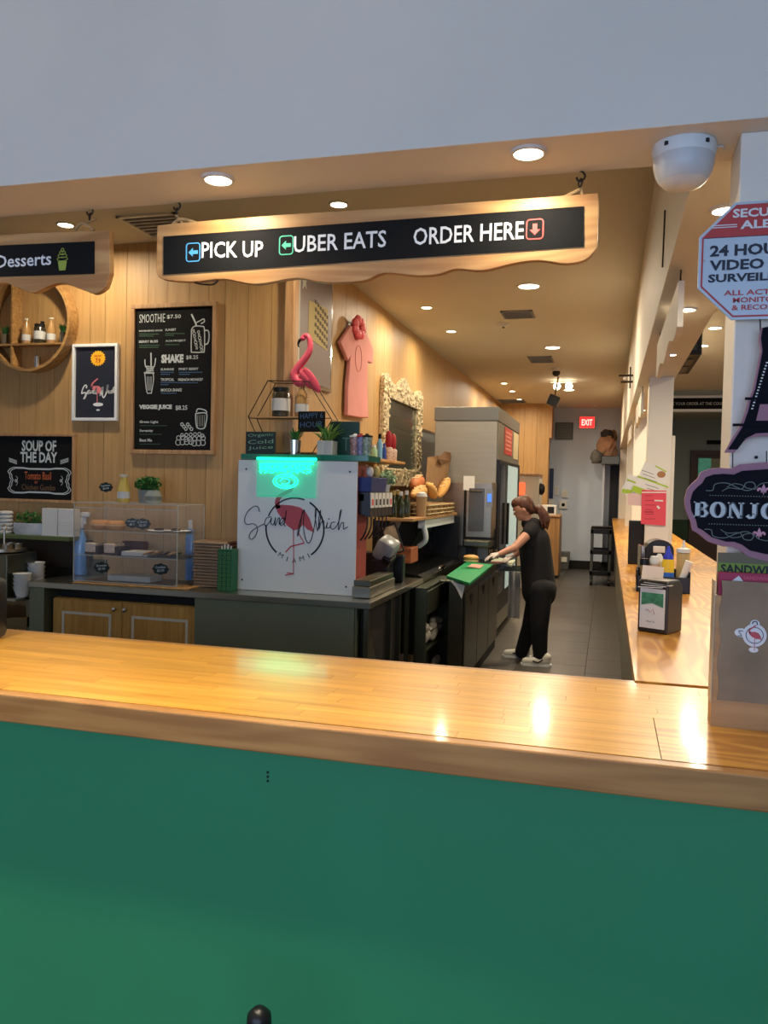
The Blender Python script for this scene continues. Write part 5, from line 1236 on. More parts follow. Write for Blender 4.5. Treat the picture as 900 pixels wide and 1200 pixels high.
# wire hexagon shelf
t = thing('wire_shelf', 'brown wire hexagon shelf with a slatted wooden board on glass top', 'shelf', (G(340, 530).x, 4.98, GZ))
hexp = [(314, 446), (361, 447), (389, 492), (366, 531), (309, 531), (291, 488)]
for Y in (4.92, 5.05):
    pts = [(G(px, py, 4.92).x, Y, G(px, py, 4.92).z) for px, py in hexp]; pts = [(p_[0], p_[1], max(p_[2], GZ + .004)) for p_ in pts]
    MB().tube(loop(pts), .0035, 6).build('wire_frame', iron, t)
b = MB()
for px, py in hexp: 
    q = G(px, py, 4.92); b.tube([(q.x, 4.92, max(q.z, GZ + .004)), (q.x, 5.05, max(q.z, GZ + .004))], .003, 6)
a, c_ = G(291, 488, 4.92), G(352, 489, 4.92)
b.tube([(a.x, 4.92, a.z - .012), (G(388, 492, 4.92).x, 4.92, a.z - .012)], .003, 6)
b.build('wire_rod', iron, t)
for k in range(4): bx('slat', signwood, t, a.x + .01, c_.x + .0, 4.923 + .034 * k, 4.95 + .034 * k, a.z - .009, a.z + .001)
zh = a.z + .002
b_ = jar(G(329.5, 470, 4.98).x, 4.98, zh, 'olive jar with a white label standing in the wire hexagon shelf', .06, .19)
bx('slat', signwood, t, G(345, 480, 4.92).x, G(368, 480, 4.92).x, 4.93, 5.04, a.z - .009, a.z + .001)
sauce(355.5, 4.98, zh, 'large tan sauce bottle standing in the wire hexagon shelf', h=.225, r=.045)
# flamingo figure
FG = lambda px, py: (lambda q: (q.x, 4.98, q.z))(G(px, py, 4.98))
t = thing('flamingo_figure', 'glossy pink flamingo figure standing on top of the wire shelf', 'figurine', FG(358, 446))
b = MB()
neck = [(354, 396), (359, 393), (363, 399), (363, 410), (357, 421), (348, 432), (345, 440), (349, 447), (357, 449)]
b.tube([FG(*p_) for p_ in smooth_pts(neck, 6)], [.0125 + .00045 * i for i in range(len(neck) * 6 - 5)], 12)
b.ball(FG(355, 396.5), (.021, .015, .016))
b.build('neck', pink, t, smooth=True)
b = MB(); m4 = Matrix.Translation(FG(361, 444)) @ Matrix.Rotation(.85, 4, 'Y')
b.ball((0, 0, 0), (.085, .038, .042), 18, m4)
b.build('body', pink, t, smooth=True)
b = MB(); m4 = Matrix.Translation((FG(367, 446)[0], 4.955, FG(367, 446)[2])) @ Matrix.Rotation(.95, 4, 'Y')
b.ball((0, 0, 0), (.1, .012, .032), 16, m4); b.build('wing', mat('wing_pink', (206, 70, 92), .5), t, smooth=True)
b = MB().tube([FG(*p_) for p_ in smooth_pts([(352, 398), (350, 401), (349.5, 405), (351, 407)], 4)], [.012 - .0008 * i for i in range(13)], 10); b.build('beak', black, t, smooth=True)
MB().tube([FG(357, 447), (FG(357, 447)[0], 4.98, FG(357, 447)[2] - .0)], .004).ball(FG(359, 448), (.03, .02, .012)).build('stand', black, t)

# ------------------------------------------------------------------ left wall: poster, shirt, mirror
t = thing('wall_poster', 'tall framed mauve poster with tilted yellow menu panel on left wall', 'poster', (-2.118, 5.6, 2.3))
X0 = -2.118
MB().prism([(5.21, 2.31), (5.98, 2.31), (5.98, 3.18), (5.21, 3.18)], X0, X0 + .02, SWP).build('frame', chrome, t)
MB().prism([(5.24, 2.34), (5.95, 2.34), (5.95, 3.15), (5.24, 3.15)], X0 + .02, X0 + .022, SWP).build('sheet', mat('mauve_poster', (118, 98, 92), .45), t)
b = MB().prism([(P(363, 352, X=-2.09).y, P(363, 352, X=-2.09).z), (P(362, 395, X=-2.09).y, P(362, 395, X=-2.09).z), (P(384, 411, X=-2.09).y, P(384, 411, X=-2.09).z), (P(385, 362, X=-2.09).y, P(385, 362, X=-2.09).z)], X0 + .022, X0 + .024, SWP); b.build('yellow_panel', mat('dull_yellow', (188, 168, 96), .6), t)
b = MB()
for k in range(5):
    z0 = 2.93 - .055 * k
    for j in range(6): b.box(X0 + .024, X0 + .0255, 5.58 + .05 * j, 5.615 + .05 * j, z0 - .015 - .012 * j, z0 + .012 - .012 * j)
b.build('print_rows', mat('brown_print', (96, 80, 56), .7), t)
b = MB()
st = [(5.36 + (.07 if i % 2 == 0 else .03) * math.cos(i * PI / 5 + .5), 3.02 + (.07 if i % 2 == 0 else .03) * math.sin(i * PI / 5 + .5)) for i in range(10)]
b.prism(st, X0 + .022, X0 + .024, SWP).prism([(5.26, 2.34), (5.29, 2.34), (5.29, 3.15), (5.26, 3.15)], X0 + .022, X0 + .024, SWP).build('star_and_stripe', mat('pale_print', (190, 186, 170), .6), t)
def PX(px, py, X): q = P(px, py, X=X); return (q.y, q.z)
t = thing('pink_shirt', 'pink t-shirt hung on a hanger on the left wall', 'shirt', (-2.1, 6.65, 2.2))
sh = [(412, 381), (399.5, 401), (408.5, 423), (411, 418), (408, 455), (407.5, 487), (420, 489), (432, 490), (431, 455), (431.5, 424), (437, 426), (438, 410), (434, 399), (427, 385), (421, 389), (416, 386)]
pp = [PX(*p_, -2.07) for p_ in sh]
ym = sum(p_[0] for p_ in pp) / len(pp)
MB().prism(pp, -2.105, -2.07, SWP).build('cloth', mat('shirt_pink', (212, 142, 134), .85, noise=.06, nscale=4), t, .01)
b = MB(); c0 = PX(420, 420, -2.07); b.stroke(loop(circ(c0[0], c0[1], .09, .11, 20)), .008, 0); 
b2 = MB(); b2.add([(v.x, -2.069, v.z) for v in b.v], b.f, Matrix.Identity(4)); 
b2 = MB(); b2.add([(-2.069 + (v.y + .0012), v.x, v.z) for v in b.v], b.f); b2.build('shirt_print', mat('print_coral', (196, 110, 104), .8), t)
MB().tube(smooth_pts([(-2.085, PX(412, 382, -2.08)[0], PX(412, 382, -2.08)[1]), (-2.085, PX(418, 377, -2.08)[0], PX(418, 376, -2.08)[1]), (-2.085, PX(427, 385, -2.08)[0], PX(427, 385, -2.08)[1])], 4), .006).build('hanger', inkb, t)
q = P(420.5, 384, X=-2.05); b = MB()
for i in range(7): a = i * .9; b.ball((q.x + .01 * math.cos(a), q.y + .07 * math.cos(a), q.z + .06 * math.sin(a)), (.03, .06, .045), 10)
tag(b.build('flower', mat('coral_flower', (222, 92, 98), .6), smooth=True), 'coral pink flower pinned at the neck of the hanging shirt', 'flower')
t = thing('ornate_mirror', 'large wall mirror in a cream and brown mosaic frame', 'mirror', (-2.1, 8.2, 1.6))
shell = mat('mosaic_shell', (206, 188, 150), .45, noise=.75, nscale=45)
my0, my1, mz0, mz1, fw = 7.42, 9.05, 1.60, 2.62, .2
MB().box(-2.118, -2.07, my0, my0 + fw, mz0, mz1 - .1).box(-2.118, -2.07, my1 - fw, my1, mz0, mz1 - .1).box(-2.118, -2.07, my0 + fw, my1 - fw, mz0, mz0 + fw * .9).build('frame', shell, t, .01)
cr = [(my0, mz1 - .1), (my0 + .02, mz1 + .03), (my0 + .15, mz1 + .06), (my0 + .35, mz1 - .01), (8.0, mz1 + .02), (8.235, mz1 + .11), (8.47, mz1 + .02), (my1 - .35, mz1 - .01), (my1 - .15, mz1 + .06), (my1 - .02, mz1 + .03), (my1, mz1 - .1), (my1 - fw, mz1 - .16), (my0 + fw, mz1 - .16)]
MB().prism(smooth_pts(cr[:11], 4) + cr[11:], -2.118, -2.07, SWP).build('crest', shell, t, .006)
bx('glass', mirrorm, t, -2.118, -2.10, my0 + fw, my1 - fw, mz0 + fw * .9, mz1 - .16)
b = MB(); rg = random.Random(11)
for i in range(420):
    s_ = rg.random()
    if s_ < .3: y, z = rg.uniform(my0, my0 + fw), rg.uniform(mz0, mz1)
    elif s_ < .6: y, z = rg.uniform(my1 - fw, my1), rg.uniform(mz0, mz1)
    elif s_ < .8: y, z = rg.uniform(my0, my1), rg.uniform(mz0, mz0 + fw * .9)
    else: y = rg.uniform(my0, my1); z = rg.uniform(mz1 - .15, mz1)
    b.ball((-2.068, y, z), (.012, rg.uniform(.012, .028), rg.uniform(.012, .024)), 6)
o = b.build('mosaic_piece', shell, t); o['kind'] = 'stuff'

# small wall shelf with bottles, behind the drinks station
sz = P(464, 540, X=-1.82).z; sy1 = P(464, 540, X=-1.82).y
tag(MB().box(-2.118, -1.82, 5.3, sy1 + .35, sz - .025, sz).build('wall_shelf', signwood, bev=.003), 'short pine wall shelf of bottles below the ornate mirror', 'shelf')
zs2 = sz + .001
def onshelf(px, X=-1.9): return P(px, 538, X=X).y
def simple_bottle(px, X, z, r, h, m_, capm, lb, g=None, cap=.18, name='bottle'):
    y = onshelf(px, X); return bottle(X, y, z, [(r * .92, 0), (r, .01), (r, h * (.6)), (r * .5, h * (1 - cap) * .95), (r * .45, h * (1 - cap))], m_, [(r * .55, h * (1 - cap)), (r * .5, h)], capm, lb, name=name, group=g)
bb = mat('sky_blue_bottle', (110, 165, 205), .3); 
hh = lambda dpx, px: dpx * onshelf(px) / 951
simple_bottle(444.5, -1.9, zs2, .026, hh(31, 444), bb, board, 'tall pale blue bottle with black cap on the pine wall shelf')
simple_bottle(450, -1.88, zs2, .02, hh(20, 450), mat('royal_bottle', (40, 70, 150), .35), MATS['royal_bottle'], 'short royal blue bottle on the pine wall shelf')
simple_bottle(438, -1.9, zs2, .03, hh(17, 438), mat('mint_bottle', (150, 190, 150), .4), white, 'short mint green bottle with white cap on the pine wall shelf')
simple_bottle(434, -2.0, zs2, .024, hh(27, 434), jarb, black, 'dark brown bottle at back of the pine wall shelf')
for px, h_, lb in ((455, 36, 'taller red topped bottle'), (460, 33, 'shorter red topped bottle')):
    y = onshelf(px); z = zs2; H = h_ * y / 951
    t2 = thing('sprinkle_jar', lb + ' at the right end of the pine shelf', 'bottle', (-1.9, y, z))
    MB().lathe((-1.9, y, z), [(.038, 0), (.04, .01), (.04, H * .4), (.03, H * .45)], 14).build('body', mat('speckled_jar', (196, 168, 150), .4, noise=.6, nscale=70), t2, smooth=True)
    MB().lathe((-1.9, y, z), [(.022, H * .45), (.03, H * .55), (.03, H * .85), (.016, H)], 14).build('cap', mat('dark_red', (150, 24, 36), .4), t2, smooth=True)
for k, (px, m_) in enumerate(((416, 'a'), (423, 'b'), (430, 'c'))):
    x = G(px, 520, 5.0).x; h_ = .13
    t2 = thing('tumbler', ['left', 'middle', 'right'][k] + ' patterned glass tumbler at the right end of the glass top', 'glass', (x, 5.0, GZ))
    MB().lathe((x, 5.0, GZ), [(.028, 0), (.036, h_), (.033, h_), (.026, .01)], 18).build('body', mat('pattern_glass_' + m_, [(180, 140, 140), (130, 130, 180), (160, 176, 160)][k], .2, alpha=.8, noise=.7, nscale=60), t2, smooth=True)
    MB().lathe((x, 5.0, GZ), [(.037, h_ * .92), (.037, h_ * 1.0), (.012, h_ * 1.04), (.01, h_ * 1.1)], 18).build('lid', [offw, mat('dark_red', (150, 24, 36), .4), board][k], t2, smooth=True)

# blue bin and plant above the soda heads
def Z1(px, py, X): return P(px, py, X=X)
t = thing('blue_bin', 'dark blue plastic bin on top of the soda heads', 'bin', (-1.42, 5.05, 1.56))
MB().add([(-1.53, 4.93, 1.561), (-1.45, 4.93, 1.561), (-1.45, 5.28, 1.561), (-1.53, 5.28, 1.561), (-1.531, 4.92, 1.655), (-1.44, 4.92, 1.655), (-1.44, 5.3, 1.655), (-1.531, 5.3, 1.655)], [(3, 2, 1, 0), (4, 5, 6, 7), (0, 1, 5, 4), (1, 2, 6, 5), (2, 3, 7, 6), (3, 0, 4, 7)]).build('tub', mat('navy_plastic', (36, 58, 120), .4), t, .003)
tag(MB().ball((-1.485, 5.02, 1.69), (.024, .04, .035)).build('paper_roll', offw, smooth=True), 'white crumpled paper roll lying in the blue bin', 'paper')
tag(MB().ball((-1.485, 5.17, 1.69), (.026, .035, .042)).build('lemon', mat('lemon_skin', (214, 196, 120), .5), smooth=True), 'pale yellow lemon lying in the blue bin', 'lemon')
t = thing('potted_plant', 'pale green leafy plant right of the blue bin', 'plant', (-1.45, 5.42, 1.56))
MB().lathe((-1.49, 5.41, 1.562), [(.03, 0), (.04, .05), (.036, .05)], 14).build('pot', white, t, smooth=True)
bush(t, -1.48, 5.44, 1.65, .06, .12, .06, mat('pale_leaf', (150, 180, 140), .6, noise=.3, nscale=30), 160, .022, seed=9)

# wooden shelf with bread on the left wall
SZ = 1.36
t = thing('bread_shelf', 'pine wall shelf with white bracket carrying bread and cups', 'shelf', (-1.93, 7.1, SZ))
MB().box(-1.72, -1.42, 5.98, 7.85, SZ - .025, SZ).build('board', signwood, t, .004)
MB().box(-1.50, -1.44, 6.5, 7.8, SZ - .10, SZ - .026).build('rail', whitemetal, t, .004)
MB().tube(smooth_pts([(-1.46, 6.52, SZ - .08), (-1.44, 6.52, SZ - .14), (-1.44, 6.52, SZ - .2), (-1.5, 6.54, SZ - .25)], 4), .022).build('bracket', whitemetal, t, smooth=True)
MB().box(-1.7, -1.66, 6.06, 6.1, 1.0, SZ - .026).box(-1.7, -1.66, 7.74, 7.78, 1.0, SZ - .026).build('post', black, t)
def SH_(px, X=-1.5): return P(px, 590, X=X).y
olive = mat('olive_bottle', (38, 50, 26), .2, coat=.5); goldcap = mat('gold_cap', (190, 160, 90), .35, .6)
for k, (px, X) in enumerate(((0, -1.53), (.1, -1.61), (0, -1.685), (.22, -1.53), (.22, -1.60), (.2, -1.675), (.38, -1.64))):
    y = 6.03 + px * .8
    h_ = 32 * y / 951
    bottle(X, y, SZ + .001, [(.03, 0), (.032, .01), (.032, h_ * .55), (.012, h_ * .75), (.012, h_ * .86)], olive, [(.014, h_ * .84), (.014, h_)], goldcap if k % 3 else white,
           ['first', 'second', 'third', 'fourth', 'fifth', 'sixth', 'seventh'][k] + ' dark green oil bottle ' + ('in the front row' if k < 4 else 'in the back row') + ' left of the bread', group='dark green oil bottles', name='oil_bottle', seg=12)
y = SH_(489); 
t = thing('sauce_cup', 'tall cardboard cup with white frothy lid beside the oil bottles', 'cup', (-1.465, y, SZ))
MB().lathe((-1.465, y, SZ + .001), [(.038, 0), (.045, .16), (.04, .16)], 18).build('cup', kraftl, t, smooth=True)
MB().lathe((-1.465, y, SZ), [(.047, .162), (.04, .19), (.02, .2)], 18).build('lid', offw, t, smooth=True)
wick = mat('wicker', (156, 122, 76), .8, noise=.5, nscale=70)
for k in range(5):
    y = 6.5 + .235 * k
    t = thing('wicker_basket', ['nearest', 'second', 'third', 'fourth', 'farthest'][k] + ' small wicker basket along the front of bread shelf', 'basket', (-1.46, y, SZ), 0, 'small wicker baskets on the bread shelf')
    MB().add([(-1.54, y, SZ + .001), (-1.43, y, SZ + .001), (-1.43, y + .18, SZ + .001), (-1.54, y + .18, SZ + .001), (-1.55, y - .01, SZ + .1), (-1.415, y - .01, SZ + .1), (-1.415, y + .19, SZ + .1), (-1.55, y + .19, SZ + .1)], [(3, 2, 1, 0), (4, 5, 6, 7), (0, 1, 5, 4), (1, 2, 6, 5), (2, 3, 7, 6), (3, 0, 4, 7)]).build('weave', wick, t, .004)
    b = MB()
    for i in range(3): b.tube(loop([(-1.552, y - .012, SZ + .02 + .035 * i), (-1.413, y - .012, SZ + .02 + .035 * i), (-1.413, y + .192, SZ + .02 + .035 * i), (-1.552, y + .192, SZ + .02 + .035 * i)]), .005, 5)
    b.build('rim', mat('wicker_light', (206, 186, 140), .8), t)
loaf = mat('bread_crust', (216, 162, 88), .6, noise=.15, nscale=14); loafd = mat('dark_crust', (190, 110, 56), .6, noise=.2, nscale=14)
for (px, py, r_, m_, rz, lb) in ((489, 566, (.06, .16, .06), loafd, .2, 'round dark crusted loaf behind the oil bottles'), (491, 577, (.05, .24, .05), loaf, .1, 'pale long loaf lying lowest on the bread shelf'),
                                 (505, 575, (.05, .2, .05), loaf, -.3, 'golden loaf in the middle of the bread pile'), (520, 571, (.05, .26, .05), loaf, .35, 'golden baguette tilted up at the right of the bread pile')):
    XL = -1.6 if py == 566 else -1.53
    q = P(px, py, X=XL)
    b = MB(); m4 = Matrix.Translation((XL, q.y, q.z)) @ Matrix.Rotation(rz, 4, 'X')
    b.ball((0, 0, 0), r_, 18, m4)
    t = thing('bread_loaf', lb, 'bread', (XL, q.y, q.z - r_[2])); b.build('crust', m_, t, smooth=True)
    b = MB()
    for k in range(3): b.tube([tuple(m4 @ Vector((-.02, r_[1] * (-.4 + .4 * k), r_[2] * .93))), tuple(m4 @ Vector((.03, r_[1] * (-.3 + .4 * k), r_[2] * .86)))], .008, 5)
    b.build('score_line', mat('flour', (236, 208, 150), .7), t)
q = P(512, 560, X=-1.9); zb_ = SZ + .12
t = thing('bread_basket', 'long low wicker basket under the bread loaves', 'basket', (-1.62, 7.1, SZ))
MB().box(-1.70, -1.56, 6.45, 7.75, SZ + .001, SZ + .10).build('weave', wick, t, .01)
t = thing('kraft_bag', 'open kraft paper bag standing among the bread', 'bag', (-2.0, 7.6, SZ + .12))
def bagpt(px, py, X): q = P(px, py, X=X); return (q.x, q.y, q.z)
f4 = [bagpt(498, 576, -1.58), bagpt(518, 575, -1.58), bagpt(523, 541, -1.55), bagpt(501, 536, -1.55)]
g4 = [bagpt(508, 574, -1.62), bagpt(524, 573, -1.62), bagpt(530, 537, -1.6), bagpt(512, 534, -1.6)]
MB().add(f4 + g4, [(0, 1, 2, 3), (7, 6, 5, 4), (0, 4, 5, 1), (1, 5, 6, 2), (3, 7, 4, 0)]).build('paper', kraft, t)
MB().add([bagpt(517, 545, -1.54), bagpt(528, 541, -1.56), bagpt(530, 531, -1.58), bagpt(521, 529, -1.57), bagpt(513, 537, -1.52)], [(0, 1, 2, 3, 4)]).build('folded_flap', mat('kraft_dark', (120, 84, 50), .85), t)
# ------------------------------------------------------------------ equipment on and beside the left run
t = thing('grey_wall_panel', 'blue grey metal panel on left wall between mirror and fridge', 'panel', (-2.1, 9.5, 1.2))
bx('sheet', mat('grey_blue_sheet', (112, 122, 124), .4, .5), t, -2.118, -2.1, 9.15, 11.5, 1.3, 2.25)
bx('rim', steeld, t, -2.118, -2.095, 9.15, 11.5, 2.25, 2.28)
t = thing('scanner', 'silver grey handheld scanner lying by the soda drip tray', 'scanner', (-1.45, 5.55, .9))
m4 = Matrix.Translation((-1.52, 5.56, 1.14)) @ Matrix.Rotation(.5, 4, 'Y') @ Matrix.Rotation(.3, 4, 'X')
MB().box(-.07, .07, -.06, .1, -.07, .09, m4).build('body', mat('silver_plastic', (150, 154, 154), .3), t, .03, True)
m4b = m4 @ Matrix.Translation((.04, -.03, -.05))
MB().box(-.02, .05, -.05, .06, -.05, .05, m4b).build('window', black, t, .01)
MB().box(-1.6, -1.48, 5.5, 5.66, .902, 1.08).build('base', black, t, .01)
t = thing('brochure_stand', 'slanted stand holding a printed brochure beside the soda heads', 'stand', (-1.6, 5.9, .9))
def quad(mb, pts, th=(0, .012, 0)):
    a = [Vector(p_) for p_ in pts]; c_ = [p_ + Vector(th) for p_ in a]
    return mb.add([tuple(p_) for p_ in a + c_], [(0, 1, 2, 3), (7, 6, 5, 4), (0, 4, 5, 1), (1, 5, 6, 2), (2, 6, 7, 3), (3, 7, 4, 0)])
Yb = 5.8
def B_(px, py, dy=0): q = P(px, py, Y=Yb + dy); return (q.x, q.y, q.z)
quad(MB(), [B_(457, 651), B_(474, 646), B_(463, 612), B_(446, 618)]).build('holder', black, t)
quad(MB(), [B_(457.5, 649, -.003), B_(472, 645, -.003), B_(462, 615, -.003), B_(448, 619, -.003)], (0, .002, 0)).build('brochure', mat('brochure_print', (170, 150, 120), .5, noise=.6, nscale=14), t)
quad(MB(), [B_(460, 645, -.005), B_(471, 641, -.005), B_(469, 636, -.005), B_(458, 640, -.005)], (0, .002, 0)).build('red_print', sr, t)
MB().box(-1.85, -1.62, 5.8, 5.98, .902, 1.1).build('base', black, t, .01)
t = thing('payment_terminal', 'dark till box on the service counter before the brochure stand', 'terminal', (-1.5, 6.0, .9))
a, c_ = P(458, 683, Y=5.5), P(486, 655, Y=5.5)
bx('body', black, t, -1.66, -1.42, 5.7, 5.78, .902, 1.1, .01)
bx('screen', mat('terminal_top', (60, 58, 54), .15), t, -1.655, -1.425, 5.71, 5.77, 1.1, 1.104)
# diagonal pale hood panel behind, dark recess under the bread shelf
t = thing('splash_guard', 'pale slanted steel guard leaning under the bread shelf', 'guard', (-1.9, 6.6, .9))
def U(px, py, Y): q = P(px, py, Y=Y); return (q.x, q.y, q.z)
quad(MB(), [U(441, 652, 6.3), U(452, 650, 6.3), U(470, 612, 6.3), U(462, 600, 6.3)]).build('panel', mat('pale_sheet', (178, 176, 158), .35, .3), t)
t = thing('prep_unit', 'dark steel topping unit with a sloped lid under the bread shelf', 'prep unit', (-1.75, 7.0, .0))
MB().box(-1.8, -1.77, 6.2, 7.8, 1.0, 1.34).box(-1.8, -1.4, 7.82, 7.85, .9, 1.32).build('recess_shade', black, t)  # black sheets put the shade of the recess into colour
MB().add([(-2.1, 6.11, .9), (-1.36, 6.11, .9), (-1.36, 7.8, .9), (-2.1, 7.8, .9), (-2.1, 6.11, .99), (-1.4, 6.11, .92), (-1.4, 7.8, .92), (-2.1, 7.8, .99)], [(3, 2, 1, 0), (4, 5, 6, 7), (0, 1, 5, 4), (1, 2, 6, 5), (2, 3, 7, 6), (3, 0, 4, 7)]).build('lid', mat('smoky_steel', (60, 60, 56), .22, .9), t, .004)
MB().box(-2.1, -1.36, 6.09, 7.8, .3, .895).build('body', steeld, t, .004)
MB().tube([U(516, 664, 6.9), U(520, 662, 6.9), U(517, 671, 6.9)], .012).build('handle', chrome, t, smooth=True)
MB().add([(-1.7, 6.8, .98), (-1.7, 7.3, .98), (-1.55, 7.3, 1.22), (-1.55, 6.8, 1.22), (-1.71, 6.8, .98), (-1.71, 7.3, .98), (-1.56, 7.3, 1.22), (-1.56, 6.8, 1.22)], [(0, 1, 2, 3), (7, 6, 5, 4), (0, 4, 5, 1), (1, 5, 6, 2), (2, 6, 7, 3), (3, 7, 4, 0)]).build('open_flap', black, t)
tag(MB().box(-1.6, -1.47, 6.15, 6.4, 1.0, 1.12).build('food_tray', mat('orange_food', (170, 96, 56), .6, noise=.4, nscale=30), bev=.005), 'small tray of orange food near the brochure stand', 'tray')
# drawer unit between counter and prep table
t = thing('drawer_unit', 'olive steel drawer unit with folded towels on open shelves', 'drawer unit', (-1.3, 5.9, 0))
DX = P(503, 688, Z=.86).x
y0d, y1d = P(502, 688, X=-1.22).y, P(526, 678, X=-1.22).y
y1d = min(y1d, 6.17); y0d = max(y0d, 6.06 - .5)
DX = -1.262; y0d, y1d = 5.8, 6.7
os_ = mat('olive_steel', (92, 98, 82), .35, .8)
MB().box(-1.348, DX, y0d, y0d + .02, .05, .84).box(-1.348, DX, y1d - .02, y1d, .05, .84).box(-1.349, -1.34, y0d, y1d, .05, .84).box(-1.348, DX, y0d, y1d, .84, .86).build('carcass', os_, t, .002)
MB().box(-1.335, DX + .01, y0d + .022, y1d - .022, .66, .835).build('drawer', os_, t, .004)
for z in (.1, .38): bx('shelf', os_, t, -1.334, DX, y0d + .021, y1d - .021, z, z + .015)
for k, (z, r_) in enumerate(((.19, .06), (.47, .05), (.54, .035))):
    b = MB()
    for j in range(7): b.ball((-1.30 + .008 * math.sin(j * 2 + k), y0d + .12 + .09 * j, z - .01 + .02 * math.sin(j * 1.3 + k)), (.03, .085, r_ * (.75 + .25 * math.sin(j * 1.7 + k))), 12)
    if True: pass
    tag(b.build('folded_towel', mat('grey_towel', (160, 156, 146), .9, noise=.3, nscale=16), smooth=True), ['lowest crumpled towel on the bottom shelf', 'crumpled towel on the middle shelf', 'small topmost crumpled cloth'][k] + ' of the drawer unit', 'towel')
# prep table
t = thing('prep_table', 'dark steel refrigerated prep table beside the woman in black', 'prep table', (-1.3, 7.2, 0))
darkst = mat('bronze_steel', (80, 76, 62), .3, .85, noise=.1, nscale=3)
MB().box(-1.172, -1.06, 6.2, 8.2, .08, .864).build('body', darkst, t, .003)
MB().box(-1.25, -1.03, 6.19, 8.22, .865, .88).build('worktop', steeld, t, .004)
for k in range(3):
    y = 6.24 + .65 * k
    d = bx('door', darkst, t, -1.059, -1.045, y, y + .63, .1, .78, .003)
    MB().add([(-1.044, y + .2, .745), (-1.044, y + .36, .745), (-1.044, y + .28, .66), (-1.04, y + .2, .745), (-1.04, y + .36, .745), (-1.04, y + .28, .66)], [(0, 1, 2), (5, 4, 3), (0, 3, 4, 1), (1, 4, 5, 2), (2, 5, 3, 0)]).build('handle_recess', blackm, d)
MB().box(-1.17, -1.06, 6.24, 8.18, 0, .08).build('plinth', blackm, t)
def slab(pts, z0, z1):
    v = [P(px, py, Z=z1) for px, py in pts]; n = len(v)
    return MB().add([(p_.x, p_.y, z0) for p_ in v] + [(p_.x, p_.y, z1) for p_ in v], [tuple(reversed(range(n))), tuple(range(n, 2 * n))] + [(i, (i + 1) % n, (i + 1) % n + n, i + n) for i in range(n)])
tz = .881
gb = thing('cutting_board', 'bright green cutting board at the corner of the prep table', 'cutting board', (-1.15, 6.9, tz))
slab([(523, 674.5), (550, 683), (577.5, 661.5), (547, 658)], tz, tz + .02).build('board', mat('board_green', (24, 150, 88), .5), gb, .002)
b2 = thing('cutting_board', 'narrow white cutting board edged green in front of the woman', 'cutting board', (-1.0, 7.9, tz))
slab([(575, 657), (600, 662), (604, 656), (583, 653)], tz, tz + .02).build('board', mat('board_pale', (196, 205, 180), .5), b2, .002)
tag(slab([(548, 664), (562, 666), (567, 662), (553, 660.5)], tz + .021, tz + .026).build('ham_slices', mat('ham', (222, 160, 140), .5), bev=.001), 'pink ham slices lying on the green cutting board', 'ham')
q = P(552, 656, Y=7.05); t = thing('sandwich', 'small bread roll held open by the gloved hand over the green board', 'bread', (q.x, q.y, q.z))
MB().ball((q.x, q.y, q.z + .02), (.07, .05, .026), 14).build('top_half', loaf, t, smooth=True)
MB().ball((q.x, q.y, q.z - .008), (.068, .05, .014), 14).build('bottom_half', mat('crumb_pale', (232, 206, 150), .7), t, smooth=True)
tag(slab([(526, 677), (545, 684), (551, 682), (533, 676)], tz + .0005, tz + .002).add([P(528, 681, Y=6.185)[:], P(545, 686, Y=6.185)[:], P(541, 702, Y=6.185)[:], P(534, 688, Y=6.185)[:]], [(0, 1, 2, 3)]).build('paper_sheet', papm), 'creased white paper hanging over the corner of the prep table', 'paper')
for k, px in enumerate((578, 584)):
    q = P(px, 652, Z=.9)
    t = thing('tongs', ['left', 'right'][k] + ' steel tongs standing at the back of prep table', 'tongs', (q.x, q.y, tz), 0, 'tongs on the prep table')
    MB().tube([(q.x, 8.15, tz), (q.x - .01, 8.15, tz + .11)], .011).tube([(q.x + .03, 8.15, tz), (q.x + .01, 8.15, tz + .11)], .011).build('steel_arms', chrome, t, smooth=True)
    MB().tube([(q.x - .01, 8.15, tz + .112), (q.x - .01, 8.15, tz + .32)], .012).tube([(q.x + .01, 8.15, tz + .112), (q.x + .012, 8.15, tz + .3)], .012).build('grip', black, t, smooth=True)
t = thing('hanging_towel', 'pale grey towel hanging from the far end of prep table', 'towel', (-.97, 8.0, .3))
n = 8; b = MB(); xs_ = P(596, 680, Y=7.9).x, P(610, 680, Y=7.9).x
vs = []
for i in range(n + 1):
    for z in (.35, .80): vs.append((xs_[0] + (xs_[1] - xs_[0]) * i / n, 7.9 + .02 * math.sin(i * 2.2), z))
vs2 = [(x, y + .02, z) for x, y, z in vs]
fs = [(2 * i, 2 * i + 2, 2 * i + 3, 2 * i + 1) for i in range(n)]; m_ = len(vs)
b.add(vs + vs2, fs + [tuple(k + m_ for k in reversed(f)) for f in fs] + [(2 * i + 1, 2 * i + 3, 2 * i + 3 + m_, 2 * i + 1 + m_) for i in range(n)])
b.build('cloth', mat('pale_towel', (206, 202, 192), .9), t)
bx('hook_rail', chrome, t, -1.03, xs_[1], 7.925, 7.94, .80, .86)

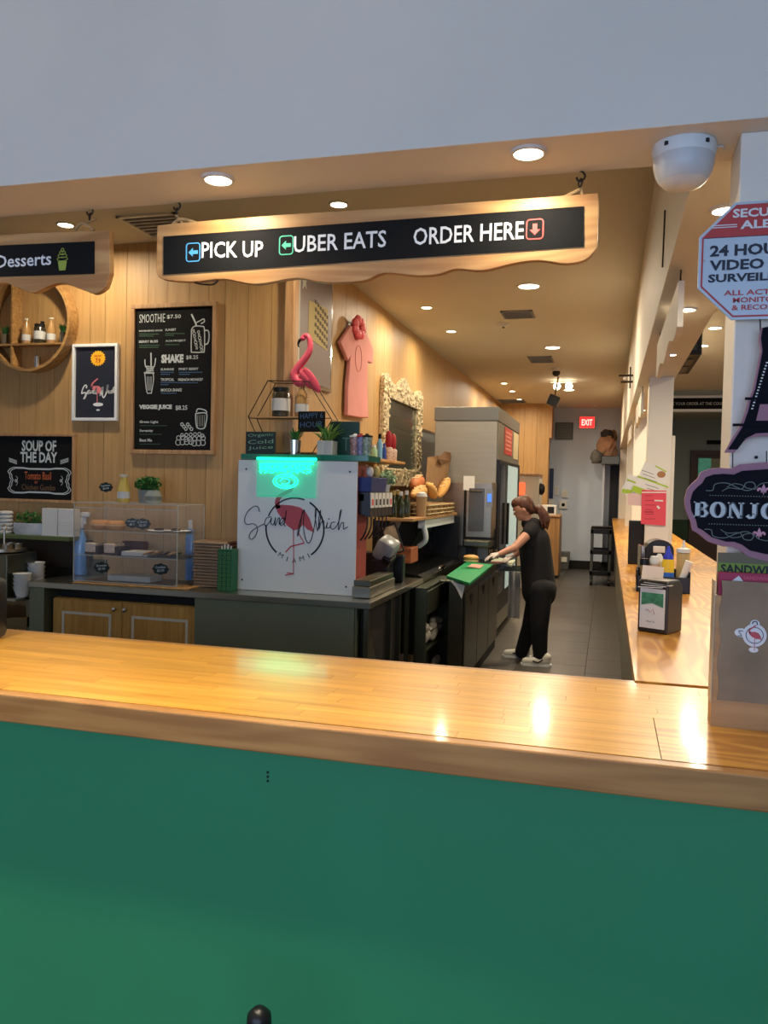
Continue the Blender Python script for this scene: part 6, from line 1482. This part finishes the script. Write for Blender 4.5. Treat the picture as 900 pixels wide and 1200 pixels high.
# ------------------------------------------------------------------ fridge and oven
t = thing('upright_fridge', 'tall stainless fridge with a glass door facing the aisle', 'fridge', (-1.42, 9.2, 0))
FZ = 2.43; fx0, fx1, fy0, fy1 = -1.745, -1.105, 8.25, 10.25
MB().box(fx0, fx1, fy0, fy1, .1, FZ - .14).build('body', fridgem, t, .004)
MB().box(fx0 - .01, fx1 + .012, fy0 - .012, fy1 + .01, FZ - .139, FZ).build('header', mat('fridge_header', (122, 122, 114), .4, .7), t, .004)
bx('header_side', mat('fridge_side_header', (140, 136, 122), .4, .6), t, fx1 + .0005, fx1 + .012, fy0 + .03, fy1 - .03, 1.9, FZ - .15, .002)
MB().box(fx1, fx1 + .03, fy0 + .04, fy1 - .04, .3, 1.9).build('door_frame', black, t, .004)
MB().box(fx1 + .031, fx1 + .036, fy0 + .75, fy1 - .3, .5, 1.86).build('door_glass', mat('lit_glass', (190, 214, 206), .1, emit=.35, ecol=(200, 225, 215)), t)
MB().box(fx1 + .031, fx1 + .036, fy0 + .1, fy0 + .5, .5, 1.86).build('door_glass', mat('dark_glass', (30, 30, 32), .08), t)
MB().tube([(fx1 + .06, fy0 + .6, 1.0), (fx1 + .06, fy0 + .6, 1.45)], .015).build('handle', black, t)
rp = PX(590, 497, fx1 + .02); 
MB().box(fx1 + .0125, fx1 + .016, 8.75, 9.45, 1.98, 2.27).build('red_poster', mat('poster_red', (190, 62, 50), .5), t)
b = MB()
for k in range(5): b.box(fx1 + .0165, fx1 + .018, 8.83, 9.37 - .06 * (k % 2), 2.03 + .045 * k, 2.05 + .045 * k)
b.build('poster_rows', mat('poster_pink_ink', (226, 150, 130), .6), t)
MB().box(fx1 + .0125, fx1 + .016, 9.6, 10.1, 1.96, 2.27).build('notice', mat('pale_notice', (196, 180, 140), .6), t)
MB().box(fx0 + .05, fx1 - .05, fy0 + .05, fy1 - .05, 0, .1).build('plinth', blackm, t)
t = thing('countertop_oven', 'stainless countertop oven with a small blue display before the fridge', 'oven', (-1.45, 8.0, 1.1))
ox0, ox1 = -1.345, -1.09
MB().box(ox0, ox1, 7.9, 8.22, 1.12, 1.66).build('body', steel, t, .006)
MB().box(ox0 + .03, ox1 - .075, 7.885, 7.899, 1.18, 1.6).build('door', mat('oven_door', (110, 106, 96), .25, .8), t, .003)
MB().tube([(ox0 + .04, 7.87, 1.57), (ox1 - .09, 7.87, 1.57)], .008).build('handle', chrome, t, smooth=True)
q = P(573.5, 584, Y=7.89)
bx('display', mat('blue_display', (70, 120, 220), .3, emit=1.2), t, q.x - .02, q.x + .02, 7.893, 7.8995, 1.47, 1.55)
bx('display_surround', mat('display_grey', (130, 136, 140), .4), t, q.x - .03, q.x + .03, 7.8965, 7.8998, 1.42, 1.60)
q = P(546, 565, Y=7.9)
MB().box(ox0 - .03, ox0 + .08, 7.895, 7.899, 1.58, 1.72).build('sticker', papm, t)
MB().box(ox0 - .02, ox1, 7.86, 8.22, 1.02, 1.1).build('drip_shelf', steeld, t, .02)
MB().box(-1.345, -1.27, 7.95, 8.22, .1, 1.02).build('stand', mat('dark_cabinet', (34, 34, 32), .5), t, .004)
MB().box(ox0, ox1, 7.95, 8.2, 1.1, 1.12).build('feet', black, t)
tag(MB().box(-1.6, ox0 - .035, 8.0, 8.2, 1.02, 1.66).build('steel_back_box', steel, bev=.005), 'plain steel box between the bread shelf and oven', 'box') 
#@@
# ------------------------------------------------------------------ back of the kitchen
t = thing('wood_partition', 'tall oak faced partition beside the back wall', 'partition', (-1.6, 16.4, 0))
for k in range(4):
    bx('plank', wallwood, t, -2.118 + .2425 * k, -2.118 + .2425 * (k + 1) - .004, 16.2, 16.6, 0, CEIL - .002)
bx('end_post', frameoak, t, -1.148, -1.10, 16.15, 16.6, 2.62, CEIL - .002, .003)
Yw = 17.095
def BW(px, py, dy=0): q = P(px, py, Y=Yw - dy); return (q.x, q.z)
def wallbox(name, label, cat, px0, py0, px1, py1, dep, m_, bev=.004, sub=None):
    a, c_ = BW(px0, py1, dep), BW(px1, py0, dep)
    t = thing(name, label, cat, ((a[0] + c_[0]) / 2, Yw, a[1])); bx('case', m_, t, a[0], c_[0], Yw - dep, Yw + .004, a[1], c_[1], bev)
    if sub: sub(t, a, c_, Yw - dep)
    return t
def grille(t, a, c_, y):
    b = MB().box(a[0] + .03, c_[0] - .03, y - .004, y, a[1] + .03, a[1] + .036)
    for i in range(8): z = a[1] + .035 + (c_[1] - a[1] - .08) * i / 7; MB().box(a[0] + .03, c_[0] - .03, y - .006, y - .001, z, z + .014).build('louvre', vg, t)
wallbox('wall_grille', 'square grey louvred panel on the back wall left of exit sign', 'vent', 650, 495, 672, 515, .04, mat('grille_grey', (92, 98, 98), .6), sub=grille)
def exits(t, a, c_, y):
    bx('face', mat('exit_red', (235, 60, 55), .4, emit=2.2, ecol=(255, 40, 40)), t, a[0] + .012, c_[0] - .012, y - .006, y - .001, a[1] + .012, c_[1] - .012)
    text('EXIT', a[0] + .05, c_[0] - .05, a[1] + .06, c_[1] - .06, y - .006, mat('exit_glow', (255, 170, 160), .4, emit=3, ecol=(255, 165, 150)), t, bold=.02)
wallbox('exit_sign', 'glowing red exit sign on the back wall', 'exit sign', 678.5, 488, 697.5, 502, .06, offw, sub=exits)
def dot(t, a, c_, y): MB().cyl(((a[0] + c_[0]) / 2, y - .006, (a[1] + c_[1]) / 2), .035, .006, 16, 'Y').build('dial', board, t)
wallbox('thermostat', 'small white box with a dark round dial on the back wall', 'thermostat', 655, 587, 665, 596, .05, offw, sub=dot)
def rnd_(t, a, c_, y): MB().cyl(((a[0] + c_[0]) / 2, y - .01, (a[1] + c_[1]) / 2 - .0), .045, .01, 16, 'Y').build('dial', ringm, t)
wallbox('thermostat', 'white box with a pale knob above the dial box on back wall', 'thermostat', 658, 574, 666, 583, .05, offw, sub=rnd_)
def slots(t, a, c_, y):
    for f_ in (.25, .65): bx('socket', ringm, t, a[0] + .02, c_[0] - .02, y - .004, y, a[1] + (c_[1] - a[1]) * f_ - .02, a[1] + (c_[1] - a[1]) * f_ + .05)
wallbox('wall_socket', 'white double wall socket beside the blue strip on back wall', 'socket', 650, 570, 655, 580, .02, white, sub=slots)
wallbox('notice_sheet', 'white paper sheet taped under the blue strip at the back wall', 'paper', 641, 585, 649, 599, .006, papm, 0)
wallbox('blue_strip', 'dark blue hanging strip at the left edge of back wall', 'panel', 642, 549, 649, 584, .03, mat('navy_panel', (34, 50, 92), .5))
wallbox('conduit_pipe', 'pale short conduit pipe hanging below the dial box', 'pipe', 656, 597, 657.6, 612, .02, paint, 0)
t = thing('door_edge', 'dark half hidden doorway at the right end of back wall', 'door', (.1, Yw, 0))
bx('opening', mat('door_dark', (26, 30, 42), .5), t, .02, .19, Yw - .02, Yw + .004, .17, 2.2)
bx('architrave', backm, t, -.02, .019, Yw - .03, Yw + .004, .17, 2.24)
# high shelf with bags
t = thing('high_shelf', 'grey high shelf at the back right corner holding brown bags', 'shelf', (-.1, 16.8, 2.1))
a, c_ = P(705, 546, Y=16.3), P(727, 538, Y=16.3)
MB().box(a.x, .185, 16.3, 17.09, 2.13, 2.28).build('board', mat('shelf_grey', (96, 104, 112), .5), t, .01)
bx('side_panel', backm, t, a.x + .02, a.x + .06, 16.6, 17.09, .2, 2.13)
def bag(px, py, Y, r_, m_, lb, seed):
    q = P(px, py, Y=Y); bm = bmesh.new(); bmesh.ops.create_icosphere(bm, subdivisions=3, radius=1)
    rg = random.Random(seed); f1 = [Vector((rg.uniform(-3, 3), rg.uniform(-3, 3), rg.uniform(-3, 3))) for _ in range(5)]
    vs = []
    for v in bm.verts:
        k = 1 + .09 * sum(math.sin(v.co.dot(f) * 2.2 + i) for i, f in enumerate(f1)) * .7
        z = v.co.z * k; z = max(z, -.75)
        vs.append((q.x + v.co.x * k * r_[0], Y + v.co.y * k * r_[1], q.z + z * r_[2]))
    fs = [tuple(v.index for v in f.verts) for f in bm.faces]; bm.free()
    return tag(MB().add(vs, fs).build('bag', m_, smooth=False), lb, 'bag')
bag(711, 524, 16.6, (.2, .2, .24), mat('paper_bag_tan', (168, 128, 100), .8, noise=.3, nscale=8), 'large crumpled tan bag on the high shelf at the back', 2)
bag(699, 536, 16.5, (.12, .12, .16), mat('grey_bag', (110, 108, 104), .8), 'small grey bag hanging over the left end of high shelf', 5)
bag(711, 509, 16.65, (.12, .1, .1), mat('dark_bag', (50, 48, 50), .8), 'dark grey bundle on top of the tan bag', 8)
bag(719, 512, 16.75, (.07, .08, .12), mat('brown_bag', (110, 84, 56), .8), 'brown bundle at the right end of the high shelf', 9)
# cart
cyx0, cyx1 = -.27, .08
t = thing('utility_cart', 'black three shelf utility cart on wheels near the back wall', 'cart', (-.06, 14.4, 0))
for z in (.17, .53, .88):
    MB().box(cyx0 + .01, cyx1 - .01, 14.2, 14.85, z, z + .03).box(cyx0, cyx1, 14.18, 14.2, z, z + .075).box(cyx0, cyx1, 14.85, 14.87, z, z + .075).box(cyx0, cyx0 + .012, 14.2, 14.85, z, z + .075).box(cyx1 - .012, cyx1, 14.2, 14.85, z, z + .075).build('shelf', black, t, .004)
for x in (cyx0 + .025, cyx1 - .025):
    for y in (14.2, 14.85): MB().box(x - .02, x + .02, y - .02, y + .02, .11, .99).build('post', mat('grey_post', (80, 84, 84), .4), t, .003)
MB().tube([(cyx0 + .02, 14.17, .98), (cyx0 + .05, 14.14, 1.0), (cyx1 - .05, 14.14, 1.0), (cyx1 - .02, 14.17, .98)], .02).build('handle', black, t, smooth=True)
for x in (cyx0 + .03, cyx1 - .03):
    for y in (14.22, 14.83):
        MB().cyl((x - .02, y, .055), .054, .04, 16, 'X').box(x - .025, x + .025, y - .02, y + .02, .1, .125).build('wheel', black, t, smooth=True)
# bin
a, c_ = P(655, 671, Y=16.9), P(668, 651, Y=16.9)
t = thing('waste_bin', 'small grey waste bin against the back wall skirting', 'bin', ((a.x + c_.x) / 2, 16.85, 0))
MB().add([(a.x + .02, 16.75, 0), (c_.x - .02, 16.75, 0), (c_.x - .02, 16.95, 0), (a.x + .02, 16.95, 0), (a.x, 16.72, .36), (c_.x, 16.72, .36), (c_.x, 16.98, .36), (a.x, 16.98, .36)], [(3, 2, 1, 0), (4, 5, 6, 7), (0, 1, 5, 4), (1, 2, 6, 5), (2, 3, 7, 6), (3, 0, 4, 7)]).build('body', mat('bin_grey', (96, 100, 98), .5), t, .01)
MB().box(a.x + .05, c_.x - .05, 16.714, 16.72, .16, .26).build('sticker', papm, t)
# wooden cabinet, white ice machine board behind the woman
a, c_ = P(640, 600, Y=15.0), P(656, 606, Y=15.0)
t = thing('low_cabinet', 'low wooden cabinet at the back behind the woman', 'cabinet', (-1.3, 15.2, 0))
MB().box(-2.1, c_.x, 15.0, 15.8, .05, c_.z).build('body', wood('far_cabinet_wood', (180, 138, 88), (150, 108, 62), 'Z', .5, .5), t, .005)
MB().box(-2.1, c_.x + .01, 14.98, 15.8, c_.z, c_.z + .03).build('top', frameoak, t, .004)
q0, q1 = P(640, 606, Y=15.1), P(652, 597, Y=15.1)
t2 = thing('microwave', 'small white microwave with a dark window on the low cabinet', 'microwave', (q1.x - .15, 15.3, c_.z + .03))
MB().box(q1.x - .42, q1.x, 15.1, 15.45, c_.z + .031, c_.z + .21).build('case', offw, t2, .006)
MB().box(q1.x - .16, q1.x - .04, 15.094, 15.0995, c_.z + .06, c_.z + .18).build('window', black, t2)
a, c_ = P(607, 610, Y=13.2), P(632, 558, Y=13.2)
t = thing('ice_machine', 'tall white machine beyond the fridge with a red lit spot', 'machine', ((a.x + c_.x) / 2, 13.4, 0))
MB().box(a.x - .5, c_.x, 13.2, 13.9, 0, c_.z).build('case', mat('cream_machine', (206, 198, 180), .5), t, .01)
MB().box(a.x - .5, c_.x + .01, 13.18, 13.9, c_.z, c_.z + .04).build('lid', frameoak, t, .004)
q = P(610, 573, Y=13.19)
MB().box(q.x - .06, q.x + .07, 13.17, 13.1995, q.z - .1, q.z + .1).build('red_light', mat('red_glow', (240, 110, 70), .4, emit=1.6, ecol=(255, 90, 50)), t, .01)
q = P(613, 562, Y=13.19); MB().cyl((q.x, 13.19, q.z + .04), .03, .01, 14, 'Y').build('dial', ringm, t)
q = P(631, 573, Y=13.1)
MB().ball((c_.x + .03, 13.3, q.z), (.06, .06, .1), 10).build('dark_bag', black, t, smooth=True)

# ------------------------------------------------------------------ the woman in black
def capsule(bm_v, p, q, r0, r1, sy=1):
    """ring surface from p to q, radii r0 to r1, with round ends"""
    p = Vector(p); q = Vector(q); d = (q - p); L = d.length
    prof = []
    for i in range(6): a = PI / 2 * i / 5; prof.append((r0 * math.sin(a) + 1e-4, -r0 * math.cos(a)))
    for i in range(6): a = PI / 2 * i / 5; prof.append((r1 * math.cos(a) + 1e-4, L + r1 * math.sin(a)))
    rot = Vector((0, 0, 1)).rotation_difference(d.normalized() if L > 1e-6 else Vector((0, 0, 1))).to_matrix().to_4x4()
    bm_v.lathe((0, 0, 0), prof, 16, Matrix.Translation(p) @ rot)
def fuse(mb, name, material, parent, vox, smooth_it=6, tris=None):
    me = bpy.data.meshes.new('tmp'); me.from_pydata([tuple(v) for v in mb.v], [], mb.f)
    o = bpy.data.objects.new('tmp', me); C.objects.link(o)
    r = o.modifiers.new('r', 'REMESH'); r.mode = 'VOXEL'; r.voxel_size = vox; r.use_smooth_shade = True
    sm = o.modifiers.new('s', 'SMOOTH'); sm.factor = .5; sm.iterations = smooth_it
    dg = bpy.context.evaluated_depsgraph_get(); m2 = bpy.data.meshes.new_from_object(o.evaluated_get(dg))
    inv = WM[parent.name].inverted(); m2.transform(inv)
    bpy.data.objects.remove(o); bpy.data.meshes.remove(me)
    m2.name = name; m2.materials.clear(); m2.materials.append(material)
    m2.polygons.foreach_set('use_smooth', [True] * len(m2.polygons))
    ob = bpy.data.objects.new(name, m2); C.objects.link(ob); ob.parent = parent; WM[ob.name] = WM[parent.name]
    return ob
wmn = thing('person', 'woman in black with a ponytail making a sandwich at the prep table', 'person', (-.66, 7.6, 0))
V = lambda px, py, Y: P(px, py, Y=Y)
fL = V(604, 774, 7.72); fR = V(632, 780, 7.48)         # far and near foot (ankle area)
fL.z = .08; fR.z = .08
hipY = 7.56
kL = V(621, 735, 7.66); kR = V(632, 738, 7.46)
hL = V(632, 690, 7.64); hR = V(634, 690, 7.46)
pel = V(632, 686, 7.55); wst = V(629, 662, 7.55); chs = V(626, 634, 7.54); shc = V(625, 618, 7.54)
shN = V(620, 624, 7.38); shF = V(622, 620, 7.72)
nk = V(618, 609, 7.54); hd = V(613.5, 597, 7.52)
elN = V(603, 642, 7.24); wrN = V(584, 650, 7.15)
elF = V(610, 645, 7.78); wrF = V(602, 652, 7.7)
b = MB()
def cap(p, q, r0, r1): capsule(b, p, q, r0, r1)
# torso and legs
cap(pel, wst, .125, .105); cap(wst, chs, .105, .115); cap(chs, shc, .11, .08)
cap(shc, shN, .06, .052); cap(shc, shF, .06, .052)
cap(hL, kL, .088, .06); cap(kL, V(611, 767, 7.72), .058, .04); cap(hR, kR, .088, .06); cap(kR, V(633, 772, 7.48), .058, .04)
cap(shc, nk, .05, .048); cap(nk, hd, .047, .045)
# head
M_h = Matrix.Translation(hd) @ Matrix.Rotation(-.35, 4, 'Y')
b.ball((0, 0, .02), (.092, .072, .095), 22, M_h)
b.ball((-.03, 0, -.035), (.06, .052, .06), 18, M_h)          # jaw
b.ball((-.055, 0, -.075), (.022, .024, .018), 12, M_h)       # chin
b.lathe((-.088, 0, -.012), [(.0005, 0.032), (.007, .022), (.011, .006), (.012, -.002), (.003, -.012)], 10, M_h)  # nose
b.ball((-.096, 0, -.016), (.012, .011, .009), 10, M_h)
b.ball((-.078, 0, -.045), (.010, .02, .006), 10, M_h); b.ball((-.076, 0, -.056), (.010, .018, .006), 10, M_h)
b.ball((-.083, 0, .02), (.012, .045, .008), 10, M_h)         # brow
for s_ in (-1, 1): b.ball((.01, .072 * s_, -.005), (.014, .008, .026), 10, M_h)
# arms
cap(shN, elN, .046, .036); cap(elN, wrN, .037, .024); cap(shF, elF, .046, .036); cap(elF, wrF, .037, .024)
body = fuse(b, 'body', skin, wmn, .007, 3)
def hand(name, wr, dirv, upv, m_, curl=.5, side=1):
    b = MB(); d = Vector(dirv).normalized(); u = Vector(upv).normalized(); sd = d.cross(u).normalized() * side
    palm = wr + d * .05
    capsule(b, wr - d * .01, palm + d * .01, .022, .026)
    for k, (off, L) in enumerate(((-.028, .066), (-.010, .074), (.010, .07), (.027, .056))):
        base = palm + sd * off + d * .018
        p1 = base + d * L * .5 - u * L * .12 * curl; p2 = p1 + d * L * .3 * (1 - .3 * curl) - u * L * .32 * curl; p3 = p2 + d * L * .18 * (1 - .6 * curl) - u * L * .3 * curl
        capsule(b, palm + sd * off * .7, base, .011, .0095); capsule(b, base, p1, .0095, .0085); capsule(b, p1, p2, .0085, .0078); capsule(b, p2, p3, .0078, .007)
    t0 = wr + d * .025 - sd * .02; t1 = t0 + d * .03 - sd * .025 - u * .008; t2_ = t1 + d * .028 - sd * .004 - u * .012
    capsule(b, t0, t1, .013, .011); capsule(b, t1, t2_, .010, .0085)
    return fuse(b, name, m_, wmn, .004, 2)
dN = V(566, 654, 7.05) - wrN
hand('gloved_hand', wrN, dN, (0, .25, 1), glovem, .55, 1)
dF = V(592, 655, 7.6) - wrF
hand('gloved_hand', wrF, dF, (0, 0, 1), glovem, .6, -1)
# eyes
for s_ in (-1, 1):
    e_ = MB().ball((-.082, .03 * s_, .004), (.009, .012, .009), 12, M_h).build('eye', white, wmn, smooth=True)
    MB().ball((-.089, .03 * s_, .003), (.004, .006, .006), 10, M_h).build('iris', inkb, e_, smooth=True)
    MB().tube([tuple(M_h @ Vector((-.086, .016 * s_, .022))), tuple(M_h @ Vector((-.09, .03 * s_, .027))), tuple(M_h @ Vector((-.08, .046 * s_, .024)))], .003, 6).build('eyebrow', hairm, wmn)
MB().ball((-.0875, 0, -.05), (.004, .016, .005), 10, M_h).build('lips', mat('lip_rose', (176, 96, 90), .5), wmn, smooth=True)
# clothes
b = MB()
cap(pel + Vector((0, 0, -.06)), wst, .158, .15); cap(wst, chs, .15, .145); cap(chs, shc, .138, .092); cap(shc, shN, .075, .064); cap(shc, shF, .075, .064)
cap(shc, nk - Vector((0, 0, .035)), .07, .056)
cap(shN, shN.lerp(elN, .07), .06, .056); cap(shF, shF.lerp(elF, .07), .06, .056)
cap(chs + Vector((-.02, -.05, 0)), chs + Vector((-.02, .05, 0)), .105, .105)
fuse(b, 'shirt', cloth, wmn, .01, 3)
b = MB()
cap(pel, pel + Vector((0, 0, .08)), .148, .135); cap(pel + Vector((.035, -.05, -.03)), pel + Vector((.035, .05, -.03)), .125, .125)
cap(hL, kL, .105, .078); cap(kL, V(611, 764, 7.72), .078, .062); cap(hR, kR, .108, .08); cap(kR, V(633, 770, 7.48), .08, .064)
fuse(b, 'trousers', cloth, wmn, .01, 3)
# hair
b = MB()
b.ball((.022, 0, .035), (.088, .079, .094), 22, M_h); b.ball((-.02, 0, .07), (.075, .07, .058), 18, M_h)
b.ball((.06, 0, .0), (.05, .062, .07), 16, M_h)
cap(V(621, 592, 7.53), V(629, 598, 7.52), .034, .036)
hr = fuse(b, 'hair', hairm, wmn, .008, 3)
b = MB()
tail = [(627, 594), (633, 597), (637, 603), (640, 610), (641, 618)]
rr = [.024, .038, .046, .04, .016]
for i in range(4): cap(V(*tail[i], 7.5), V(*tail[i + 1], 7.5), rr[i], rr[i + 1])
for i in range(6): cap(V(632 + i, 600, 7.47 + .02 * (i % 3)), V(635 + i * 1.3, 618 + (i % 3) * 1.5, 7.47 + .02 * (i % 3)), .014, .006)
fuse(b, 'ponytail', hairm, wmn, .007, 2)
MB().lathe((0, 0, 0), [(.03, -.012), (.034, 0), (.03, .012)], 16, Matrix.Translation(V(626, 593.5, 7.51)) @ Matrix.Rotation(1.1, 4, 'Y')).build('hair_tie', black, wmn, smooth=True)
# shoes
shoe = mat('white_trainer', (206, 202, 190), .5)
for k, (hx_, hy_, tx_, ty_, Y_) in enumerate(((616, 773, 594, 768, 7.76), (640, 781, 616, 779, 7.46))):
    hp = V(hx_, hy_, Y_); tp = V(tx_, ty_, Y_); hp.z = .05; tp.z = .035; tp.y = hp.y - .02
    b = MB(); cap(hp, tp, .044, .036); cap(hp + Vector((0, 0, .03)), hp + Vector((-.05, 0, .02)), .045, .036)
    b2 = MB()
    b2.v = [Vector((v.x, v.y, max(v.z, .018))) for v in b.v]; b2.f = b.f
    s1 = fuse(b2, 'shoe', shoe, wmn, .008, 2)
    b3 = MB(); n = 20; pts = []
    dv = (tp - hp).normalized(); sv = Vector((-dv.y, dv.x, 0))
    for i in range(n):
        a = 2 * PI * i / n; c0 = tp if math.cos(a) > 0 else hp; r_ = .04 if math.cos(a) > 0 else .046
        p_ = c0 + dv * r_ * math.cos(a) * 1.1 + sv * r_ * math.sin(a); pts.append((p_.x, p_.y))
    b3.add([(x, y, 0.001) for x, y in pts] + [(x, y, .022) for x, y in pts], [tuple(reversed(range(n))), tuple(range(n, 2 * n))] + [(i, (i + 1) % n, (i + 1) % n + n, i + n) for i in range(n)])
    b3.build('sole', white, s1)
    sw = [hp + dv * .03 + sv * 0 + Vector((0, -.042, .02)), hp + dv * .07 + Vector((0, -.044, -.004)), hp + dv * .12 + Vector((0, -.04, .012))]
    MB().tube([tuple(p_) for p_ in smooth_pts([tuple(x) for x in sw], 4)], .006, 6).build('side_stripe', inkb, s1)
MB().box(wrF.x - .17, wrF.x - .05, wrF.y - .06, wrF.y + .0, tz + .03, tz + .045)
tag(MB().box(wrF.x - .2, wrF.x - .06, wrF.y - .09, wrF.y + .03, tz + .021, tz + .03).build('meat_slice', mat('dark_ham', (110, 60, 50), .5), bev=.003), 'dark slice of meat on the narrow white cutting board', 'meat')
